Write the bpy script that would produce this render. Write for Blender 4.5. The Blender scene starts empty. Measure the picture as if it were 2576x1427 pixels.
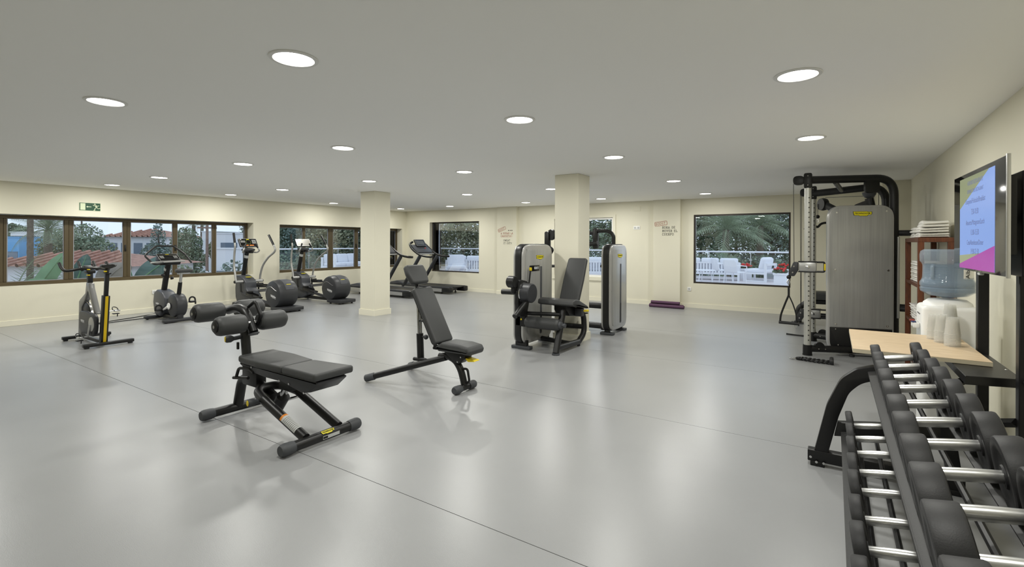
import bpy, bmesh, math, random
from mathutils import Vector, Matrix, Quaternion
import numpy as np
random.seed(7)
S = bpy.context.scene
COL = S.collection

# ------------------------------------------------------------------ camera
F_PX, W_PX, H_PX = 1230.35, 2576.0, 1427.0
CX, YH, ROLL, EYE = 1288.0, 611.74, 0.003823, 1.45
TH = math.atan2(2095.18 - CX, F_PX)
cR = Vector((math.cos(TH), math.sin(TH), 0)); cF = Vector((-math.sin(TH), math.cos(TH), 0)); cU = Vector((0, 0, 1))
right = cR*math.cos(ROLL) + cU*math.sin(ROLL)
up = cU*math.cos(ROLL) - cR*math.sin(ROLL)
cam = bpy.data.cameras.new('camera'); camo = bpy.data.objects.new('camera', cam); COL.objects.link(camo)
camo.matrix_world = Matrix((
    (right.x, up.x, -cF.x, 0), (right.y, up.y, -cF.y, 0), (right.z, up.z, -cF.z, EYE), (0, 0, 0, 1)))
cam.sensor_fit = 'HORIZONTAL'; cam.sensor_width = 36.0
cam.lens = 36.0*F_PX/W_PX
cam.shift_x = 0.0; cam.shift_y = (YH - H_PX/2)/W_PX
cam.clip_start = 0.05; cam.clip_end = 300
S.camera = camo

# ------------------------------------------------------------------ world (hazy daylight sky)
w = bpy.data.worlds.new('sky'); S.world = w; w.use_nodes = True
nt = w.node_tree; nt.nodes.clear()
wo = nt.nodes.new('ShaderNodeOutputWorld'); bg = nt.nodes.new('ShaderNodeBackground')
bg.inputs['Color'].default_value = (0.74, 0.85, 1.0, 1); bg.inputs['Strength'].default_value = 1.3
nt.links.new(bg.outputs[0], wo.inputs[0])
S.view_settings.view_transform = 'Standard'; S.view_settings.look = 'None'
S.view_settings.exposure = 0.0; S.view_settings.gamma = 1.0; S.view_settings.use_curve_mapping = False
S.cycles.use_denoising = True
try: S.cycles.denoiser = 'OPENIMAGEDENOISE'
except Exception: pass
S.cycles.max_bounces = 10; S.cycles.diffuse_bounces = 5; S.cycles.glossy_bounces = 4
S.cycles.transparent_max_bounces = 24; S.cycles.transmission_bounces = 8
S.cycles.caustics_reflective = False; S.cycles.caustics_refractive = False
S.cycles.sample_clamp_indirect = 6.0
LAMP_W = 19.5          # watts of each ceiling lamp
CEIL = 2.469
XL, XR, YB, YF = -11.72, 1.02, 11.53, -1.9     # inner faces of the walls

# ------------------------------------------------------------------ materials
def lin(c):
    return tuple((v/255/12.92) if v/255 <= 0.04045 else ((v/255+0.055)/1.055)**2.4 for v in c)
MATS = {}
def mat(name, rgb, rough=0.5, metal=0.0, var=0.0, vscale=8.0, bump=0.0, bscale=60.0, spec=0.5, stretch=None,
        emit=None, estr=0.0, trans=0.0, ior=1.45, alpha=1.0, coat=0.0, detail=4.0):
    if name in MATS: return MATS[name]
    m = bpy.data.materials.new(name); m.use_nodes = True; n = m.node_tree.nodes; l = m.node_tree.links
    p = n['Principled BSDF']; c = lin(rgb)
    p.inputs['Base Color'].default_value = (*c, 1); p.inputs['Roughness'].default_value = rough
    p.inputs['Metallic'].default_value = metal
    p.inputs['Specular IOR Level'].default_value = spec
    p.inputs['IOR'].default_value = ior
    p.inputs['Transmission Weight'].default_value = trans
    p.inputs['Alpha'].default_value = alpha
    p.inputs['Coat Weight'].default_value = coat
    if emit:
        p.inputs['Emission Color'].default_value = (*lin(emit), 1); p.inputs['Emission Strength'].default_value = estr
    if var > 0 or bump > 0:
        tc = n.new('ShaderNodeTexCoord'); src = tc.outputs['Object']
        if stretch:
            mp = n.new('ShaderNodeMapping'); mp.inputs['Scale'].default_value = stretch
            l.new(src, mp.inputs['Vector']); src = mp.outputs['Vector']
    if var > 0:
        tx = n.new('ShaderNodeTexNoise'); tx.inputs['Scale'].default_value = vscale; tx.inputs['Detail'].default_value = detail
        l.new(src, tx.inputs['Vector'])
        rp = n.new('ShaderNodeValToRGB')
        rp.color_ramp.elements[0].position = 0.3; rp.color_ramp.elements[1].position = 0.7
        rp.color_ramp.elements[0].color = (*[max(0, v*(1-var)) for v in c], 1)
        rp.color_ramp.elements[1].color = (*[min(1, v*(1+var)) for v in c], 1)
        l.new(tx.outputs['Fac'], rp.inputs['Fac']); l.new(rp.outputs['Color'], p.inputs['Base Color'])
    if bump > 0:
        tb = n.new('ShaderNodeTexNoise'); tb.inputs['Scale'].default_value = bscale; tb.inputs['Detail'].default_value = 3
        l.new(src, tb.inputs['Vector'])
        bp = n.new('ShaderNodeBump'); bp.inputs['Strength'].default_value = bump; bp.inputs['Distance'].default_value = 0.01
        l.new(tb.outputs['Fac'], bp.inputs['Height']); l.new(bp.outputs['Normal'], p.inputs['Normal'])
    MATS[name] = m
    return m
def glass_mat(name, tint, ior=1.5, rough=0.0):
    if name in MATS: return MATS[name]
    m = bpy.data.materials.new(name); m.use_nodes = True; n = m.node_tree.nodes; l = m.node_tree.links; n.clear()
    o = n.new('ShaderNodeOutputMaterial'); mx = n.new('ShaderNodeMixShader'); tr = n.new('ShaderNodeBsdfTransparent')
    gl = n.new('ShaderNodeBsdfGlossy'); fr = n.new('ShaderNodeFresnel')
    tr.inputs['Color'].default_value = (*tint, 1); gl.inputs['Roughness'].default_value = rough
    fr.inputs['IOR'].default_value = ior
    l.new(fr.outputs[0], mx.inputs['Fac']); l.new(tr.outputs[0], mx.inputs[1]); l.new(gl.outputs[0], mx.inputs[2])
    l.new(mx.outputs[0], o.inputs['Surface']); MATS[name] = m
    return m

M_WALL = mat('wall_cream_paint', (224, 220, 201), 0.6, bump=0.04, bscale=90)
M_CEIL = mat('ceiling_white_paint', (250, 250, 248), 0.8)
M_BASE = mat('baseboard_cream', (230, 226, 207), 0.45)
M_FLOOR = mat('floor_grey_vinyl', (148, 149, 150), 0.29, var=0.035, vscale=1.4, bump=0.05, bscale=220, spec=0.5)
M_SEAM = mat('floor_seam', (96, 96, 95), 0.7)
M_BROWN = mat('window_bronze_frame', (84, 73, 52), 0.42, metal=0.2)
M_DARKFR = mat('window_dark_frame', (52, 46, 40), 0.45, metal=0.2)
M_WHITE = mat('white_lacquer', (236, 236, 233), 0.4)
M_GLASS = glass_mat('window_glass', (0.93, 0.95, 0.96))
M_BLK = mat('black_powder_steel', (23, 23, 23), 0.38, bump=0.03, bscale=500)
M_BLK2 = mat('black_satin_steel', (15, 15, 16), 0.42)
M_UPH = mat('black_upholstery', (58, 59, 59), 0.5, bump=0.10, bscale=420)
M_UPHG = mat('charcoal_upholstery', (62, 63, 64), 0.6, bump=0.10, bscale=420)
M_PLA = mat('dark_plastic', (50, 51, 54), 0.42, bump=0.04, bscale=400)
M_PLG = mat('anthracite_plastic', (70, 72, 77), 0.4)
M_RUB = mat('black_rubber', (36, 36, 37), 0.55, bump=0.06, bscale=300)
M_CAP = mat('grey_rubber_cap', (66, 68, 71), 0.55)
M_SIL = mat('silver_paint', (176, 176, 174), 0.34, metal=0.55)
M_GSH = mat('grey_metallic_shell', (172, 171, 168), 0.3, metal=0.25, coat=0.3)
M_SHIELD = mat('grey_mesh_shield', (164, 164, 161), 0.28, metal=0.2, var=0.10, vscale=3, stretch=(14, 14, 0.4), coat=0.3)
M_CHR = mat('chrome', (205, 205, 205), 0.16, metal=1.0)
M_STEEL = mat('brushed_steel', (200, 200, 198), 0.3, metal=0.9)
M_YEL = mat('yellow_plastic', (226, 200, 18), 0.45)
M_YELS = mat('yellow_strip', (212, 178, 14), 0.5)
M_LOGOY = mat('yellow_badge', (228, 214, 20), 0.45)
M_INK = mat('black_ink', (22, 22, 18), 0.6)
M_WHT = mat('white_print', (225, 225, 225), 0.5)
M_GRYT = mat('pale_grey_print', (190, 192, 190), 0.5)
M_SCR = mat('black_console_glass', (14, 14, 16), 0.15)

# ------------------------------------------------------------------ mesh helpers
def V(*a): return Vector(a)
def arc_pts(pts, rad, n=6):
    """round the inner corners of a polyline"""
    P = [Vector(p) for p in pts]
    if len(P) < 3: return P
    out = [P[0]]
    for i in range(1, len(P)-1):
        r = rad[i-1] if isinstance(rad, (list, tuple)) else rad
        a = P[i-1]-P[i]; b = P[i+1]-P[i]
        la, lb = a.length, b.length
        if r <= 0 or la < 1e-6 or lb < 1e-6: out.append(P[i]); continue
        a.normalize(); b.normalize()
        ang = a.angle(b)
        if ang > math.pi-0.02: out.append(P[i]); continue
        t = min(r/math.tan(ang/2), la*0.49, lb*0.49)
        s0 = P[i]+a*t; s1 = P[i]+b*t
        for k in range(n+1):
            u = k/n
            out.append(s0*(1-u)**2 + P[i]*2*u*(1-u) + s1*u*u)
    out.append(P[-1])
    return out
def rpoly(poly, rad, n=5):
    """closed 2-D polygon with rounded corners"""
    P = [Vector((p[0], p[1], 0)) for p in poly]; out = []; N = len(P)
    for i in range(N):
        r = rad[i] if isinstance(rad, (list, tuple)) else rad
        a = P[i-1]-P[i]; b = P[(i+1) % N]-P[i]; la, lb = a.length, b.length
        a.normalize(); b.normalize(); ang = a.angle(b)
        if r <= 0 or ang > math.pi-0.02: out.append((P[i].x, P[i].y)); continue
        t = min(r/math.tan(ang/2), la*0.49, lb*0.49)
        s0 = P[i]+a*t; s1 = P[i]+b*t
        for k in range(n+1):
            u = k/n; q = s0*(1-u)**2 + P[i]*2*u*(1-u) + s1*u*u
            out.append((q.x, q.y))
    return out
class MB:
    def __init__(s, org=(0, 0, 0)):
        s.bm = bmesh.new(); s.o = Vector(org)
    def _v(s, p): return s.bm.verts.new(Vector(p)-s.o)
    def face(s, pts):
        return s.bm.faces.new([s._v(p) for p in pts])
    def box(s, c, size, rot=None, bev=0.0, seg=2):
        t = bmesh.new(); bmesh.ops.create_cube(t, size=1.0)
        bmesh.ops.scale(t, vec=Vector(size), verts=t.verts)
        if bev > 0:
            bmesh.ops.bevel(t, geom=list(t.edges), offset=min(bev, min(size)*0.49), segments=seg, profile=0.5, affect='EDGES')
        if rot is not None: bmesh.ops.rotate(t, cent=(0, 0, 0), matrix=rot, verts=t.verts)
        bmesh.ops.translate(t, vec=Vector(c)-s.o, verts=t.verts)
        s._merge(t); return s
    def box2(s, a, b, bev=0.0, seg=2):
        c = [(a[i]+b[i])/2 for i in range(3)]; d = [abs(b[i]-a[i]) for i in range(3)]
        return s.box(c, d, None, bev, seg)
    def _merge(s, t):
        me = bpy.data.meshes.new('tmp'); t.to_mesh(me); t.free(); s.bm.from_mesh(me); bpy.data.meshes.remove(me)
    def tube(s, pts, r, seg=10, rad=0.0, n=6, cap=True, rx=None, upv=None):
        """swept tube; r number or list per input point after rounding; rx: second radius (elliptic)"""
        P = arc_pts(pts, rad, n) if rad else [Vector(p) for p in pts]
        N = len(P); R = r if isinstance(r, (list, tuple)) else [r]*N
        if len(R) != N: R = [R[0]+(R[-1]-R[0])*i/(N-1) for i in range(N)]
        T = []
        for i in range(N):
            d = (P[min(i+1, N-1)]-P[max(i-1, 0)])
            T.append(d.normalized() if d.length > 1e-9 else Vector((0, 0, 1)))
        ref = Vector(upv) if upv else (Vector((0, 0, 1)) if abs(T[0].z) < 0.9 else Vector((1, 0, 0)))
        nrm = (ref-T[0]*ref.dot(T[0])).normalized(); rings = []
        for i in range(N):
            if i > 0:
                q = T[i-1].rotation_difference(T[i]); nrm = q @ nrm; nrm = (nrm-T[i]*nrm.dot(T[i])).normalized()
            b = T[i].cross(nrm); ring = []
            ra = R[i]; rb = rx*(R[i]/R[0]) if rx else ra
            for k in range(seg):
                a = 2*math.pi*k/seg
                ring.append(s._v(P[i]+nrm*math.cos(a)*ra+b*math.sin(a)*rb))
            rings.append(ring)
        for i in range(N-1):
            for k in range(seg):
                s.bm.faces.new([rings[i][k], rings[i][(k+1) % seg], rings[i+1][(k+1) % seg], rings[i+1][k]])
        if cap:
            s.bm.faces.new(rings[0][::-1]); s.bm.faces.new(rings[-1])
        return s
    def cyl(s, p0, p1, r0, r1=None, seg=18):
        return s.tube([p0, p1], [r0, r0 if r1 is None else r1], seg)
    def lathe(s, prof, c, axis=(0, 0, 1), seg=24, cap=True):
        """profile [(radius, along)] turned about axis through c"""
        ax = Vector(axis).normalized(); ref = Vector((1, 0, 0)) if abs(ax.x) < 0.9 else Vector((0, 1, 0))
        a = (ref-ax*ref.dot(ax)).normalized(); b = ax.cross(a); c = Vector(c); rings = []
        for (r, h) in prof:
            rings.append([s._v(c+ax*h+(a*math.cos(2*math.pi*k/seg)+b*math.sin(2*math.pi*k/seg))*max(r, 1e-4)) for k in range(seg)])
        for i in range(len(rings)-1):
            for k in range(seg):
                s.bm.faces.new([rings[i][k], rings[i][(k+1) % seg], rings[i+1][(k+1) % seg], rings[i+1][k]])
        if cap:
            s.bm.faces.new(rings[0][::-1]); s.bm.faces.new(rings[-1])
        return s
    def prism(s, poly, o, u, v, d, bev=0.0, seg=2):
        """2-D polygon in the frame (o,u,v), extruded along vector d, optional rounded rims"""
        o, u, v, d = Vector(o), Vector(u).normalized(), Vector(v).normalized(), Vector(d)
        t = bmesh.new()
        lo = [t.verts.new(o+u*x+v*y-s.o) for x, y in poly]
        f = t.faces.new(lo)
        r = bmesh.ops.extrude_face_region(t, geom=[f])
        nv = [e for e in r['geom'] if isinstance(e, bmesh.types.BMVert)]
        bmesh.ops.translate(t, vec=d, verts=nv)
        bmesh.ops.recalc_face_normals(t, faces=t.faces)
        if bev > 0:
            big = sorted(t.faces, key=lambda q: -len(q.verts))[:2]
            ed = set()
            for q in big: ed.update(q.edges)
            bmesh.ops.bevel(t, geom=list(ed), offset=bev, segments=seg, profile=0.5, affect='EDGES')
        s._merge(t); return s
    def ball(s, c, r, seg=16, rings=10):
        r = r if isinstance(r, (list, tuple)) else (r, r, r)
        t = bmesh.new(); bmesh.ops.create_uvsphere(t, u_segments=seg, v_segments=rings, radius=1.0)
        bmesh.ops.scale(t, vec=Vector(r), verts=t.verts); bmesh.ops.translate(t, vec=Vector(c)-s.o, verts=t.verts)
        s._merge(t); return s
    def build(s, name, material, parent=None, smooth=38):
        bmesh.ops.recalc_face_normals(s.bm, faces=s.bm.faces)
        me = bpy.data.meshes.new(name); s.bm.to_mesh(me); s.bm.free()
        me.materials.append(material)
        if smooth:
            me.polygons.foreach_set('use_smooth', [True]*len(me.polygons))
            try: me.set_sharp_from_angle(angle=math.radians(smooth))
            except Exception: pass
        o = bpy.data.objects.new(name, me); COL.objects.link(o)
        if parent: o.parent = parent
        else: o.location = s.o
        return o
def tag(o, label=None, cat=None, group=None, kind=None):
    if label: o['label'] = label
    if cat: o['category'] = cat
    if group: o['group'] = group
    if kind: o['kind'] = kind
    return o
def thing(name, loc, label, cat, group=None, rz=0.0):
    o = bpy.data.objects.new(name, None); COL.objects.link(o); o.location = loc; o.rotation_euler = (0, 0, rz)
    o.empty_display_size = 0.1
    return tag(o, label, cat, group)
def copy_tree(o, parent=None):
    c = o.copy(); COL.objects.link(c)
    c.parent = parent
    for ch in list(o.children): copy_tree(ch, c)
    return c
def mesh_copy(o, parent):
    c = o.copy(); COL.objects.link(c); c.parent = parent; return c
def struct(o): o['kind'] = 'structure'; return o
def smooth_curve(pts, n=8):
    """Catmull-Rom through points"""
    P = [Vector(p) for p in pts]; P = [P[0]*2-P[1]]+P+[P[-1]*2-P[-2]]; out = []
    for i in range(1, len(P)-2):
        for k in range(n):
            t = k/n; a, b, c, d = P[i-1], P[i], P[i+1], P[i+2]
            out.append(0.5*((2*b)+(c-a)*t+(2*a-5*b+4*c-d)*t*t+(3*b-a-3*c+d)*t**3))
    out.append(P[-2]); return out
def text_mesh(body, size, o, u, v, org, align='CENTER', depth=0.0008, squash=1.0, bold=0.0):
    """built-in lettering as mesh: baseline along u, up along v; returns an MB"""
    cu = bpy.data.curves.new('t', 'FONT'); cu.body = body; cu.size = size; cu.align_x = align; cu.align_y = 'CENTER'
    cu.extrude = depth; cu.resolution_u = 2; cu.offset = bold
    ob = bpy.data.objects.new('t', cu); COL.objects.link(ob)
    bpy.context.view_layer.update()
    dg = bpy.context.evaluated_depsgraph_get()
    me = bpy.data.meshes.new_from_object(ob.evaluated_get(dg))
    bpy.data.objects.remove(ob); bpy.data.curves.remove(cu)
    u = Vector(u).normalized(); v = Vector(v).normalized(); w = u.cross(v); o = Vector(o)
    m = MB(org)
    for vt in me.vertices:
        x, y, z = vt.co; vt.co = o+u*x*squash+v*y+w*z-m.o
    m.bm.from_mesh(me); bpy.data.meshes.remove(me)
    return m
# ------------------------------------------------------------------ room shell
def wall_along(name, axis, inner, outer, a0, a1, z0, z1, holes, material):
    """wall slab; axis 'y': slab between x=inner..outer running along y. holes: (a0,a1,z0,z1)"""
    m = MB()
    def put(s0, s1, q0, q1):
        if s1-s0 < 1e-4 or q1-q0 < 1e-4: return
        if axis == 'y': m.box2((inner, s0, q0), (outer, s1, q1))
        else: m.box2((s0, inner, q0), (s1, outer, q1))
    cur = a0
    for (h0, h1, hz0, hz1) in sorted(holes):
        put(cur, h0, z0, z1); put(h0, h1, z0, hz0); put(h0, h1, hz1, z1); cur = h1
    put(cur, a1, z0, z1)
    return struct(m.build(name, material, smooth=0))

# floor: a base slab with loose-laid vinyl sheets two metres wide
fl = MB(); fl.box2((XL-0.3, YF-0.3, -0.25), (XR+0.3, YB+0.3, -0.0025)); floor = struct(fl.build('floor', M_SEAM, smooth=0))
edges = [YF, -0.02, 2.02, 4.055, 6.17, 8.2, 10.22, YB]
for i in range(len(edges)-1):
    b = MB(); g = 0.0022
    b.box2((XL, edges[i]+g, -0.0024), (XR, edges[i+1]-g, 0.0))
    b.build('vinyl_sheet', M_FLOOR, floor, smooth=0)
cl = MB(); cl.box2((XL-0.3, YF-0.3, CEIL), (XR+0.3, YB+0.3, CEIL+0.25)); struct(cl.build('ceiling', M_CEIL, smooth=0))

W1 = (0.6, 6.46, 0.67, 1.915); W2 = (7.13, 11.35, 0.66, 1.90)
W3 = (-10.69, -8.73, 0.545, 2.095); W4 = (-6.2, -4.56, 0.60, 2.10); W5 = (-2.64, -0.725, 0.555, 2.105)
wall_along('wall_left', 'y', XL, XL-0.36, YF-0.3, YB+0.3, 0, CEIL, [W1, W2], M_WALL)
wall_along('wall_back', 'x', YB, YB+0.26, XL, XR+0.3, 0, CEIL, [W3, W4, W5], M_WALL)
wall_along('wall_right', 'y', XR, XR+0.3, YF-0.3, YB, 0, CEIL, [], M_WALL)
wall_along('wall_front', 'x', YF, YF-0.3, XL, XR, 0, CEIL, [], M_WALL)
# corner block beside the right wall, shallow pilasters on the back wall
BLK_Y, BLK_X = 9.82, 0.66
m = MB(); m.box2((BLK_X, BLK_Y, 0), (XR, YB, CEIL)); struct(m.build('wall_corner_block', M_WALL, smooth=0))
PIL = [(-8.0, -7.35), (-3.53, -2.91)]
for i, (a, b) in enumerate(PIL):
    m = MB(); m.box2((a, YB-0.11, 0), (b, YB, CEIL)); struct(m.build('wall_pilaster_%d' % (i+1), M_WALL, smooth=0))
PILL = [(-7.97, -7.55, 6.57, 6.98), (-3.485, -3.095, 6.475, 6.865)]
for i, (x0, x1, y0, y1) in enumerate(PILL):
    m = MB(); m.box2((x0, y0, 0), (x1, y1, CEIL), bev=0.006, seg=1); p = struct(m.build('wall_pillar_%d' % (i+1), M_WALL, smooth=0))
    b = MB(); t = 0.016
    b.box2((x0-t, y0-t, 0), (x1+t, y0, 0.115)); b.box2((x0-t, y1, 0), (x1+t, y1+t, 0.115))
    b.box2((x0-t, y0, 0), (x0, y1, 0.115)); b.box2((x1, y0, 0), (x1+t, y1, 0.115))
    b.build('baseboard', M_BASE, p, smooth=0)
BH, BT = 0.095, 0.016
m = MB(); m.box2((XL, YF, 0), (XL+BT, YB, BH), bev=0.003, seg=1); struct(m.build('baseboard_left', M_BASE, smooth=0))
m = MB(); m.box2((XR-BT, YF, 0), (XR, BLK_Y, BH), bev=0.003, seg=1); struct(m.build('baseboard_right', M_BASE, smooth=0))
m = MB(); xs = [XL+BT]
cur = XL+BT
for a, b in PIL:
    m.box2((cur, YB-BT, 0), (a-BT, YB, BH)); m.box2((a-BT, YB-0.11-BT, 0), (b+BT, YB-0.11, BH))
    m.box2((a-BT, YB-0.11, 0), (a, YB, BH)); m.box2((b, YB-0.11, 0), (b+BT, YB, BH)); cur = b+BT
m.box2((cur, YB-BT, 0), (BLK_X, YB, BH)); m.box2((BLK_X-BT, BLK_Y-BT, 0), (XR-BT, BLK_Y, BH)); m.box2((BLK_X-BT, BLK_Y, 0), (BLK_X, YB-BT, BH))
struct(m.build('baseboard_back', M_BASE, smooth=0))

# ---- windows
def slider(name, X, y0, y1, z0, z1, stiles, fm, hands=()):
    """bronze sliding window in a wall along y: outer frame, stiles (y0,y1), panes between"""
    root = bpy.data.objects.new(name, None); COL.objects.link(root); root.location = (X, (y0+y1)/2, z0); struct(root)
    O = root.location; t = 0.055
    f = MB(O)
    f.box2((X-0.05, y0, z0), (X+0.05, y1, z0+0.07)); f.box2((X-0.05, y0, z1-0.06), (X+0.05, y1, z1))
    f.box2((X-0.05, y0, z0+0.07), (X+0.05, y0+t, z1-0.06)); f.box2((X-0.05, y1-t, z0+0.07), (X+0.05, y1, z1-0.06))
    f.build('window_frame', fm, root, smooth=0)
    edges = [y0+t]
    for k, (a, b) in enumerate(stiles):
        s = MB(O)
        if b-a > 0.085:
            c = (a+b)/2
            s.box2((X-0.03, a, z0+0.07), (X+0.035, c-0.002, z1-0.06), bev=0.004, seg=1); s.box2((X-0.03, c+0.002, z0+0.07), (X+0.02, b, z1-0.06), bev=0.004, seg=1)
        else: s.box2((X-0.03, a, z0+0.07), (X+0.03, b, z1-0.06), bev=0.004, seg=1)
        s.build('window_stile', fm, root, smooth=0); edges += [a, b]
    edges.append(y1-t)
    for k in range(0, len(edges), 2):
        a, b = edges[k], edges[k+1]
        g = MB(O); g.box2((X-0.006, a+0.008, z0+0.078), (X, b-0.008, z1-0.068)); g.build('window_pane', M_GLASS, root, smooth=0)
        gk = MB(O)
        for (c0, c1) in (((a, z0+0.07), (b, z0+0.082)), ((a, z1-0.072), (b, z1-0.06)), ((a, z0+0.082), (a+0.012, z1-0.072)), ((b-0.012, z0+0.082), (b, z1-0.072))):
            gk.box2((X+0.001, c0[0], c0[1]), (X+0.012, c1[0], c1[1]))
        gk.build('window_bead', MATS.get('pane_bead') or mat('pane_bead', (150, 152, 158), 0.5), root, smooth=0)
    for (y, z) in hands:
        h = MB(O); h.box((X+0.045, y, z), (0.02, 0.028, 0.13), bev=0.006); h.build('window_handle', M_BLK, root)
    return root
slider('window_1', XL-0.30, 0.6, 6.45, 0.665, 1.91, [(2.20, 2.29), (3.045, 3.18), (3.955, 4.08), (4.845, 4.93), (5.65, 5.74)], M_BROWN, [(3.985, 1.32), (4.89, 1.32)])
slider('window_2', XL-0.27, 7.13, 11.34, 0.655, 1.895, [(7.935, 8.015), (8.74, 8.90), (9.655, 9.78), (10.55, 10.63)], M_BROWN, [(9.70, 1.35)])
def fixed(name, Y, x0, x1, z0, z1, fw, fm, depth=0.05, mull=None):
    root = bpy.data.objects.new(name, None); COL.objects.link(root); root.location = ((x0+x1)/2, Y, z0); struct(root); O = root.location
    f = MB(O)
    f.box2((x0, Y-depth/2, z0), (x1, Y+depth/2, z0+fw)); f.box2((x0, Y-depth/2, z1-fw), (x1, Y+depth/2, z1))
    f.box2((x0, Y-depth/2, z0+fw), (x0+fw, Y+depth/2, z1-fw)); f.box2((x1-fw, Y-depth/2, z0+fw), (x1, Y+depth/2, z1-fw))
    f.build('window_frame', fm, root, smooth=0)
    g = MB(O); g.box2((x0+fw-0.005, Y-0.004, z0+fw-0.005), (x1-fw+0.005, Y+0.004, z1-fw+0.005)); g.build('window_pane', M_GLASS, root, smooth=0)
    return root
fixed('window_3', YB+0.15, W3[0], W3[1], W3[2], W3[3], 0.035, M_DARKFR)
fixed('window_5', YB+0.05, W5[0], W5[1], W5[2], W5[3], 0.035, M_DARKFR)
w4 = fixed('window_4', YB+0.05, W4[0], W4[1], W4[2], W4[3], 0.05, M_WHITE)
m = MB(w4.location)
m.box2((W4[0]-0.07, YB-0.03, W4[3]), (W4[1]+0.07, YB-0.001, W4[3]+0.07)); m.box2((W4[0]-0.07, YB-0.03, W4[2]-0.09), (W4[1]+0.07, YB-0.001, W4[2]))
m.box2((W4[0]-0.07, YB-0.03, W4[2]), (W4[0], YB-0.001, W4[3])); m.box2((W4[1], YB-0.03, W4[2]), (W4[1]+0.07, YB-0.001, W4[3]))
m.build('window_casing', M_WALL, w4, smooth=0)

# ------------------------------------------------------------------ ceiling downlights
M_DIFF = mat('lamp_diffuser', (255, 255, 255), 0.5, emit=(255, 252, 244), estr=16.0)
M_RING = mat('lamp_trim', (225, 225, 222), 0.35)
GX = [-0.18, -2.16, -4.41, -6.42, -8.90, -10.82]; GY = [1.37, 3.40, 5.47, 8.06, 10.41]
spots = [(x, y) for y in GY[1:] for x in GX if not (x == -0.18 and y > 6)]
spots += [(-2.50, 1.60), (-4.42, 1.35), (-8.90, 1.37), (-10.82, 1.37), (-0.18, 1.37)]
spots = [q for q in spots if q != (-0.18, 1.37)] + [(-0.18, 1.2)]
PIC = set()
rowname = {3.40: 'nearest full row', 5.47: 'second row', 8.06: 'third row', 10.41: 'row along the back wall'}
ordn = ['first', 'second', 'third', 'fourth', 'fifth', 'sixth']
lp = None
for (x, y) in spots:
    if y in rowname:
        k = GX.index(x); base = 0 if y < 6 else 1
        lab = 'round white ceiling downlight, %s from the right in the %s' % (ordn[k-base], rowname[y])
    elif y > 1.5: lab = 'largest round ceiling downlight at the top of the picture'
    elif x == -4.42: lab = 'round ceiling downlight highest up on the left side'
    else: lab = 'ceiling downlight behind the viewer, %s from the right, %s row' % (ordn[GX.index(x)], 'nearest')
    if lp is None:
        root = thing('downlight', (x, y, CEIL), lab, 'ceiling light', 'recessed round ceiling downlights')
        o = root.location
        r = MB(o); r.lathe([(0.100, 0.0), (0.128, 0.0), (0.130, -0.004), (0.126, -0.008), (0.108, -0.009), (0.102, -0.004), (0.100, 0.0)], (x, y, CEIL), seg=40, cap=False); r.build('trim_ring', M_RING, root)
        d = MB(o); d.lathe([(0.104, -0.001), (0.104, -0.005), (0.0, -0.0052)], (x, y, CEIL), seg=40); d.build('diffuser', M_DIFF, root)
        ld = bpy.data.lights.new('downlight_lamp', 'AREA'); ld.shape = 'DISK'; ld.size = 0.2; ld.energy = LAMP_W; ld.color = (1.0, 0.992, 0.935)
        ld.spread = math.radians(180)
        lo = bpy.data.objects.new('downlight_lamp', ld); COL.objects.link(lo); lo.parent = root; lo.location = (0, 0, -0.012)
        lp = root
    else:
        c = copy_tree(lp); c.location = (x, y, CEIL); c['label'] = lab

# ------------------------------------------------------------------ wall fittings
def plate(name, c, n, w, h, label, sockets=1):
    """socket plate on a wall with outward normal n"""
    root = thing(name, c, label, 'socket'); n = Vector(n); u = Vector((0, 0, 1)).cross(n); c = Vector(c)
    b = MB(c); b.prism(rpoly([(-w/2, -h/2), (w/2, -h/2), (w/2, h/2), (-w/2, h/2)], 0.008), c+n*0.0006, u, (0, 0, 1), n*0.011, bev=0.003)
    b.build('cover_plate', M_WHITE, root)
    for k in range(sockets):
        off = (k-(sockets-1)/2)*w/sockets
        s = MB(c); s.lathe([(0.024, 0.0117), (0.024, 0.013), (0.019, 0.0132), (0.0185, 0.0122), (0.0, 0.0122)], c+u*off, n, seg=20); s.build('socket_insert', M_GRYT, root)
        for q in (-1, 1):
            s = MB(c); s.cyl(c+u*(off+q*0.0095)+n*0.0124, c+u*(off+q*0.0095)+n*0.0138, 0.003, seg=8); s.build('socket_hole', M_INK, root)
    return root
plate('double_socket', (-3.96, YB, 1.83), (0, -1, 0), 0.16, 0.085, 'white double power socket high on the back wall', 2)
plate('wall_socket', (-2.73, YB, 0.42), (0, -1, 0), 0.085, 0.085, 'white single power socket under the wide terrace window')
plate('wall_socket', (XL, 4.40, 0.41), (1, 0, 0), 0.085, 0.085, 'white power socket behind the upright exercise bike')
cp = MB((-3.95, YB, 2.29)); cp.prism(rpoly([(-0.085, -0.06), (0.085, -0.06), (0.085, 0.06), (-0.085, 0.06)], 0.006), (-3.95, YB-0.0006, 2.29), (1, 0, 0), (0, 0, 1), (0, -0.007, 0), bev=0.002)
tag(cp.build('blank_cover', M_WALL), 'cream blank cover plate on the wall above the double socket', 'cover plate')
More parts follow.
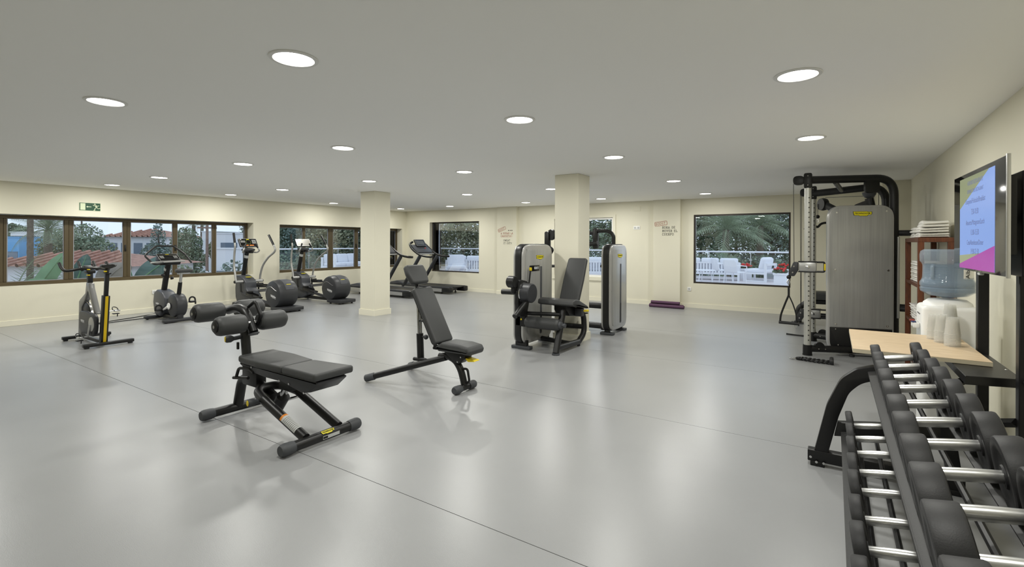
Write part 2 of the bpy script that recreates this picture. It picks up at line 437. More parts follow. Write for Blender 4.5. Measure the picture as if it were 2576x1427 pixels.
# emergency exit sign
SX, SY, SZ = XL, 3.345, 2.103
sg = thing('exit_sign', (SX, SY, SZ), 'green emergency exit sign with running figure above the left window', 'exit sign')
O = sg.location; M_GRN = mat('sign_green', (24, 72, 46), 0.45); M_SGW = mat('sign_pale', (214, 224, 190), 0.5)
b = MB(O); b.prism(rpoly([(-0.160, -0.076), (0.160, -0.076), (0.160, 0.076), (-0.160, 0.076)], 0.003), (SX+0.0006, SY, SZ), (0, 1, 0), (0, 0, 1), (0.005, 0, 0)); b.build('sign_plate', M_SGW, sg)
def sgp(name, poly, m_):
    q = MB(O); q.prism(poly, (SX+0.0057, SY, SZ), (0, 1, 0), (0, 0, 1), (0.001, 0, 0)); return q.build(name, m_, sg, smooth=0)
sgp('sign_panel', [(-0.068, -0.071), (0.155, -0.071), (0.155, 0.071), (-0.068, 0.071)], M_GRN)
b = MB(O)
for q in ([(-0.155, -0.071), (-0.068, -0.071), (-0.068, -0.062), (-0.155, -0.062)], [(-0.155, 0.062), (-0.068, 0.062), (-0.068, 0.071), (-0.155, 0.071)], [(-0.155, -0.062), (-0.143, -0.062), (-0.143, 0.062), (-0.155, 0.062)]):
    b.prism(q, (SX+0.0057, SY, SZ), (0, 1, 0), (0, 0, 1), (0.001, 0, 0))
b.build('door_outline', M_GRN, sg, smooth=0)
b = MB(O)
def sp(poly): b.prism(poly, (SX+0.0068, SY, SZ), (0, 1, 0), (0, 0, 1), (0.0006, 0, 0))
sp([(-0.055, 0.0), (-0.035, 0.018), (-0.035, 0.005), (0.02, 0.005), (0.02, -0.005), (-0.035, -0.005), (-0.035, -0.018)])
b.build('arrow', M_SGW, sg, smooth=0)
b = MB(O)
b.lathe([(0.012, 0.0068), (0.012, 0.0074), (0.0, 0.0075)], (SX, SY+0.072, SZ+0.05), (1, 0, 0), 16)
def limb(p, w_):
    for (a, c) in zip(p[:-1], p[1:]):
        a = Vector((a[0], a[1])); c = Vector((c[0], c[1])); d = (c-a).normalized(); nn = Vector((-d.y, d.x))*w_/2; a = a-d*w_*0.3; c = c+d*w_*0.3
        sp([tuple(a+nn), tuple(a-nn), tuple(c-nn), tuple(c+nn)])
limb([(0.085, 0.03), (0.098, -0.012)], 0.026)
limb([(0.085, 0.032), (0.058, 0.022), (0.045, 0.036)], 0.009); limb([(0.09, 0.03), (0.118, 0.016), (0.132, 0.03)], 0.009)
limb([(0.095, -0.012), (0.072, -0.03), (0.07, -0.062), (0.055, -0.062)], 0.012); limb([(0.1, -0.012), (0.122, -0.03), (0.148, -0.024)], 0.012)
b.build('running_figure', M_SGW, sg, smooth=0)

# wall slogans: slab-serif strokes painted on the pilasters
GLY = {'A': (4, [[(0, 0), (2, 6), (4, 0)], [(0.8, 2.2), (3.2, 2.2)]]), 'B': (4, [[(0.6, 0), (0.6, 6), (2.8, 6), (3.6, 5.3), (3.6, 4), (2.8, 3.2), (0.6, 3.2)], [(2.8, 3.2), (4, 2.4), (4, 0.8), (3, 0), (0.6, 0)]]),
 'C': (4, [[(4, 4.8), (3, 6), (1, 6), (0, 4.6), (0, 1.4), (1, 0), (3, 0), (4, 1.2)]]), 'D': (4, [[(0.6, 0), (0.6, 6), (2.6, 6), (4, 4.6), (4, 1.4), (2.6, 0), (0.6, 0)]]),
 'E': (4, [[(3.8, 1.3), (3.8, 0), (0.6, 0), (0.6, 6), (3.8, 6), (3.8, 4.8)], [(0.6, 3.1), (2.8, 3.1)]]), 'H': (4, [[(0.5, 0), (0.5, 6)], [(3.5, 0), (3.5, 6)], [(0.5, 3), (3.5, 3)]]),
 'I': (2, [[(1, 0), (1, 6)]]), 'L': (3.6, [[(0.6, 6), (0.6, 0), (3.6, 0), (3.6, 1.5)]]), 'M': (5, [[(0.5, 0), (0.5, 6), (2.5, 2), (4.5, 6), (4.5, 0)]]),
 'O': (4.2, [[(1.2, 6), (3, 6), (4.2, 4.6), (4.2, 1.4), (3, 0), (1.2, 0), (0, 1.4), (0, 4.6), (1.2, 6)]]), 'P': (4, [[(0.6, 0), (0.6, 6), (3, 6), (4, 5.2), (4, 3.8), (3, 3), (0.6, 3)]]),
 'R': (4, [[(0.6, 0), (0.6, 6), (3, 6), (3.9, 5.2), (3.9, 3.9), (3, 3.1), (0.6, 3.1)], [(2.4, 3.1), (4, 0)]]), 'S': (4, [[(3.8, 4.8), (3, 6), (1, 6), (0.2, 5.2), (0.2, 4), (1, 3.2), (3, 2.8), (3.9, 2), (3.9, 0.9), (3, 0), (1, 0), (0.2, 1.2)]]),
 'T': (4.2, [[(0, 4.8), (0, 6), (4.2, 6), (4.2, 4.8)], [(2.1, 6), (2.1, 0)]]), 'U': (4.2, [[(0.4, 6), (0.4, 1.2), (1.3, 0), (2.9, 0), (3.8, 1.2), (3.8, 6)]]), 'V': (4.2, [[(0.1, 6), (2.1, 0), (4.1, 6)]]),
 'W': (5.4, [[(0.1, 6), (1.4, 0), (2.7, 4.6), (4, 0), (5.3, 6)]]), '!': (1.6, [[(0.8, 6), (0.8, 1.9)], [(0.8, 0.3), (0.8, 0)]]), ' ': (2.6, [])}
SERIF = set('AHIMPRUVWT')
def slab(m, text, x, y, h, Yp, ang=0.0, th=0.95, wide=0.95):
    sc = h/6.0; ca, sa = math.cos(ang), math.sin(ang); cx = 0.0; k = 0
    def bar(a, c, z):
        a = Vector(a); c = Vector(c); d = (c-a); d = d.normalized() if d.length else Vector((1, 0)); n = Vector((-d.y, d.x))*th/2; a = a-d*th*0.35; c = c+d*th*0.35
        q = []
        for p in (a+n, a-n, c-n, c+n):
            px = (cx+p.x*wide)*sc; py = p.y*sc; q.append((x+px*ca-py*sa, y+px*sa+py*ca))
        m.prism(q, (0, Yp, 0), (1, 0, 0), (0, 0, 1), (0, -0.0006-z, 0))
    for ch in text:
        w_, st = GLY[ch]
        for s_ in st:
            for a, c in zip(s_[:-1], s_[1:]): bar(a, c, 0.00002*(k % 7)); k += 1
            if ch in SERIF and len(st) > 0:
                for e in (s_[0], s_[-1]):
                    if abs(e[1]) < 0.01 or (abs(e[1]-6) < 0.01 and ch != 'T'): bar((e[0]-0.8, e[1]), (e[0]+0.8, e[1]), 0.0002+0.00002*(k % 5)); k += 1
        cx += (w_*wide+1.9)
    return cx*sc
M_RED = mat('slogan_rust', (158, 84, 62), 0.7)
def slogan(loc, label, lines, stamp):
    root = thing('wall_slogan', loc, label, 'wall lettering'); Yp = loc[1]
    (sx, sz, sh, sang, sw) = stamp
    m = MB(loc); slab(m, 'BOOST', sx, sz, sh, Yp, sang, 0.8, 0.95)
    m.build('stamp_word', M_RED, root, smooth=0)
    ca, sa = math.cos(sang), math.sin(sang); t = 0.009
    def pt(p): return (sx+p[0]*ca-p[1]*sa, sz+p[0]*sa+p[1]*ca)
    x0, x1, z0, z1 = -sh*0.42, sw, -sh*0.5, sh*1.5
    outer = rpoly([(x0, z0), (x1, z0), (x1, z1), (x0, z1)], 0.028); inner = rpoly([(x0+t, z0+t), (x1-t, z0+t), (x1-t, z1-t), (x0+t, z1-t)], 0.02)
    m = MB(loc); N = len(outer)
    A = [m._v(V(pt(p)[0], Yp-0.0007, pt(p)[1])) for p in outer]; Bv = [m._v(V(pt(p)[0], Yp-0.0007, pt(p)[1])) for p in inner]
    A2 = [m._v(V(pt(p)[0], Yp, pt(p)[1])) for p in outer]; B2 = [m._v(V(pt(p)[0], Yp, pt(p)[1])) for p in inner]
    for k in range(N):
        q = (k+1) % N
        for (f1, f2) in ((A, Bv), (A2, A), (Bv, B2), (B2, A2)): m.bm.faces.new([f1[k], f1[q], f2[q], f2[k]])
    m.build('stamp_border', M_RED, root, smooth=0)
    for (txt, x, z, h, mm) in lines:
        m = MB(loc)
        if txt == '>':
            for k in range(3): m.prism([(x+k*0.055, z), (x+k*0.055, z+h), (x+k*0.055+0.04, z+h/2)], (0, Yp, 0), (1, 0, 0), (0, 0, 1), (0, -0.0007, 0))
        else: slab(m, txt, x, z, h, Yp)
        m.build('lettering', mm, root, smooth=0)
YP = YB-0.1102
slogan((-7.68, YP, 1.5), 'slogan A SUDAR LA CAMISETA, SWEAT IT OUT on the left pilaster',
       [('>', -7.62, 1.785, 0.035, M_INK), ('A SUDAR LA', -7.87, 1.70, 0.046, M_RED), ('CAMISETA!!', -7.87, 1.622, 0.046, M_RED), ('SWEAT', -7.775, 1.50, 0.046, M_INK), ('IT OUT!!', -7.775, 1.421, 0.046, M_INK)],
       (-7.94, 1.775, 0.046, math.radians(20), 0.255))
slogan((-3.22, YP, 1.7), 'slogan HORA DE MOVER EL CUERPO on the right pilaster',
       [('HORA DE', -3.315, 1.80, 0.047, M_INK), ('MOVER EL', -3.315, 1.722, 0.047, M_INK), ('CUERPO', -3.315, 1.643, 0.047, M_INK)],
       (-3.47, 1.875, 0.05, math.radians(7), 0.272))
# ------------------------------------------------------------------ shared gym details
def badge(c, n, w, root, org, up_=(0, 0, 1), name='maker_badge', bm_=None, im_=None):
    """maker's emblem: yellow flag-shaped plate with dark border and word"""
    n = Vector(n).normalized(); v = Vector(up_); v = (v-n*v.dot(n)).normalized(); u = v.cross(n); c = Vector(c); h = w*0.27
    poly = [(-0.5, 0.5), (0.26, 0.5), (0.30, 0.42), (0.5, 0.42), (0.5, -0.10), (0.45, -0.22), (0.32, -0.22), (0.26, -0.5), (-0.14, -0.5), (-0.2, -0.36), (-0.44, -0.36), (-0.47, -0.1)]
    b = MB(org); b.prism([(x*w*1.06, y*h*1.14) for x, y in poly], c+n*0.0004, u, v, n*0.0012); o1 = b.build(name, im_ or M_INK, root, smooth=0)
    b = MB(org); b.prism([(x*w, y*h) for x, y in poly], c+n*0.0017, u, v, n*0.0008); b.build('badge_face', bm_ or M_LOGOY, o1, smooth=0)
    t = text_mesh('TECHNOGYM', h*0.52, c+n*0.0031+v*h*0.06, u, v, org, squash=w*0.86/(h*0.52*6.3), bold=h*0.006)
    t.build('badge_word', im_ or M_INK, o1, smooth=0)
    return o1
def printmark(c, n, w, root, org, m_=None, up_=(0, 0, 1)):
    """small outlined maker's word printed on a plastic cover"""
    n = Vector(n).normalized(); v = Vector(up_); v = (v-n*v.dot(n)).normalized(); u = v.cross(n); c = Vector(c); h = w*0.3
    t = text_mesh('TECHNOGYM', h*0.62, c+n*0.001, u, v, org, squash=w*0.92/(h*0.62*6.3), bold=h*0.03)
    a = t
    for (x0, x1, y) in ((-0.5, 0.3, 0.42), (-0.2, 0.5, -0.42)):
        a.prism([(x0*w, y*h-h*0.04), (x1*w, y*h-h*0.04), (x1*w, y*h+h*0.04), (x0*w, y*h+h*0.04)], c+n*0.0008, u, v, n*0.0008)
    return a.build('printed_word', m_ or M_WHT, root, smooth=0)

# ------------------------------------------------------------------ spinning bike (front towards the left wall)
def spin_bike():
    Y = 2.57; O = V(-8.9, Y, 0)
    r = thing('spinning_bike', O, 'spinning bike with grey frame and yellow stripe on its seat post', 'exercise bike')
    for (x, y0, y1, nm) in ((-8.41, 2.33, 2.90, 'rear_foot_bar'), (-9.33, 2.35, 2.92, 'front_foot_bar')):
        b = MB(O); b.box2((x-0.035, y0, 0.018), (x+0.035, y1, 0.062), bev=0.008)
        fb = b.build(nm, M_BLK, r)
        for yy in (y0+0.04, y1-0.04):
            f = MB(O); f.box((x, yy, 0.0115), (0.05, 0.05, 0.019), bev=0.004); f.build('levelling_foot', M_RUB, fb)
    # low spine joining both bars
    b = MB(O); b.box2((-9.30, Y-0.03, 0.03), (-8.44, Y+0.03, 0.075), bev=0.01); b.build('base_beam', M_BLK, r)
    # seat post: leaning back, black with yellow face
    dirp = (V(-8.345, Y, 1.0)-V(-8.47, Y, 0.05)).normalized()
    p0 = V(-8.47, Y, 0.05)
    rot = Vector((0, 0, 1)).rotation_difference(dirp).to_matrix()
    c = p0+dirp*0.33
    b = MB(O); b.box(c, (0.085, 0.075, 0.66), rot, bev=0.006); sp_ = b.build('seat_tube', M_BLK2, r)
    b = MB(O); b.box(c+rot @ V(0.0435, 0.0, 0.0), (0.002, 0.034, 0.655), rot); b.build('yellow_stripe', M_YELS, sp_)
    b = MB(O); b.box(p0+dirp*0.81, (0.05, 0.045, 0.32), rot, bev=0.006); b.build('seat_post', M_BLK2, r)
    b = MB(O); b.box(p0+dirp*0.975, (0.12, 0.06, 0.02), rot, bev=0.005); b.build('seat_slide', M_BLK2, r)
    b = MB(O); b.box(p0+dirp*0.99+V(0.03, -0.03, 0.01), (0.035, 0.03, 0.02), bev=0.005); b.build('clamp_lever', M_YEL, r)
    b = MB(O); q = p0+dirp*1.0
    b.cyl(q+V(-0.01, 0, -0.03), q+V(-0.01, 0, 0.06), 0.024)
    b.build('saddle_clamp', M_BLK, r)
    # saddle
    b = MB(O); top = q+V(-0.02, 0, 0.062)
    prof = [(-0.20, 0.018), (-0.14, 0.026), (-0.07, 0.035), (-0.01, 0.06), (0.04, 0.083), (0.085, 0.088), (0.11, 0.06)]
    rows = []
    for (x, hw) in prof:
        ring = []
        for k in range(12):
            a = 2*math.pi*k/12; zz = 0.028*math.sin(a) if math.sin(a) > 0 else 0.032*math.sin(a)
            if x > 0.02: zz += 0.012*abs(math.cos(a))
            ring.append(b._v(top+V(x, hw*math.cos(a), zz+0.006*(x > 0.05))))
        rows.append(ring)
    for i in range(len(rows)-1):
        for k in range(12): b.bm.faces.new([rows[i][k], rows[i][(k+1) % 12], rows[i+1][(k+1) % 12], rows[i+1][k]])
    b.bm.faces.new(rows[0]); b.bm.faces.new(rows[-1]); b.build('saddle', M_BLK, r)
    # front frame: grey kinked leg, head and slanting down tube
    b = MB(O)
    poly = rpoly([(-9.36, 0.06), (-9.25, 0.06), (-9.225, 0.48), (-9.08, 0.60), (-8.97, 0.74), (-8.72, 0.42), (-8.64, 0.42), (-8.89, 0.78), (-8.915, 0.85), (-9.035, 0.86), (-9.075, 0.70), (-9.28, 0.60), (-9.335, 0.565)], 0.02)
    b.prism([(x+8.9, z) for x, z in poly], V(-8.9, Y-0.032, 0), (1, 0, 0), (0, 0, 1), (0, 0.064, 0), bev=0.012)
    fr = b.build('main_frame', mat('bike_grey_frame', (128, 128, 126), 0.35, metal=0.4), r)
    b = MB(O); b.cyl((-8.945, Y, 0.68), (-8.725, Y, 0.43), 0.014); b.build('brake_rod', M_STEEL, r)
    b = MB(O); b.lathe([(0.014, 0.0), (0.014, 0.03), (0.03, 0.05), (0.032, 0.075), (0.026, 0.085), (0.0, 0.086)], (-8.955, Y, 0.69), (-0.3, 0, 1), 16); b.build('brake_knob', M_BLK2, r)
    b = MB(O); b.box2((-9.03, Y-0.028, 0.84), (-8.96, Y+0.028, 1.0), bev=0.006); b.build('handlebar_post', M_BLK2, r)
    for (z, nm) in ((0.965, 'post_lever'), (1.045, 'handlebar_lever')):
        b = MB(O); b.box((-8.955, Y-0.03, z), (0.075, 0.028, 0.014), bev=0.005); b.build(nm, M_YEL, r)
    # handlebar: central pad, long curved horns
    b = MB(O); b.box2((-9.06, Y-0.05, 0.99), (-8.93, Y+0.05, 1.035), bev=0.01); b.build('handlebar_clamp', M_BLK2, r)
    b = MB(O); b.tube(smooth_curve([(-9.26, Y-0.27, 1.135), (-9.17, Y-0.265, 1.065), (-9.08, Y-0.235, 1.03), (-9.0, Y-0.12, 1.055), (-8.975, Y, 1.06), (-9.0, Y+0.12, 1.055), (-9.08, Y+0.235, 1.03), (-9.17, Y+0.265, 1.065), (-9.26, Y+0.27, 1.135)], 6), 0.021, 10)
    b.build('handlebar', M_BLK, r)
    for s_ in (-1, 1):
        b = MB(O); b.tube(smooth_curve([(-9.0, Y+s_*0.085, 1.045), (-9.08, Y+s_*0.085, 1.075), (-9.16, Y+s_*0.085, 1.155)], 5), [0.024, 0.018], 10); b.build('aero_horn', M_BLK, r)
    b = MB(O); b.box((-9.07, Y, 1.085), (0.11, 0.10, 0.018), Matrix.Rotation(0.12, 3, 'Y'), bev=0.005); b.build('tablet_tray', M_BLK2, r)
    # flywheel, chain cover, cranks and pedals
    b = MB(O); b.lathe([(0.02, -0.02), (0.185, -0.02), (0.2, -0.01), (0.2, 0.01), (0.185, 0.02), (0.02, 0.02)], (-9.10, Y, 0.36), (0, 1, 0), 36); b.build('flywheel', M_BLK2, r)
    b = MB(O); b.lathe([(0.205, -0.012), (0.213, -0.012), (0.213, 0.012), (0.205, 0.012)], (-9.10, Y, 0.36), (0, 1, 0), 36, cap=False); b.build('flywheel_rim', M_CHR, r)
    b = MB(O); poly = rpoly([(-9.13, 0.19), (-9.03, 0.135), (-8.53, 0.135), (-8.50, 0.43), (-8.9, 0.455), (-9.12, 0.445)], [0.05, 0.06, 0.12, 0.1, 0.04, 0.05])
    b.prism([(x+8.9, z) for x, z in poly], V(-8.9, Y-0.085, 0), (1, 0, 0), (0, 0, 1), (0, 0.05, 0), bev=0.012); cc = b.build('chain_cover', M_PLA, r)
    printmark((-8.98, Y-0.0855, 0.31), (0, -1, 0), 0.15, cc, O)
    b = MB(O); b.lathe([(0.0, 0.0), (0.1, 0.0), (0.1, 0.006), (0.09, 0.008), (0.0, 0.008)], (-8.63, Y-0.085, 0.295), (0, -1, 0), 24); b.build('crank_disc', M_SIL, r)
    for s_, a in ((-1, -1.75), (1, 1.39)):
        e = V(-8.65+0.17*math.cos(a), Y+s_*0.11, 0.29+0.17*math.sin(a))
        b = MB(O); b.tube([V(-8.65, Y+s_*0.095, 0.29), e], [0.018, 0.013], 8); cr_ = b.build('crank', M_STEEL, r)
        b = MB(O); b.cyl(e, e+V(0, s_*0.05, 0), 0.007, seg=8); b.box(e+V(0, s_*0.085, 0), (0.085, 0.07, 0.02), bev=0.006)
        pd = b.build('pedal', M_CHR, r)
        b = MB(O); pc = e+V(-0.02, s_*0.085, 0)
        b.tube(smooth_curve([pc+V(0.0, 0.03, 0.0), pc+V(-0.05, 0.028, 0.03), pc+V(-0.085, 0, 0.045), pc+V(-0.05, -0.028, 0.03), pc+V(0.0, -0.03, 0.0)], 4), 0.006, 6)
        b.box(pc+V(0.0, 0, -0.045), (0.06, 0.075, 0.012), bev=0.003); b.tube([pc+V(0.0, 0.02, -0.05), pc+V(-0.01, 0.02, -0.09)], 0.006, 6)
        b.build('toe_cage', M_BLK2, pd)
    return r
spin_bike()

# ------------------------------------------------------------------ upright exercise bike
def upright_bike():
    Y = 4.10; O = V(-10.3, Y, 0)
    r = thing('upright_bike', O, 'upright exercise bike with console and loop handlebar by the left windows', 'exercise bike')
    for (x, nm, y0, y1) in ((-9.87, 'rear_foot_bar', Y-0.27, Y+0.27), (-10.66, 'front_foot_bar', Y-0.26, Y+0.26)):
        b = MB(O); b.box2((x-0.055, y0, 0.012), (x+0.055, y1, 0.07), bev=0.02); fb = b.build(nm, M_PLA, r)
        for yy in (y0+0.05, y1-0.05):
            f = MB(O); f.cyl((x, yy, 0.0), (x, yy, 0.014), 0.02, seg=10); f.build('levelling_foot', M_RUB, fb)
    b = MB(O); b.box2((-10.64, Y-0.05, 0.03), (-9.88, Y+0.05, 0.11), bev=0.02); b.build('base_beam', M_BLK, r)
    # front housing
    b = MB(O); poly = rpoly([(-10.66, 0.16), (-10.58, 0.075), (-10.42, 0.07), (-10.36, 0.19), (-10.18, 0.27), (-10.2, 0.42), (-10.34, 0.52), (-10.54, 0.56), (-10.66, 0.50), (-10.70, 0.32)], 0.06)
    b.prism([(x+10.3, z) for x, z in poly], V(-10.3, Y-0.11, 0), (1, 0, 0), (0, 0, 1), (0, 0.22, 0), bev=0.025, seg=3); fh = b.build('front_housing', M_PLG, r)
    badge((-10.33, Y, 0.50), (0.62, 0, 0.78), 0.12, fh, O, up_=(-1, 0, 0), name='yellow_badge')
    printmark((-10.50, Y-0.111, 0.30), (0, -1, 0), 0.14, fh, O)
    # rear round housing under the seat
    b = MB(O); b.lathe([(0.0, -0.095), (0.17, -0.095), (0.2, -0.08), (0.212, -0.05), (0.212, 0.05), (0.2, 0.08), (0.17, 0.095), (0.0, 0.095)], (-9.955, Y, 0.30), (0, 1, 0), 40); b.build('rear_housing', M_PLA, r)
    b = MB(O); b.box2((-9.92, Y-0.05, 0.06), (-9.82, Y+0.05, 0.2), bev=0.02); b.build('rear_stem', M_PLA, r)
    d = (V(-9.80, Y, 0.93)-V(-9.93, Y, 0.40)).normalized(); p0 = V(-9.93, Y, 0.40)
    b = MB(O); b.cyl(p0, p0+d*0.33, 0.036, 0.032); b.build('seat_tube', M_BLK2, r)
    b = MB(O); b.cyl(p0+d*0.33, p0+d*0.52, 0.024); b.build('seat_post', M_STEEL, r)
    b = MB(O); q = p0+d*0.545
    poly = rpoly([(-0.19, -0.03), (-0.05, -0.055), (0.03, -0.13), (0.12, -0.14), (0.15, -0.08), (0.15, 0.08), (0.12, 0.14), (0.03, 0.13), (-0.05, 0.055), (-0.19, 0.03)], 0.05)
    b.prism(poly, q+V(0.01, 0, -0.028), (1, 0, 0), (0, 1, 0), (0, 0, 0.062), bev=0.02, seg=3); sd = b.build('saddle', M_UPH, r)
    b = MB(O); b.prism([(x*0.8, y*0.7) for x, y in poly], q+V(0.01, 0, -0.045), (1, 0, 0), (0, 1, 0), (0, 0, 0.018), bev=0.004); b.build('saddle_shell', M_GRYT, sd)
    # handlebar column
    b = MB(O); b.tube([(-10.52, Y, 0.5), (-10.33, Y, 1.08)], 0.06, 10, rx=0.045, upv=(1, 0, 0)); col = b.build('column', M_BLK2, r)
    b = MB(O); b.tube([(-10.39, Y, 0.915), (-10.375, Y, 0.96)], 0.0625, 12, rx=0.0475, upv=(1, 0, 0)); b.build('warning_band', M_GRYT, col)
    for s_ in (-1, 1):
        b = MB(O); b.lathe([(0.028, 0), (0.03, 0.02), (0.02, 0.05), (0.0, 0.052)], (-10.37, Y+s_*0.05, 0.80-0.03*s_), (0.3, s_, 0), 12); b.build('bottle_holder_knob', M_BLK, r)
    b = MB(O); b.box((-10.33, Y, 1.10), (0.2, 0.36, 0.10), Matrix.Rotation(0.5, 3, 'Y'), bev=0.03); b.build('console_housing', M_BLK, r)
    R_ = Matrix.Rotation(0.55, 3, 'Y')
    b = MB(O); b.box(V(-10.32, Y, 1.155), (0.24, 0.34, 0.02), R_, bev=0.006); cn = b.build('console_panel', M_SCR, r)
    n = R_ @ V(0, 0, 1); u = V(0, 1, 0); v = n.cross(u)
    base = V(-10.32, Y, 1.155)+n*0.0105
    b = MB(O)
    for (a0, a1, c0, c1) in ((-0.17, 0.17, 0.112, 0.118), (-0.17, 0.17, -0.118, -0.112), (-0.17, -0.164, -0.112, 0.112), (0.164, 0.17, -0.112, 0.112)):
        b.prism([(a0, c0), (a1, c0), (a1, c1), (a0, c1)], base, u, v, n*0.001)
    b.build('panel_rim', M_SIL, cn, smooth=0)
    b = MB(O)
    for i in range(3):
        for sx in (-0.11, 0.11):
            for k in range(3): b.prism([(sx-0.03+k*0.022, -0.03+i*0.03), (sx-0.015+k*0.022, -0.03+i*0.03), (sx-0.015+k*0.022, -0.018+i*0.03), (sx-0.03+k*0.022, -0.018+i*0.03)], base, u, v, n*0.001)
    tag(b.build('key_marks', M_GRYT, cn, smooth=0), kind='stuff')
    b = MB(O); b.prism([(-0.03, 0.085), (0.03, 0.085), (0.03, 0.097), (-0.03, 0.097)], base, u, v, n*0.001); b.build('panel_badge', M_LOGOY, cn, smooth=0)
    b = MB(O); b.tube([(-10.21, Y-0.33, 1.07), (-10.22, Y-0.25, 1.075), (-10.20, Y+0.18, 1.09), (-10.19, Y+0.22, 1.09)], 0.016, 8); b.build('sensor_bar', M_SIL, r)
    b = MB(O); b.tube([(-10.17, Y-0.14, 1.07), (-10.2, Y-0.27, 1.03), (-10.37, Y-0.37, 1.20), (-10.45, Y-0.15, 1.37), (-10.45, Y+0.13, 1.37), (-10.33, Y+0.27, 1.22), (-10.17, Y+0.32, 1.06)], 0.0165, 10, rad=0.08, n=6); b.build('handlebar', M_BLK, r)
    # cranks and pedals
    b = MB(O); b.lathe([(0.0, 0.0), (0.06, 0.0), (0.055, 0.012), (0.0, 0.014)], (-10.03, Y-0.11, 0.285), (0, -1, 0), 20); b.build('crank_hub', M_WHITE, r)
    for s_, a in ((-1, 3.55), (1, 0.42)):
        e = V(-10.03+0.17*math.cos(a), Y+s_*0.135, 0.28+0.17*math.sin(a))
        b = MB(O); b.tube([V(-10.03, Y+s_*0.118, 0.28), e], [0.026, 0.014], 8); b.build('crank', M_WHITE if s_ < 0 else M_SIL, r)
        b = MB(O); b.box(e+V(0, s_*0.075, 0), (0.095, 0.10, 0.03), bev=0.008); pd = b.build('pedal', M_BLK, r)
        b = MB(O); pc = e+V(0, s_*0.075, 0); b.tube(smooth_curve([pc+V(0.0, -0.052, -0.01), pc+V(-0.01, -0.04, 0.06), pc+V(-0.01, 0.0, 0.085), pc+V(-0.01, 0.045, 0.06), pc+V(0, 0.052, -0.01), pc+V(0.0, 0.055, -0.05)], 5), 0.004, 6, rx=0.016); b.build('pedal_strap', M_BLK2, pd)
    return r
upright_bike()
cb = MB((-11.0, 3.6, 0)); cb.tube(smooth_curve([(-11.69, 4.42, 0.40), (-11.66, 4.40, 0.2), (-11.5, 4.34, 0.012), (-11.2, 4.0, 0.007), (-11.0, 3.55, 0.007), (-10.85, 3.22, 0.007), (-10.72, 3.22, 0.007), (-10.78, 3.5, 0.007), (-10.82, 3.80, 0.007), (-10.80, 3.98, 0.007), (-10.735, 4.06, 0.02)], 8), 0.007, 6)
tag(cb.build('power_cord', M_BLK2), 'black power cord looped on the floor beside the upright bike', 'cord')

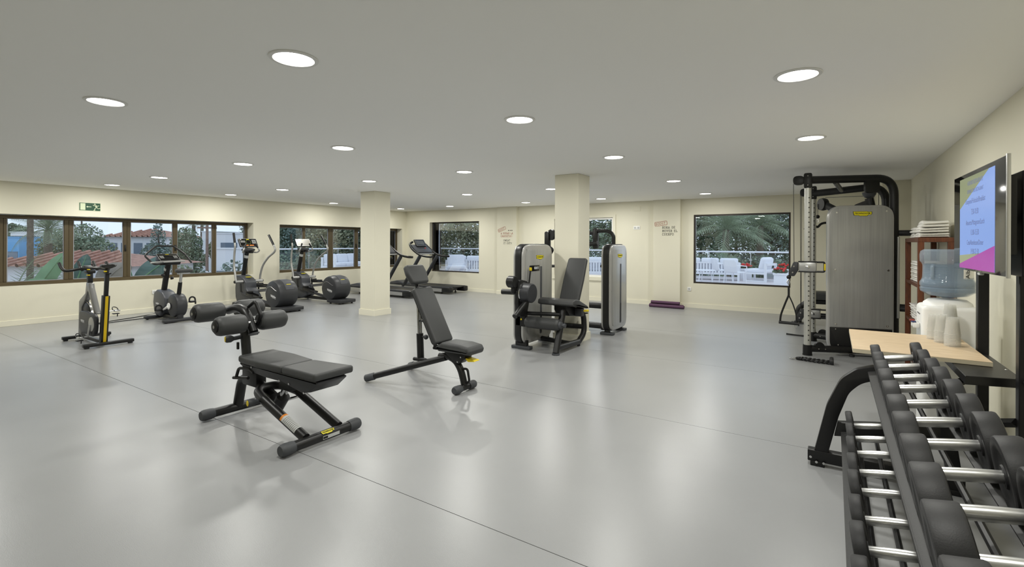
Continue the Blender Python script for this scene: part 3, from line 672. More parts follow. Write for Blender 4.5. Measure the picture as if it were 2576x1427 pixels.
# ------------------------------------------------------------------ elliptical trainer
def elliptical():
    Y = 5.98; O = V(-10.35, Y, 0)
    r = thing('elliptical_trainer', O, 'elliptical trainer with lit black console, next to the upright bike', 'elliptical', 'elliptical trainers along the left wall')
    # rear platform and base beams
    b = MB(O); b.prism(rpoly([(-9.34, -0.21), (-9.34, 0.26), (-9.78, 0.26), (-9.86, 0.2), (-9.86, -0.18), (-9.78, -0.21)], 0.03), V(0, Y, 0.03), (1, 0, 0), (0, 1, 0), (0, 0, 0.075), bev=0.012); b.build('rear_platform', M_PLA, r)
    for (x, y) in ((-9.42, -0.15), (-9.42, 0.2), (-9.75, -0.15), (-9.75, 0.2), (-11.15, -0.2), (-11.15, 0.2)):
        f = MB(O); f.cyl((x, Y+y, 0.0), (x, Y+y, 0.035), 0.024, seg=10); f.build('levelling_foot', M_RUB, r)
    b = MB(O); b.box2((-11.2, Y-0.045, 0.045), (-9.8, Y+0.045, 0.115), bev=0.015); b.build('base_beam', M_BLK, r)
    b = MB(O); b.box2((-11.24, Y-0.27, 0.03), (-11.08, Y+0.27, 0.11), bev=0.025); b.build('front_foot_bar', M_PLA, r)
    # drum
    b = MB(O); b.lathe([(0.0, -0.215), (0.235, -0.215), (0.268, -0.2), (0.285, -0.16), (0.291, -0.05), (0.291, 0.05), (0.288, 0.15), (0.27, 0.205), (0.235, 0.22), (0.0, 0.22)], (-9.745, Y, 0.365), (0, 1, 0), 56); dr = b.build('drum_housing', M_PLA, r)
    b = MB(O)
    for k in range(13):  # raised saddle panel across the top rear
        pass
    pts = []
    for k in range(15):
        a = math.radians(20+k*6.5); pts.append((math.cos(a), math.sin(a)))
    for (y0, y1, rr) in ((-0.07, 0.11, 0.298),):
        lo = [b._v(V(-9.745+c_*rr, Y+y0, 0.365+s_*rr)) for c_, s_ in pts]; hi = [b._v(V(-9.745+c_*rr, Y+y1, 0.365+s_*rr)) for c_, s_ in pts]
        lo2 = [b._v(V(-9.745+c_*0.27, Y+y0-0.012, 0.365+s_*0.27)) for c_, s_ in pts]; hi2 = [b._v(V(-9.745+c_*0.27, Y+y1+0.012, 0.365+s_*0.27)) for c_, s_ in pts]
        for i in range(14):
            b.bm.faces.new([lo[i], lo[i+1], hi[i+1], hi[i]]); b.bm.faces.new([lo2[i], lo2[i+1], lo[i+1], lo[i]]); b.bm.faces.new([hi[i], hi[i+1], hi2[i+1], hi2[i]])
        b.bm.faces.new([lo[0], hi[0], hi2[0], lo2[0]]); b.bm.faces.new([lo[-1], hi[-1], hi2[-1], lo2[-1]])
    b.build('drum_saddle', M_PLG, r)
    # side trim groove: thin light line on near face
    b = MB(O); b.tube(smooth_curve([V(-9.99, Y-0.2165, 0.36), V(-9.93, Y-0.2165, 0.475), V(-9.80, Y-0.2165, 0.52), V(-9.62, Y-0.2165, 0.45), V(-9.56, Y-0.21, 0.44)], 5), 0.004, 6); b.build('trim_line', M_SIL, dr)
    printmark((-9.70, Y-0.2152, 0.315), (0, -1, 0), 0.2, dr, O, up_=(0.18, 0, 1))
    n = V(math.cos(0.75), 0, math.sin(0.75)); b = MB(O); b.prism([(-0.05, -0.006), (0.05, -0.006), (0.05, 0.006), (-0.05, 0.006)], V(-9.745, Y+0.02, 0.365)+n*0.2985, (0, 1, 0), n.cross(V(0, 1, 0)), n*0.001); b.build('yellow_mark', M_LOGOY, dr, smooth=0)
    # front body
    b = MB(O); poly = rpoly([(-11.28, 0.06), (-10.92, 0.06), (-10.72, 0.14), (-10.74, 0.26), (-10.92, 0.42), (-10.93, 0.56), (-11.05, 0.64), (-11.22, 0.70), (-11.34, 0.70), (-11.375, 0.40), (-11.36, 0.2)], [0.05, 0.03, 0.03, 0.04, 0.06, 0.05, 0.05, 0.05, 0.02, 0.1, 0.08])
    b.prism([(x+10.35, z) for x, z in poly], V(-10.35, Y-0.13, 0), (1, 0, 0), (0, 0, 1), (0, 0.26, 0), bev=0.022, seg=3); fb_ = b.build('front_housing', M_PLG, r)
    b = MB(O); b.prism(rpoly([(-11.12, 0.36), (-10.90, 0.28), (-10.97, 0.26), (-11.08, 0.29)], 0.015), V(0, Y-0.1325, 0), (1, 0, 0), (0, 0, 1), (0, 0.003, 0)); b.build('vent_slot', M_INK, fb_)
    badge((-11.04, Y, 0.658), (0.42, 0, 0.9), 0.13, fb_, O, up_=(-1, 0, 0), name='yellow_badge')
    # axle of the moving arms
    b = MB(O); b.cyl((-11.03, Y-0.135, 0.565), (-11.03, Y+0.135, 0.565), 0.044, seg=18); b.build('arm_axle_cover', M_BLK, r)
    # column and console
    b = MB(O); b.tube([(-11.27, Y, 0.66), (-11.12, Y, 1.22)], 0.055, 12, rx=0.042, upv=(1, 0, 0)); col = b.build('column', M_BLK2, r)
    b = MB(O); b.tube([(-11.153, Y, 1.095), (-11.137, Y, 1.155)], 0.0565, 12, rx=0.0435, upv=(1, 0, 0)); b.build('warning_band', M_GRYT, col)
    b = MB(O); b.lathe([(0.0, -0.045), (0.10, -0.03), (0.14, 0.0), (0.135, 0.03), (0.06, 0.05), (0.0, 0.052)], (-11.06, Y, 1.265), (0, 0, 1), 24); b.build('tray', M_PLA, r)
    b = MB(O); b.box((-10.975, Y+0.01, 1.22), (0.09, 0.07, 0.045), bev=0.01); b.build('fan_box', M_BLK2, r)
    R_ = Matrix.Rotation(1.02, 3, 'Y'); cc = V(-11.07, Y, 1.43)
    b = MB(O); b.prism(rpoly([(-0.105, -0.205), (0.105, -0.205), (0.105, 0.205), (-0.105, 0.205)], 0.025), cc-(R_ @ V(0, 0, 0.02)), R_ @ V(1, 0, 0), (0, 1, 0), R_ @ V(0, 0, 0.04), bev=0.012, seg=2); cs = b.build('console_housing', M_BLK, r)
    n = R_ @ V(0, 0, 1); u = V(0, 1, 0); v = n.cross(u); v = v if v.z > 0 else -v; base = cc+n*0.0205
    b = MB(O); b.prism(rpoly([(-0.198, -0.1), (0.198, -0.1), (0.198, 0.1), (-0.198, 0.1)], 0.022), base, u, v, n*0.002); b.build('console_rim', M_SIL, cs)
    b = MB(O); b.prism(rpoly([(-0.19, -0.092), (0.19, -0.092), (0.19, 0.092), (-0.19, 0.092)], 0.018), base, u, v, n*0.003); scn = b.build('console_panel', M_SCR, r)
    b2 = base+n*0.0031
    b = MB(O); b.lathe([(0.052, 0.0), (0.058, 0.0), (0.058, 0.001), (0.052, 0.001)], b2+v*0.012, n, 28, cap=False); b.build('dial_ring', mat('dial_olive', (96, 110, 50), 0.5), scn, smooth=0)
    b = MB(O); b.prism([(-0.03, 0.072), (0.03, 0.072), (0.03, 0.084), (-0.03, 0.084)], b2, u, v, n*0.001); b.build('panel_badge', M_LOGOY, scn, smooth=0)
    b = MB(O)
    for i in range(4):
        for k in range(4): b.prism([(0.085+k*0.024, -0.03+i*0.026), (0.1+k*0.024, -0.03+i*0.026), (0.1+k*0.024, -0.014+i*0.026), (0.085+k*0.024, -0.014+i*0.026)], b2, u, v, n*0.001)
    for i in range(2):
        for k in range(4): b.prism([(-0.17+k*0.026, 0.0+i*0.03), (-0.152+k*0.026, 0.0+i*0.03), (-0.152+k*0.026, 0.014+i*0.03), (-0.17+k*0.026, 0.014+i*0.03)], b2, u, v, n*0.001)
    tag(b.build('key_marks', M_GRYT, scn, smooth=0), kind='stuff')
    M_LED = mat('led_amber', (255, 110, 40), 0.5, emit=(255, 120, 50), estr=1.2)
    for (a0, a1) in ((-0.07, -0.02), (0.01, 0.10)):
        b = MB(O); b.prism([(a0, -0.082), (a1, -0.082), (a1, -0.066), (a0, -0.066)], b2, u, v, n*0.001); b.build('led_display', M_LED, scn, smooth=0)
    b = MB(O); b.prism([(-0.17, 0.068), (-0.145, 0.068), (-0.145, 0.084), (-0.17, 0.084)], b2, u, v, n*0.001); b.build('logo_dot', M_WHT, scn, smooth=0)
    # fixed grips with sensors
    for s_ in (-1, 1):
        b = MB(O); b.tube(smooth_curve([(-11.10, Y+s_*0.04, 1.24), (-11.0, Y+s_*0.15, 1.215), (-10.93, Y+s_*0.18, 1.26), (-10.935, Y+s_*0.15, 1.325)], 6), 0.0165, 10); g = b.build('fixed_grip', M_SIL, r)
        b = MB(O); b.tube([(-10.935, Y+s_*0.152, 1.32), (-10.96, Y+s_*0.10, 1.42)], 0.0185, 10); b.build('grip_sleeve', M_BLK2, g)
    # moving arms
    arm_n = [(-11.06, 0.565), (-11.10, 0.75), (-11.145, 0.92), (-11.135, 1.15), (-11.105, 1.33), (-11.11, 1.40), (-11.165, 1.65)]
    arm_f = [(-11.06, 0.565), (-11.03, 0.72), (-10.93, 0.92), (-10.72, 1.10), (-10.50, 1.215), (-10.445, 1.28), (-10.475, 1.35), (-10.70, 1.61)]
    for s_, arm in ((-1, arm_n), (1, arm_f)):
        y = Y+s_*0.27
        cv_ = smooth_curve([(x, y, z) for x, z in arm[:-1]]+[(arm[-2][0]*0.7+arm[-1][0]*0.3, y, arm[-2][1]*0.7+arm[-1][1]*0.3)], 6)
        b = MB(O); b.tube(cv_, 0.022, 12); am = b.build('moving_arm', M_SIL, r)
        a = V(arm[-2][0], y, arm[-2][1]); c = V(arm[-1][0], y, arm[-1][1])
        b = MB(O); b.tube([a+(c-a)*0.12, c], 0.0245, 12); b.build('arm_grip', M_BLK2, am)
        b = MB(O); b.cyl((-11.03, Y+s_*0.125, 0.565), (-11.03, Y+s_*0.31, 0.565), 0.034, seg=16); b.build('arm_hub', M_SIL, r)
        b = MB(O); b.cyl((-11.03, Y+s_*0.311, 0.565), (-11.03, Y+s_*0.325, 0.565), 0.030, seg=16); b.build('hub_cap', M_BLK2, r)
    # pedal links, pedals and guide rods
    for s_, (z0, z1, xp, zp) in ((-1, (0.30, 0.16, -10.55, 0.265)), (1, (0.34, 0.46, -10.62, 0.46))):
        y = Y+s_*0.14
        b = MB(O); b.tube([(-11.0, Y+s_*0.2, 0.53), (-10.98, Y+s_*0.2, 0.34)], 0.018, 8); b.build('drop_link', M_BLK, r)
        b = MB(O); b.tube([(-10.98, Y+s_*0.175, z0), (-9.9, Y+s_*0.175, z1)], 0.034, 10, rx=0.022); b.build('pedal_link', M_SIL if s_ > 0 else M_PLA, r)
        Rp = Matrix.Rotation(0.12*(1 if s_ < 0 else -0.3), 3, 'Y')
        b = MB(O); pc = V(xp, y, zp); b.box(pc, (0.42, 0.15, 0.035), Rp, bev=0.012); b.box(pc+Rp @ V(-0.2, 0, 0.035), (0.05, 0.15, 0.09), Rp, bev=0.015)
        b.box(pc+Rp @ V(-0.08, -0.068, 0.028), (0.26, 0.014, 0.035), Rp, bev=0.005); b.box(pc+Rp @ V(-0.08, 0.068, 0.028), (0.26, 0.014, 0.035), Rp, bev=0.005)
        b.build('pedal', M_BLK, r)
    return r
e1 = elliptical()
e2 = copy_tree(e1); e2.location = (e1.location.x-0.205, e1.location.y+1.51, 0)
e2['label'] = 'elliptical trainer with console coloured grey like a reflection, farther along the left wall'
for ch in e2.children:      # reflected light put into the panel's grey colour; display marks removed
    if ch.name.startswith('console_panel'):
        ch.data = ch.data.copy(); ch.data.materials[0] = mat('console_glare_grey', (126, 122, 110), 0.35)
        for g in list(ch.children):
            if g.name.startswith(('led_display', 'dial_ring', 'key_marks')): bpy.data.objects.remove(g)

# ------------------------------------------------------------------ treadmill
def treadmill():
    Y = 10.87; O = V(-10.2, Y, 0)
    r = thing('treadmill', O, 'treadmill with tilted console nearest the back wall window', 'treadmill', 'treadmills by the far corner')
    b = MB(O); b.prism(rpoly([(-11.36, 0.06), (-9.25, 0.06), (-9.2, 0.11), (-9.2, 0.15), (-11.36, 0.19)], 0.02), V(0, Y-0.40, 0), (1, 0, 0), (0, 0, 1), (0, 0.80, 0), bev=0.01); b.build('deck_frame', M_SIL, r)
    b = MB(O); b.prism(rpoly([(-11.38, 0.17), (-10.72, 0.19), (-10.78, 0.26), (-11.05, 0.31), (-11.33, 0.26)], 0.05), V(0, Y-0.40, 0), (1, 0, 0), (0, 0, 1), (0, 0.80, 0), bev=0.03, seg=3); b.build('motor_hood', M_PLG, r)
    b = MB(O); b.box2((-10.8, Y-0.27, 0.165), (-8.98, Y+0.27, 0.192), bev=0.01); b.build('running_belt', M_BLK2, r)
    for s_ in (-1, 1):
        b = MB(O); b.box2((-10.85, Y+s_*0.34-0.06, 0.15), (-9.0, Y+s_*0.34+0.06, 0.205), bev=0.014); b.build('side_rail', M_PLA, r)
        b = MB(O); b.box2((-9.25, Y+s_*0.33-0.08, 0.05), (-8.93, Y+s_*0.33+0.08, 0.20), bev=0.03); b.build('rear_end_cap', M_BLK, r)
        b = MB(O); b.cyl((-9.32, Y+s_*0.3, 0.0), (-9.32, Y+s_*0.3, 0.07), 0.018, seg=10); b.lathe([(0.035, 0.0), (0.035, 0.012), (0.0, 0.013)], (-9.32, Y+s_*0.3, 0.0)); b.build('levelling_foot', M_RUB, r)
        b = MB(O); b.box((-11.0, Y+s_*0.28, 0.032), (0.1, 0.06, 0.064), bev=0.01); b.build('front_foot', M_RUB, r)
        b = MB(O); b.tube([(-10.80, Y+s_*0.38, 0.12), (-10.10, Y+s_*0.38, 1.06)], 0.062, 10, rx=0.03, upv=(1, 0, 0)); b.build('upright', M_PLA, r)
        b = MB(O); b.tube(smooth_curve([(-9.64, Y+s_*0.37, 1.045), (-9.85, Y+s_*0.38, 1.05), (-10.12, Y+s_*0.385, 1.10), (-10.40, Y+s_*0.38, 1.25), (-10.56, Y+s_*0.33, 1.40), (-10.58, Y+s_*0.2, 1.47)], 6), 0.032, 10); h = b.build('handrail', M_BLK, r)
        b = MB(O); b.box((-9.74, Y+s_*0.37, 1.079), (0.1, 0.022, 0.003)); b.build('rail_mark', M_LOGOY if s_ < 0 else M_BLK, h)
    R_ = Matrix.Rotation(0.72, 3, 'Y')
    b = MB(O); b.box((-10.40, Y, 1.26), (0.36, 0.66, 0.07), R_, bev=0.025); b.build('console_tray', M_PLG, r)
    b = MB(O); b.tube([(-10.24, Y-0.37, 1.115), (-10.24, Y+0.37, 1.115)], 0.02, 10); b.build('sensor_bar', M_SIL, r)
    R2 = Matrix.Rotation(1.0, 3, 'Y'); cc = V(-10.47, Y, 1.44)
    b = MB(O); b.prism(rpoly([(-0.12, -0.21), (0.12, -0.21), (0.12, 0.21), (-0.12, 0.21)], 0.03), cc-(R2 @ V(0, 0, 0.02)), R2 @ V(1, 0, 0), (0, 1, 0), R2 @ V(0, 0, 0.04), bev=0.01); cs = b.build('console_housing', M_BLK, r)
    n = R2 @ V(0, 0, 1); u = V(0, 1, 0); v = n.cross(u); v = v if v.z > 0 else -v; base = cc+n*0.0203
    b = MB(O); b.prism(rpoly([(-0.2, -0.113), (0.2, -0.113), (0.2, 0.113), (-0.2, 0.113)], 0.025), base, u, v, n*0.002); b.build('console_rim', M_SIL, cs)
    b = MB(O); b.prism(rpoly([(-0.188, -0.103), (0.188, -0.103), (0.188, 0.103), (-0.188, 0.103)], 0.02), base, u, v, n*0.003); sc = b.build('console_panel', mat('console_bluegrey', (38, 44, 56), 0.3), r)
    b = MB(O); b2 = base+n*0.0031
    for i in range(4):
        for k in range(6): b.prism([(-0.15+k*0.052, -0.06+i*0.036), (-0.12+k*0.052, -0.06+i*0.036), (-0.12+k*0.052, -0.048+i*0.036), (-0.15+k*0.052, -0.048+i*0.036)], b2, u, v, n*0.001)
    tag(b.build('key_marks', M_GRYT, sc, smooth=0), kind='stuff')
    b = MB(O); b.lathe([(0.022, 0), (0.026, 0.01), (0.018, 0.02), (0.0, 0.021)], V(-10.33, Y+0.05, 1.25)+R_ @ V(0, 0, 0.036), R_ @ V(0, 0, 1), 14); b.build('stop_button', mat('stop_red', (150, 40, 40), 0.4), r)
    return r
t1 = treadmill()
t2 = copy_tree(t1); t2.location = (t1.location.x-0.15, t1.location.y-1.37, 0); t2['label'] = 'treadmill partly hidden behind the square pillar on the left'
# ------------------------------------------------------------------ cushions
def cushion(org, o, u, v, poly, t, bev=0.02, seg=3):
    """padded board: polygon in plane (u,v) from o, thickness along u x v"""
    u = Vector(u).normalized(); v = Vector(v).normalized(); n = u.cross(v)
    b = MB(org); b.prism(poly, o, u, v, n*t, bev=bev, seg=seg); return b
def bar_caps(b_list, p0, p1, r, org, parent, cm=None):
    p0, p1 = Vector(p0), Vector(p1); d = (p1-p0).normalized()
    for p, s_ in ((p0, 1), (p1, -1)):
        b = MB(org); b.lathe([(0.0, 0.0), (r*0.95, 0.0), (r*1.16, 0.012), (r*1.24, 0.03), (r*1.2, 0.075), (r*1.08, 0.1), (r*0.9, 0.1)], p, d*s_, 20); b.build('rubber_cap', cm or M_CAP, parent)

# ------------------------------------------------------------------ abdominal bench
def ab_bench():
    Y = 2.21; O = V(-3.67, Y, 0)
    r = thing('abdominal_bench', O, 'black abdominal bench with four foam leg rollers in the foreground', 'weight bench')
    R_ = 0.036
    b = MB(O); b.tube([(-4.24, 1.93, 0.048), (-4.24, 2.53, 0.048)], R_, 16); rb = b.build('rear_foot_bar', M_BLK, r); bar_caps(None, (-4.24, 1.915, 0.048), (-4.24, 2.545, 0.048), R_, O, rb)
    b = MB(O); b.tube([(-3.085, 1.90, 0.048), (-3.085, 2.52, 0.048)], R_, 16); fb = b.build('front_foot_bar', M_BLK, r); bar_caps(None, (-3.085, 1.885, 0.048), (-3.085, 2.535, 0.048), R_, O, fb)
    # yellow badge and grey label on the front bar
    badge((-3.085+R_*0.62, Y+0.03, 0.048+R_*0.8), (0.62, 0, 0.78), 0.105, fb, O, name='yellow_badge')
    b = MB(O); b.prism([(-0.07, -0.012), (0.07, -0.012), (0.07, 0.012), (-0.07, 0.012)], V(-3.085+R_*1.01, Y+0.05, 0.046), (0, 1, 0), (0, 0, 1), (0.001, 0, 0)); lb = b.build('grey_label', M_GRYT, fb, smooth=0)
    b = MB(O); b.prism([(-0.068, -0.008), (-0.03, -0.008), (-0.03, 0.008), (-0.068, 0.008)], V(-3.085+R_*1.01+0.0012, Y+0.05, 0.046), (0, 1, 0), (0, 0, 1), (0.0005, 0, 0)); b.build('label_block', M_INK, lb, smooth=0)
    # rear arch and spine
    b = MB(O); b.tube([(-4.24, Y, 0.06), (-4.17, Y, 0.30), (-4.02, Y, 0.33), (-3.70, Y, 0.22)], 0.04, 14, rad=0.13, n=8); b.build('rear_arch', M_BLK, r)
    # U-shaped front frame
    b = MB(O); b.tube([(-3.10, Y-0.125, 0.07), (-3.60, Y-0.14, 0.255), (-3.79, Y-0.10, 0.29), (-3.79, Y+0.10, 0.29), (-3.60, Y+0.14, 0.255), (-3.10, Y+0.15, 0.07)], 0.034, 14, rad=[0.05, 0.12, 0.12, 0.05], n=8); uf = b.build('front_frame', M_BLK, r)
    # instruction label wrapped on the near leg
    a = V(-3.10, Y-0.125, 0.07); c = V(-3.60, Y-0.14, 0.255); d = c-a
    b = MB(O); n = V(0.35, -0.45, 0.82); dn = d.normalized(); n = (n-dn*n.dot(dn)).normalized(); sd = dn.cross(n)
    for (t0, t1, nm, mm) in ((0.16, 0.47, 'instruction_label', M_GRYT), (0.47, 0.505, 'warning_stripe', mat('orange_print', (214, 130, 40), 0.5))):
        b = MB(O); ring = []
        for t in (t0, t1):
            row = []
            for k in range(7):
                an = math.radians(-62+k*20.6); row.append(b._v(a+d*t+(n*math.cos(an)+sd*math.sin(an))*0.0352))
            ring.append(row)
        for k in range(6): b.bm.faces.new([ring[0][k], ring[0][k+1], ring[1][k+1], ring[1][k]])
        lo_ = b.build(nm, mm, uf)
        if nm == 'instruction_label':
            b = MB(O)
            for i in range(9):
                t = t0+0.02+i*0.03; row = [[], []]
                for k in range(6):
                    an = math.radians(-52+k*20.6)
                    for q in (0, 1): row[q].append(b._v(a+d*(t+q*0.012)+(n*math.cos(an)+sd*math.sin(an))*0.0356))
                for k in range(5): b.bm.faces.new([row[0][k], row[0][k+1], row[1][k+1], row[1][k]])
            tag(b.build('label_print', mat('label_grey_text', (120, 120, 118), 0.6), lo_), kind='stuff')
    # gas strut, its sleeve and the adjusting knob
    b = MB(O); b.cyl((-3.655, Y, 0.145), (-3.575, Y, 0.25), 0.046, 0.05, 20); b.build('strut_sleeve', M_BLK2, r)
    for yy in (-0.016, 0.016):
        b = MB(O); b.cyl((-3.585, Y+yy, 0.24), (-3.50, Y+yy, 0.40), 0.015, seg=14); b.build('strut_rod', M_CHR, r)
    b = MB(O); b.cyl((-3.62, Y-0.13, 0.20), (-3.62, Y+0.16, 0.20), 0.012, seg=10); b.build('pivot_pin', M_CHR, r)
    b = MB(O); b.lathe([(0.016, 0.0), (0.018, 0.03), (0.028, 0.05), (0.028, 0.075), (0.023, 0.085), (0.0, 0.085)], (-3.63, Y-0.155, 0.245), (-0.2, -1, 0), 16); kn = b.build('adjust_knob', M_CAP, r)
    b = MB(O); dd = V(-0.2, -1, 0).normalized(); b.lathe([(0.0, 0.0855), (0.021, 0.0855), (0.021, 0.089), (0.0, 0.09)], (-3.63, Y-0.155, 0.245), dd, 16); b.build('knob_face', M_YEL, kn)
    # carrier under the pad
    b = MB(O); b.prism(rpoly([(-3.97, 0.50), (-3.02, 0.49), (-2.955, 0.478), (-3.06, 0.395), (-3.15, 0.375), (-3.40, 0.415), (-3.62, 0.415), (-3.90, 0.435), (-3.99, 0.47)], 0.02), V(0, Y-0.125, 0), (1, 0, 0), (0, 0, 1), (0, 0.25, 0), bev=0.015); b.build('pad_carrier', M_PLA, r)
    b = MB(O); b.box2((-3.56, Y-0.05, 0.32), (-3.42, Y+0.05, 0.43), bev=0.01); b.build('pivot_bracket', M_BLK2, r)
    for (x, z) in ((-3.80, 0.445), (-3.42, 0.40), (-3.30, 0.395), (-3.12, 0.36)):
        b = MB(O); b.lathe([(0.0, 0.0), (0.008, 0.0), (0.008, 0.004), (0.0, 0.005)], (x, Y-0.126, z+0.025), (0, -1, 0), 10); b.build('bolt', M_CHR, r)
    b = MB(O); b.tube([(-4.02, Y-0.13, 0.36), (-3.98, Y-0.13, 0.44), (-3.84, Y-0.12, 0.45), (-3.78, Y-0.12, 0.43)], 0.012, 8, rad=0.05); b.tube([(-4.06, Y-0.13, 0.35), (-3.86, Y-0.12, 0.375)], 0.013, 8); b.build('catch_lever', M_BLK2, r)
    b = MB(O); b.box2((-4.10, Y-0.045, 0.27), (-3.88, Y+0.045, 0.46), bev=0.015); b.build('rear_bracket', M_BLK2, r)
    # two-piece pad, slightly waisted
    def padpoly(x0, x1, w0, w1, wm):
        return rpoly([(x0, -w0), ((x0+x1)/2, -wm), (x1, -w1), (x1, w1), ((x0+x1)/2, wm), (x0, w0)], [0.03, 0.3, 0.02, 0.02, 0.3, 0.03])
    R1 = Matrix.Rotation(math.radians(1.0), 3, 'Y'); R2 = Matrix.Rotation(math.radians(-1.5), 3, 'Y')
    b = MB(O); b.prism(padpoly(0, 0.575, 0.15, 0.14, 0.165), V(-3.965, Y, 0.492), R1 @ V(1, 0, 0), (0, 1, 0), V(0, 0, 0.055), bev=0.018, seg=3); b.build('back_pad', M_UPH, r)
    b = MB(O); b.prism(padpoly(0, 0.44, 0.14, 0.165, 0.15), V(-3.385, Y, 0.482), R2 @ V(1, 0, 0), (0, 1, 0), V(0, 0, 0.055), bev=0.018, seg=3); b.build('front_pad', M_UPH, r)
    # roller post
    b = MB(O); b.tube([(-4.075, Y, 0.30), (-4.15, Y, 0.80)], 0.046, 14, rx=0.034, upv=(1, 0, 0)); b.build('roller_post', M_BLK, r)
    b = MB(O); b.cyl((-4.145, Y-0.02, 0.655), (-4.15, Y-0.105, 0.648), 0.017, seg=12); b.lathe([(0.018, 0.0), (0.03, 0.02), (0.03, 0.05), (0.024, 0.06), (0.0, 0.06)], (-4.15, Y-0.085, 0.65), (-0.3, -1, 0), 16); kn = b.build('post_knob', M_CAP, r)
    b = MB(O); b.lathe([(0.0, 0.0605), (0.022, 0.0605), (0.022, 0.064), (0.0, 0.065)], (-4.15, Y-0.085, 0.65), (-0.3, -1, 0), 16); b.build('knob_face', M_YEL, kn)
    b = MB(O); b.cyl((-4.13, Y+0.02, 0.67), (-4.12, Y+0.10, 0.675), 0.018, seg=12); b.build('post_peg', M_CAP, r)
    b = MB(O); b.box((-4.145, Y-0.052, 0.585), (0.022, 0.016, 0.06), bev=0.004); b.build('post_catch', M_BLK2, r)
    # curved yoke with four foam rollers
    b = MB(O); b.tube(smooth_curve([(-4.40, Y, 0.855), (-4.26, Y, 0.885), (-4.14, Y, 0.865), (-4.06, Y, 0.79), (-4.02, Y, 0.735), (-4.0, Y, 0.705)], 7), 0.036, 14); b.build('roller_yoke', M_BLK, r)
    b = MB(O); b.lathe([(0.0, 0.0), (0.042, 0.0), (0.042, 0.01), (0.0, 0.012)], (-3.997, Y, 0.70), (0.3, 0, -1), 18); b.build('yoke_cap', M_CAP, r)
    b = MB(O); b.tube([(-4.14, Y+0.035, 0.90), (-4.05, Y+0.04, 0.955), (-3.98, Y+0.05, 0.84), (-4.03, Y+0.05, 0.76)], 0.016, 10, rad=0.03); b.build('grip_handle', M_BLK2, r)
    for (x, z, o0) in ((-4.385, 0.858, 0.055), (-4.03, 0.785, 0.055)):
        b = MB(O); b.cyl((x, Y-0.30, z), (x, Y+0.28, z), 0.013, seg=10); b.build('roller_axle', M_CHR, r)
        for s_ in (-1, 1):
            ya, yb = Y+s_*o0, Y+s_*0.285
            b = MB(O); L = abs(yb-ya)
            b.lathe([(0.02, 0.0), (0.055, 0.0), (0.07, 0.012), (0.0775, 0.035), (0.0785, L*0.5), (0.0775, L-0.035), (0.071, L-0.012), (0.056, L), (0.02, L)], (x, ya, z), (0, s_, 0), 28); ro = b.build('foam_roller', M_UPH, r)
            b = MB(O); b.lathe([(0.0, 0.001), (0.046, 0.001), (0.046, 0.009), (0.04, 0.013), (0.0, 0.014)], (x, yb, z), (0, s_, 0), 20); b.build('roller_cap', M_BLK2, ro)
    return r
ab_bench()

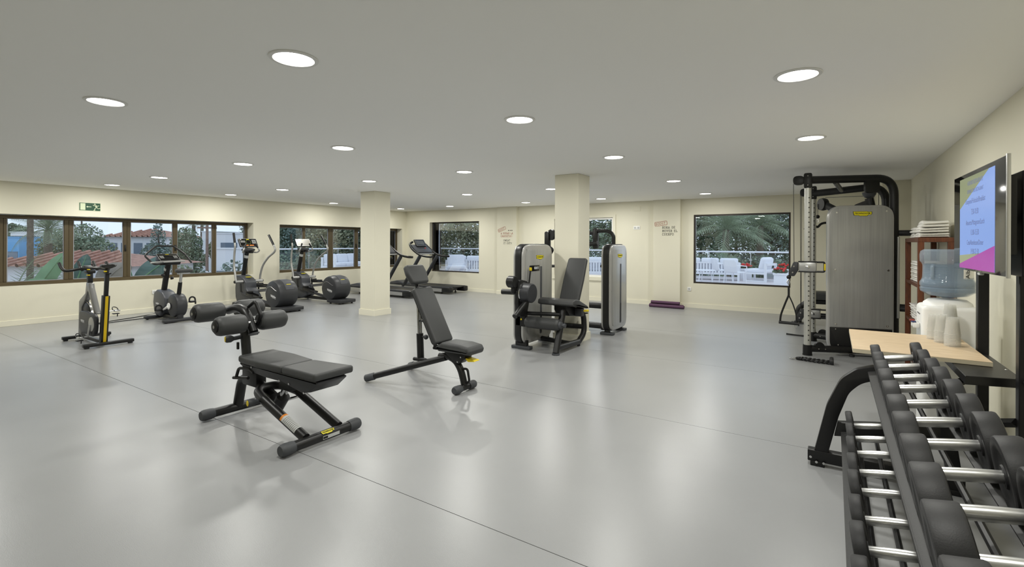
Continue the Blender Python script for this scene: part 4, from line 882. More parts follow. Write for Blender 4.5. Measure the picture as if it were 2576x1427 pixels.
# ------------------------------------------------------------------ adjustable incline bench
def incline_bench():
    Y = 3.74; O = V(-3.4, Y, 0)
    r = thing('incline_bench', O, 'black adjustable bench with raised backrest and headrest, mid floor', 'weight bench')
    b = MB(O); b.tube([(-3.0, Y-0.15, 0.042), (-3.0, Y+0.15, 0.042)], 0.03, 16); fb = b.build('front_foot_bar', M_BLK, r); bar_caps(None, (-3.0, Y-0.16, 0.042), (-3.0, Y+0.16, 0.042), 0.033, O, fb)
    b = MB(O); b.tube(smooth_curve([(-3.0, Y, 0.05), (-3.025, Y, 0.14), (-3.06, Y, 0.22), (-3.12, Y, 0.285), (-3.21, Y, 0.315), (-3.32, Y, 0.305)], 6), 0.034, 14); b.build('front_arch', M_BLK, r)
    for s_ in (-1, 1):
        b = MB(O); a = V(-3.24, Y+s_*0.01, 0.30); c = V(-4.03, Y+s_*0.31, 0.046)
        b.tube([a, c], 0.031, 14); lg = b.build('rear_leg', M_BLK, r)
        d = (a-c).normalized()
        b = MB(O); b.lathe([(0.0, 0.0), (0.034, 0.0), (0.038, 0.006), (0.038, 0.1), (0.034, 0.106)], c-d*0.03, d, 20); b.build('rubber_cap', M_CAP, lg)
    b = MB(O); b.tube([(-3.05, Y, 0.215), (-2.965, Y, 0.225), (-2.94, Y, 0.10), (-3.01, Y, 0.08)], 0.0115, 8, rad=0.03); b.build('carry_handle', M_BLK2, r)
    # seat
    b = MB(O); b.prism(rpoly([(-3.30, 0.415), (-3.2, 0.475), (-2.98, 0.475), (-2.87, 0.46), (-2.845, 0.42), (-2.86, 0.38), (-2.95, 0.385), (-3.24, 0.38)], [0.03, 0.05, 0.06, 0.03, 0.02, 0.02, 0.02, 0.02]), V(0, Y-0.125, 0), (1, 0, 0), (0, 0, 1), (0, 0.25, 0), bev=0.03, seg=3); b.build('seat_pad', M_UPH, r)
    b = MB(O); b.prism([(-3.24, 0.385), (-2.95, 0.385), (-2.96, 0.33), (-3.03, 0.275), (-3.08, 0.28)], V(0, Y-0.06, 0), (1, 0, 0), (0, 0, 1), (0, 0.12, 0), bev=0.008); b.build('seat_bracket', M_BLK2, r)
    for (x, z) in ((-3.0, 0.345), (-3.04, 0.295)):
        b = MB(O); b.lathe([(0.0, 0.0), (0.008, 0.0), (0.008, 0.004), (0.0, 0.005)], (x, Y-0.061, z), (0, -1, 0), 10); b.build('bolt', M_CHR, r)
    b = MB(O); b.prism(rpoly([(-2.97, 0.34), (-2.86, 0.325), (-2.85, 0.315), (-2.93, 0.305)], 0.008), V(0, Y-0.04, 0), (1, 0, 0), (0, 0, 1), (0, 0.08, 0)); b.build('seat_lever', M_YEL, r)
    # backrest
    a = V(-3.30, Y, 0.43); c = V(-3.605, Y, 0.965); d = (c-a).normalized(); L = (c-a).length
    b = cushion(O, a+V(0.0, 0, 0), (0, 1, 0), d, rpoly([(-0.135, 0), (0.135, 0), (0.135, L), (-0.135, L)], 0.035), 0.06, bev=0.02); bp = b.build('back_pad', M_UPH, r)
    n = V(0, 1, 0).cross(d)   # towards the sitter
    b = MB(O); b.prism(rpoly([(-0.12, 0.01), (0.12, 0.01), (0.12, L-0.01), (-0.12, L-0.01)], 0.03), a-n*0.012, (0, 1, 0), d, n*0.012); b.build('pad_board', M_BLK2, bp)
    b = MB(O); b.tube([a-n*0.02-d*0.06, c-n*0.02+d*0.12], 0.02, 10); b.build('back_beam', M_BLK2, r)
    b = MB(O); b.box((-3.325, Y-0.06, 0.405), (0.05, 0.02, 0.05), bev=0.006); b.box((-3.325, Y+0.06, 0.405), (0.05, 0.02, 0.05), bev=0.006); b.cyl((-3.325, Y-0.09, 0.40), (-3.325, Y+0.09, 0.40), 0.013, seg=10); b.build('hinge', M_BLK2, r)
    h0 = c+d*0.045; hl = 0.215
    b = cushion(O, h0, (0, 1, 0), d, rpoly([(-0.115, 0), (0.115, 0), (0.14, hl*0.55), (0.125, hl), (-0.125, hl), (-0.14, hl*0.55)], [0.035, 0.035, 0.12, 0.03, 0.03, 0.12]), 0.07, bev=0.024); b.build('head_pad', M_UPH, r)
    # telescopic support
    p = V(-3.585, Y, 0.235); q = V(-3.56, Y, 0.90)
    q = V(-3.62, Y, 0.90)
    dd = (q-p).normalized()
    b = MB(O); b.cyl(p-dd*0.02, p+dd*0.27, 0.036, seg=18); sl = b.build('support_sleeve', M_BLK, r)
    for yy in (-0.017, 0.017):
        b = MB(O); b.cyl(p+dd*0.25+V(0, yy, 0), q+V(0, yy, 0), 0.0135, seg=12); b.build('support_rod', M_CHR, r)
    b = MB(O); b.cyl(q-V(0, 0.06, 0), q+V(0, 0.06, 0), 0.02, seg=12); b.build('rod_pivot', M_BLK2, r)
    b = MB(O); b.tube([(-3.66, Y-0.02, 0.235), (-3.50, Y-0.02, 0.245), (-3.49, Y, 0.225), (-3.64, Y, 0.185)], 0.02, 10, rad=0.03); b.build('pivot_clamp', M_BLK2, r)
    for (t, s_) in ((0.24, 1), (0.40, 1)):
        b = MB(O); e = p+dd*t; b.cyl(e, e+V(0.07, 0, 0), 0.009, seg=8); b.ball(e+V(0.085, 0, 0), 0.026, 14, 8); b.build('pop_pin', M_CAP, r)
    return r
incline_bench()

# ------------------------------------------------------------------ weight-stack towers
def tower(r, O, xf, y0, y1, side, z0=0.06, z1=1.44, depth=0.16):
    """rounded shell tower in a plane x = xf; face towards +x"""
    w_ = y1-y0; yc = (y0+y1)/2
    poly = rpoly([(-w_/2, z0), (w_/2, z0), (w_/2, z1), (-w_/2, z1)], 0.17, n=8)
    b = MB(O); b.prism(poly, V(xf-depth+0.035, yc, 0), (0, 1, 0), (0, 0, 1), (depth-0.07, 0, 0), bev=0.006); b.build('tower_core', M_BLK, r)
    sh = rpoly([(-w_/2+0.008, z0+0.008), (w_/2-0.008, z0+0.008), (w_/2-0.008, z1-0.012), (-w_/2+0.008, z1-0.012)], 0.17, n=8)
    b = MB(O); b.prism(sh, V(xf-0.036, yc, 0), (0, 1, 0), (0, 0, 1), (0.036, 0, 0), bev=0.016, seg=3); fs = b.build('front_shell', M_GSH, r)
    b = MB(O); b.prism(sh, V(xf-depth, yc, 0), (0, 1, 0), (0, 0, 1), (0.036, 0, 0), bev=0.016, seg=3); b.build('back_shell', M_GSH, r)
    ins = rpoly([(-w_/2+0.07, z0+0.07), (w_/2-0.05, z0+0.07), (w_/2-0.05, z1-0.07), (-w_/2+0.07, z1-0.07)], 0.12, n=8)
    b = MB(O); b.prism(ins, V(xf+0.0005, yc, 0), (0, 1, 0), (0, 0, 1), (0.005, 0, 0), bev=0.002); b.build('mesh_panel', M_SHIELD, r)
    ys = yc+w_*0.08
    b = MB(O); b.box2((xf+0.006, ys-0.022, z0+0.1), (xf+0.011, ys+0.022, z1-0.32), bev=0.002); sl = b.build('guide_slot', M_PLG, r)
    b = MB(O); b.box2((xf+0.012, ys-0.012, z0+0.12), (xf+0.014, ys+0.012, z0+0.42)); b.build('weight_stack', M_BLK2, sl)
    badge((xf+0.006, yc+w_*0.04, z1-0.19), (1, 0, 0), 0.2, fs, O)
    for (yy, zz) in ((y0+0.06, 0.7), (y1-0.06, 0.7), (y0+0.1, 0.14), (y0+0.1, z1-0.08)):
        b = MB(O); b.lathe([(0.0, 0.0), (0.009, 0.0), (0.008, 0.004), (0.0, 0.005)], (xf+0.0005, yy, zz), (1, 0, 0), 10); b.build('bolt', M_CHR, fs)
    return fs, ys
def leg_extension():
    O = V(-3.3, 6.0, 0)
    r = thing('leg_extension_machine', O, 'leg extension machine with black seat and grey tower before the right pillar', 'gym machine')
    XF = -3.50
    fs, ys = tower(r, O, XF, 5.60, 6.44, 1)
    b = MB(O); b.box2((XF+0.006, ys-0.32, 1.06), (XF+0.012, ys-0.05, 1.14), bev=0.003); dp = b.build('counter_display', M_SCR, r)
    t = text_mesh('0.0:11', 0.05, V(XF+0.0125, ys-0.14, 1.10), (0, 1, 0), (0, 0, 1), O, bold=0.0006); t.build('display_digits', mat('lcd_digits', (215, 220, 220), 0.5, emit=(220, 225, 225), estr=0.3), dp, smooth=0)
    b = MB(O); b.tube([(XF+0.03, 5.66, 0.62), (XF+0.05, 5.72, 1.08)], 0.012, 8); lv = b.build('range_lever', M_BLK2, r)
    b = MB(O); b.box((XF+0.05, 5.722, 1.095), (0.03, 0.03, 0.045), bev=0.006); b.build('lever_tip', M_YEL, lv)
    for (yy, x0, x1) in ((5.70, -3.72, -3.42), (6.36, -3.68, -3.46)):
        b = MB(O); b.box2((x0, yy-0.045, 0.0), (x1, yy+0.045, 0.045), bev=0.01); b.build('tower_foot', M_CAP, r)
        b = MB(O); b.box2((x0+0.06, yy-0.03, 0.04), (x1-0.06, yy+0.03, 0.12), bev=0.005); b.build('tower_leg', M_BLK, r)
    # knee pivot with counterweight and arm (axis along x)
    b = MB(O); b.prism(rpoly([(5.42, 0.98), (5.66, 0.93), (5.70, 0.70), (5.62, 0.47), (5.45, 0.47), (5.40, 0.65)], 0.08), V(-3.50, 0, 0), (0, 1, 0), (0, 0, 1), (0.06, 0, 0), bev=0.01); b.build('cam_plate', M_BLK2, r)
    b = MB(O); b.lathe([(0.0, 0.0), (0.118, 0.0), (0.128, 0.008), (0.128, 0.13), (0.118, 0.14), (0.0, 0.145)], (-3.44, 5.53, 0.79), (1, 0, 0), 36); pv = b.build('knee_pivot', M_PLA, r)
    b = MB(O); b.lathe([(0.129, 0.0), (0.134, 0.0), (0.134, 0.016), (0.129, 0.016)], (-3.44, 5.53, 0.79), (1, 0, 0), 36, cap=False); b.build('pivot_ring', M_CHR, pv)
    b = MB(O); b.tube([(-3.36, 5.50, 0.70), (-3.36, 5.19, 0.52)], 0.034, 14); b.build('lever_arm', M_BLK, r)
    b = MB(O); b.lathe([(0.0, 0.0), (0.07, 0.0), (0.078, 0.01), (0.078, 0.10), (0.07, 0.11), (0.0, 0.11)], (-3.58, 5.38, 0.94), (1, 0, 0), 28); b.build('counterweight', M_BLK, r)
    b = MB(O); b.box2((-3.54, 5.36, 0.78), (-3.48, 5.62, 0.94), bev=0.02); b.build('counter_bracket', M_BLK2, r)
    b = MB(O); b.cyl((-3.70, 5.40, 0.80), (-3.47, 5.44, 0.80), 0.036, seg=16); b.build('counter_bar', M_BLK, r)
    # roller arm
    b = MB(O); b.box2((-3.62, 5.60, 0.32), (-3.46, 5.68, 0.55), bev=0.015); ra = b.build('roller_bracket', M_BLK2, r)
    b = MB(O); b.lathe([(0.0, 0.0), (0.012, 0.0), (0.012, 0.003), (0.0, 0.0035)], (-3.52, 5.5995, 0.42), (0, -1, 0), 12); b.build('yellow_dot', M_YEL, ra)
    b = MB(O); b.cyl((-3.47, 5.66, 0.50), (-3.0, 5.74, 0.51), 0.026, seg=14); b.build('cross_tube', M_BLK, r)
    b = MB(O); b.lathe([(0.02, 0.0), (0.06, 0.0), (0.072, 0.012), (0.077, 0.04), (0.078, 0.25), (0.077, 0.46), (0.071, 0.49), (0.055, 0.505), (0.02, 0.505)], (-3.47, 5.65, 0.385), (1, 0, 0), 28); ro = b.build('leg_roller', M_UPH, r)
    b = MB(O); b.lathe([(0.0, 0.0), (0.05, 0.0), (0.045, 0.03), (0.02, 0.04), (0.018, 0.06), (0.03, 0.065), (0.03, 0.085), (0.0, 0.087)], (-2.964, 5.65, 0.385), (1, 0, 0), 20); rk = b.build('roller_knob', M_CAP, ro)
    # seat frame
    b = MB(O); b.tube([(-3.0, 5.62, 0.02), (-3.02, 5.86, 0.56)], 0.043, 14); b.build('front_leg', M_BLK, r)
    b = MB(O); b.lathe([(0.0, 0.0), (0.052, 0.0), (0.05, 0.02), (0.043, 0.024)], (-3.0, 5.617, 0.0), (0, 0, 1), 18); b.build('leg_foot', M_CAP, r)
    b = MB(O); b.tube([(-3.0, 5.66, 0.085), (-3.0, 6.30, 0.06), (-3.0, 6.49, 0.16), (-3.0, 6.46, 0.42), (-3.0, 6.28, 0.52)], 0.04, 14, rad=[0.05, 0.16, 0.16], n=8); b.build('loop_frame', M_BLK, r)
    b = MB(O); b.cyl((-3.0, 6.30, 0.0), (-3.0, 6.30, 0.03), 0.022, seg=12); b.build('levelling_foot', M_RUB, r)
    b = MB(O); b.tube([(-3.48, 6.1, 0.09), (-3.0, 6.0, 0.085)], 0.034, 12); b.build('floor_beam', M_BLK, r)
    b = MB(O); b.tube([(-3.48, 6.44, 0.24), (-3.0, 6.46, 0.25)], 0.036, 12); b.build('cross_beam', M_BLK, r)
    # seat: raised front roll, cushion falling to the back
    b = MB(O); b.prism(rpoly([(5.70, 0.64), (5.72, 0.70), (5.80, 0.715), (5.90, 0.70), (6.16, 0.60), (6.20, 0.57), (6.18, 0.555), (5.88, 0.62), (5.78, 0.62)], [0.02, 0.03, 0.03, 0.04, 0.02, 0.01, 0.01, 0.03, 0.03]), V(-3.33, 0, 0), (0, 1, 0), (0, 0, 1), (0.53, 0, 0), bev=0.018, seg=3); b.build('seat_pad', M_UPH, r)
    b = MB(O); b.prism([(5.86, 0.62), (6.16, 0.555), (6.10, 0.45), (5.94, 0.47), (5.86, 0.55)], V(-3.16, 0, 0), (0, 1, 0), (0, 0, 1), (0.2, 0, 0), bev=0.01); b.build('seat_bracket', M_BLK2, r)
    b = MB(O); b.box2((-2.96, 6.08, 0.45), (-2.86, 6.18, 0.56), bev=0.01); b.build('seat_slide', M_PLA, r)
    b = MB(O); b.tube([(-2.92, 6.10, 0.47), (-2.84, 6.28, 0.48), (-2.94, 6.32, 0.47)], 0.008, 8, rad=0.03); b.build('adjust_handle', M_BLK2, r)
    b = MB(O); b.tube([(-2.88, 6.14, 0.525), (-2.84, 6.26, 0.515)], 0.016, 10); b.build('yellow_grip', M_YEL, r)
    a = V(-3.075, 6.17, 0.625); c = V(-3.045, 6.40, 1.225); d = (c-a).normalized(); L = (c-a).length
    b = cushion(O, a, (-1, 0, 0), d, rpoly([(-0.15, 0), (0.15, 0), (0.155, L*0.5), (0.145, L), (-0.145, L), (-0.155, L*0.5)], [0.045, 0.045, 0.3, 0.04, 0.04, 0.3]), -0.055, bev=0.018); b.build('back_pad', M_UPH, r)
    b = MB(O); b.tube([a+V(0.0, 0.07, -0.12), c+V(0, 0.06, -0.2)], 0.028, 10); b.build('back_support', M_BLK2, r)
    return r
leg_extension()
def press_machine():
    O = V(-3.3, 7.65, 0)
    r = thing('press_machine', O, 'grey tower machine half hidden behind the right pillar', 'gym machine')
    XF = -2.90
    fs, ys = tower(r, O, XF, 7.22, 7.96, 1)
    for yy in (7.33, 7.86):
        b = MB(O); b.box2((XF-0.2, yy-0.05, 0.0), (XF+0.02, yy+0.05, 0.04), bev=0.01); b.build('tower_foot', M_CAP, r)
        b = MB(O); b.box2((XF-0.13, yy-0.03, 0.035), (XF-0.05, yy+0.03, 0.12), bev=0.005); b.build('tower_leg', M_BLK, r)
    b = MB(O); b.tube([(XF-0.09, 7.36, 0.075), (XF-0.09, 7.84, 0.075)], 0.028, 10); b.build('foot_beam', M_BLK, r)
    b = MB(O); b.tube([(-2.98, 7.42, 0.44), (-4.1, 7.42, 0.44)], 0.05, 12); b.build('upper_beam', M_BLK, r)
    b = MB(O); b.tube([(-2.98, 7.45, 0.11), (-4.2, 7.45, 0.11)], 0.05, 12); b.box2((-3.14, 7.39, 0.05), (-3.0, 7.51, 0.17), bev=0.02); b.build('base_beam', M_BLK, r)
    # seat and back pad behind the pillar
    b = MB(O); b.prism(rpoly([(-0.2, -0.22), (0.2, -0.18), (0.2, 0.18), (-0.2, 0.22)], 0.05), V(-3.75, 7.55, 0.50), (1, 0, 0), (0, 1, 0), (0, 0, 0.07), bev=0.02); b.build('seat_pad', M_UPH, r)
    b = MB(O); b.prism(rpoly([(-0.14, 0.66), (0.14, 0.66), (0.14, 1.2), (-0.14, 1.2)], 0.04), V(-3.75, 7.80, 0), (1, 0, 0), (0, 0, 1), (0, 0.07, 0), bev=0.02); b.build('back_pad', M_UPH, r)
    b = MB(O); b.cyl((-3.75, 7.58, 0.1), (-3.75, 7.58, 0.52), 0.045, seg=14); b.cyl((-3.75, 7.9, 0.1), (-3.75, 7.9, 1.3), 0.04, seg=14); b.build('seat_column', M_BLK, r)
    # overhead frame and press arms either side of the pillar
    b = MB(O); b.tube([(-2.98, 7.55, 1.30), (-2.98, 7.55, 1.60), (-3.08, 7.55, 1.655), (-3.30, 7.55, 1.655)], 0.03, 12, rad=0.12, n=6); b.build('right_arm', M_BLK, r)
    b = MB(O); b.box2((-3.33, 7.50, 1.36), (-3.25, 7.60, 1.70), bev=0.02); b.build('arm_joint', M_BLK, r)
    b = MB(O); b.cyl((-3.52, 7.50, 1.41), (-3.24, 7.50, 1.46), 0.036, seg=14); b.build('right_handle', M_RUB, r)
    b = MB(O); b.cyl((-3.3, 7.55, 1.62), (-4.2, 7.6, 1.62), 0.03, seg=12); b.build('pivot_beam', M_BLK, r)
    b = MB(O); b.lathe([(0.0, -0.03), (0.09, -0.03), (0.1, 0.0), (0.09, 0.03), (0.0, 0.03)], (-4.15, 7.6, 1.60), (0.3, 1, 0), 20); b.box2((-4.28, 7.55, 1.36), (-4.18, 7.65, 1.66), bev=0.03); b.tube([(-4.23, 7.6, 1.40), (-4.12, 7.6, 1.34), (-4.2, 7.6, 1.22)], 0.026, 10, rad=0.04); b.build('left_arm', M_BLK, r)
    b = MB(O); b.cyl((-4.3, 7.5, 1.04), (-3.9, 7.6, 1.06), 0.025, seg=12); b.build('left_handle', M_BLK, r)
    b = MB(O); b.cyl((-3.12, 7.36, 1.09), (-2.96, 7.36, 1.03), 0.022, seg=12); b.build('assist_lever', M_BLK, r)
    return r
press_machine()

# ------------------------------------------------------------------ cable station
def cable_station():
    O = V(0.2, 8.1, 0)
    r = thing('cable_station', O, 'tall cable pulley station with large grey shield beside the shelf', 'gym machine')
    M_POST = mat('post_aluminium', (196, 196, 190), 0.34, metal=0.55)
    near = V(-0.275, 7.48, 0); far = V(-0.25, 8.62, 0)
    for (p, zt, nm) in ((near, 2.19, 'near_post'), (far, 2.13, 'far_post')):
        b = MB(O); b.cyl(p+V(0, 0, 0.12), p+V(0, 0, zt), 0.041, seg=24); po = b.build(nm, M_POST, r)
        b = MB(O)
        for k in range(30):
            z = 0.2+k*0.064; b.box(p+V(0.014, -0.0385, z), (0.014, 0.006, 0.013))
        tag(b.build('hole_marks', M_INK, po, smooth=0), kind='stuff')
        b = MB(O); b.cyl(p, p+V(0, 0, 0.135), 0.055, 0.052, 20); b.cyl(p, p+V(0, 0, 0.012), 0.058, 0.058, 20); b.build('post_base', M_BLK2, r)
        b = MB(O); b.box(p+V(0, 0, zt+0.09), (0.095, 0.095, 0.2), bev=0.02); hd = b.build('post_head', M_BLK, r)
        b = MB(O); b.prism(rpoly([(-0.17, 0.04), (-0.04, 0.04), (-0.04, 0.16), (-0.17, 0.16)], 0.055), p+V(0, -0.03, zt), (1, 0, 0), (0, 0, 1), (0, 0.06, 0), bev=0.006); b.build('pulley_cover', M_BLK, hd)
        for (dx, dz) in ((0.0, 0.15), (0.0, 0.03)):
            b = MB(O); b.lathe([(0, 0), (0.006, 0), (0.006, 0.003), (0, 0.004)], p+V(dx, -0.0478, zt+dz), (0, -1, 0), 8); b.build('bolt', M_CHR, hd)
    # overhead tubes bending down into the tower
    b = MB(O); b.tube([near+V(0, 0, 2.29), V(0.56, 7.98, 2.315), V(0.66, 8.04, 2.22), V(0.67, 8.05, 0.3)], 0.05, 16, rad=[0.0, 0.0], n=8) if False else b.tube([near+V(0, 0, 2.29), V(0.66, 8.02, 2.315), V(0.67, 8.04, 0.25)], 0.05, 16, rad=0.22, n=10); b.build('near_top_tube', M_BLK, r)
    b = MB(O); b.tube([far+V(0, 0, 2.21), V(0.60, 8.33, 2.25), V(0.61, 8.32, 0.25)], 0.05, 16, rad=0.22, n=10); b.build('far_top_tube', M_BLK, r)
    b = MB(O); b.tube([V(0.02, 7.68, 2.27), V(0.10, 8.40, 2.22)], 0.03, 12); b.build('cross_brace', M_PLG, r)
    b = MB(O); b.prism(rpoly([(-0.08, 2.12), (0.1, 2.12), (0.1, 2.30), (-0.08, 2.30)], [0.05, 0.05, 0.0, 0.0]), V(0.42, 7.84, 0), (0.87, 0.5, 0), (0, 0, 1), (-0.02, 0.035, 0), bev=0.004); b.build('pulley_plate', M_BLK, r)
    b = MB(O); b.lathe([(0.0, -0.09), (0.05, -0.07), (0.075, -0.03), (0.08, 0.0), (0.0, 0.0)], (0.40, 8.0, 2.14), (0, 0, 1), 20); b.build('pulley_bowl', M_PLG, r)
    b = MB(O); b.cyl((0.40, 8.02, 2.06), (0.44, 8.02, 1.85), 0.05, seg=14); b.prism(rpoly([(0.18, 1.85), (0.40, 1.85), (0.40, 2.05), (0.24, 1.98)], 0.05), V(0, 7.99, 0), (1, 0, 0), (0, 0, 1), (0, 0.05, 0)); b.build('lat_column', M_BLK2, r)
    # lat arm on the back with its curl bar
    b = MB(O); b.tube([(-0.13, 9.0, 2.08), (0.33, 8.45, 1.75)], 0.055, 12, rx=0.035); b.lathe([(0.0, -0.04), (0.09, -0.04), (0.1, 0.0), (0.09, 0.04), (0.0, 0.04)], (-0.13, 9.0, 2.07), (0.8, 0.55, 0), 22); b.build('lat_arm', M_BLK, r)
    b = MB(O); b.tube([(-0.10, 9.02, 2.175), (0.42, 8.1, 2.10)], 0.004, 6); b.build('lat_cable', M_BLK2, r)
    b = MB(O); q = V(-0.20, 9.02, 0.08); b.cyl(q+V(0, 0, 2.0), q+V(0, 0, 1.83), 0.004, seg=6); b.ball(q+V(0, 0, 1.80), 0.03, 12, 8); b.build('cable_stop', M_BLK2, r)
    b = MB(O); b.tube([q+V(0, 0, 1.775), q+V(0.015, 0, 1.74), q+V(0, 0, 1.70), q+V(-0.015, 0, 1.74), q+V(0, 0, 1.775)], 0.005, 6); b.build('snap_hook', M_CHR, r)
    b = MB(O); b.tube(smooth_curve([q+V(-0.17, -0.1, 1.60), q+V(-0.12, -0.07, 1.68), q+V(-0.04, -0.02, 1.66), q+V(0.0, 0, 1.64), q+V(0.05, 0.02, 1.69), q+V(0.13, 0.06, 1.70), q+V(0.2, 0.1, 1.62)], 6), 0.018, 10); b.build('curl_bar', M_BLK, r)
    # shield (turned a little towards the room)
    an = math.radians(16); u = V(math.cos(an), math.sin(an), 0); n = V(math.sin(an), -math.cos(an), 0); o = V(0.30, 7.735, 0)
    sh = rpoly([(-0.365, 0.02), (0.365, 0.02), (0.365, 1.955), (-0.365, 1.955)], [0.2, 0.2, 0.17, 0.17], n=8)
    b = MB(O); b.prism(sh, o-n*0.10, u, (0, 0, 1), n*0.10, bev=0.012, seg=3); b.build('shield_shell', M_GSH, r)
    b = MB(O); b.prism(rpoly([(-0.345, 0.375), (0.345, 0.375), (0.345, 1.935), (-0.345, 1.935)], [0.004, 0.004, 0.155, 0.155], n=8), o+n*0.0005, u, (0, 0, 1), n*0.006, bev=0.002); sp_ = b.build('shield_panel', M_SHIELD, r)
    b = MB(O); b.prism(rpoly([(-0.345, 0.04), (0.345, 0.04), (0.345, 0.368), (-0.345, 0.368)], [0.19, 0.19, 0.004, 0.004], n=8), o+n*0.0005, u, (0, 0, 1), n*0.006, bev=0.002); kp = b.build('kick_panel', M_BLK2, r)
    badge(o+u*0.015+n*0.0068+V(0, 0, 1.845), n, 0.2, sp_, O)
    for (x, z) in ((-0.27, 1.865), (0.28, 1.875), (-0.285, 1.12), (0.30, 1.12), (-0.28, 0.41), (0.29, 0.41)):
        b = MB(O); b.lathe([(0, 0), (0.013, 0), (0.012, 0.004), (0.007, 0.0045), (0.006, 0.002), (0, 0.002)], o+u*x+n*0.0066+V(0, 0, z), n, 14); b.build('screw', M_CHR, sp_)
    for (x, z) in ((-0.28, 0.345), (-0.25, 0.14)):
        b = MB(O); b.lathe([(0, 0), (0.008, 0), (0.007, 0.004), (0, 0.0045)], o+u*x+n*0.0066+V(0, 0, z), n, 12); b.build('screw', M_CHR, kp)
    # weight stack housing behind the shield
    b = MB(O); b.box2((0.12, 7.98, 0.06), (0.56, 8.22, 1.9), bev=0.03); b.build('stack_housing', M_PLA, r)
    # base tubes
    for (p, e) in ((near, V(0.5, 7.85, 0.085)), (far, V(0.5, 8.35, 0.085))):
        b = MB(O); b.tube([p+V(0, 0, 0.085), e], 0.045, 14); bt = b.build('base_tube', M_BLK, r)
        d = (e-(p+V(0, 0, 0.085))).normalized(); nn = d.cross(V(0, 0, 1)).normalized(); nn = nn if nn.y < 0 else -nn
        for t in (0.12, 0.2):
            b = MB(O); b.lathe([(0, 0), (0.007, 0), (0.007, 0.004), (0, 0.005)], p+V(0, 0, 0.09)+d*t+nn*0.0435, nn, 8); b.build('bolt', M_CHR, bt)
        b = MB(O); b.lathe([(0, -0.02), (0.06, -0.02), (0.065, 0), (0.06, 0.02), (0, 0.02)], p+V(0.13, 0.04, 0.115), nn, 20); b.build('low_pulley', M_BLK2, r)
    b = MB(O); b.cyl((0.21, 7.68, 0.0), (0.21, 7.68, 0.03), 0.03, seg=12); b.build('levelling_foot', M_RUB, r)
    b = MB(O); b.cyl((0.45, 8.25, 0.0), (0.45, 8.25, 0.1), 0.04, seg=12); b.build('tower_foot', M_RUB, r)
    # carriages with handles
    for (p, z, hang) in ((near, 1.155, True), (far, 0.41, False)):
        b = MB(O); b.box(p+V(0.0, 0, z), (0.20, 0.11, 0.125), bev=0.02); cg = b.build('carriage', M_SIL, r)
        for zz in (-0.066, 0.066):
            b = MB(O); b.box(p+V(0.0, 0, z+zz), (0.215, 0.118, 0.014), bev=0.006); b.build('carriage_rim', M_BLK2, cg)
        b = MB(O); b.lathe([(0.0, 0.0), (0.024, 0.0), (0.024, 0.008), (0.012, 0.014), (0.0, 0.016)], p+V(0, -0.0556, z), (0, -1, 0), 18); b.build('carriage_pin', M_CHR, cg)
        b = MB(O); b.tube([p+V(0.10, 0, z+0.062), p+V(0.185, 0, z+0.062), p+V(0.185, 0, z-0.062), p+V(0.10, 0, z-0.062)], 0.012, 8, rad=0.02); b.build('carriage_handle', M_BLK2, cg)
        b = MB(O); b.box(p+V(0.19, -0.006, z), (0.02, 0.022, 0.085), bev=0.005); b.build('handle_grip', M_YEL, cg)
        b = MB(O); b.prism(rpoly([(-0.20, -0.13), (-0.15, -0.13), (-0.105, -0.05), (-0.105, 0.06), (-0.16, 0.06), (-0.205, -0.05)], 0.02), p+V(0, -0.025, z), (1, 0, 0), (0, 0, 1), (0, 0.05, 0), bev=0.005); sw = b.build('swivel_pulley', M_PLA, cg)
        for (dx, dz) in ((-0.155, -0.0), (-0.17, -0.08)):
            b = MB(O); b.lathe([(0, 0), (0.011, 0), (0.01, 0.004), (0, 0.005)], p+V(dx, -0.0258, z+dz), (0, -1, 0), 10); b.build('bolt', M_CHR, sw)
        b = MB(O); b.ball(p+V(-0.215, 0, z-0.145), 0.028, 12, 8); b.build('cable_stop', M_BLK2, r)
        b = MB(O); b.tube([p+V(-0.215, 0, z-0.17), p+V(-0.2, 0, z-0.21), p+V(-0.215, 0, z-0.255), p+V(-0.235, 0, z-0.21), p+V(-0.215, 0, z-0.17)], 0.006, 6); b.build('snap_hook', M_CHR, r)
        b = MB(O); b.cyl(p+V(-0.155, 0, z+0.05), V(p.x-0.165, p.y, 2.25), 0.0035, seg=6); b.build('cable', M_BLK2, r)
    b = MB(O); b.cyl((-0.40, 8.62, 0.45), (-0.40, 8.62, 2.2), 0.0035, seg=6); b.build('cable', M_BLK2, r)
    for (x, y) in ((0.42, 7.95), (0.50, 7.98)):
        b = MB(O); b.cyl((x, y, 1.9), (x, y, 2.24), 0.0035, seg=6); b.build('cable', M_BLK2, r)
    # chin bar / side handles on the right
    for (z, h) in ((1.60, 0), (0.62, 1)):
        b = MB(O); b.tube([(0.70, 8.05, z), (0.84, 8.02, z), (0.84, 8.3, z), (0.7, 8.3, z)], 0.036, 12, rad=0.06); b.build('side_handle', M_RUB, r)
    b = MB(O); b.cyl((0.705, 8.0, 0.5), (0.705, 8.0, 1.55), 0.018, seg=10); b.build('side_guide', M_STEEL, r)
    return r
cable_station()
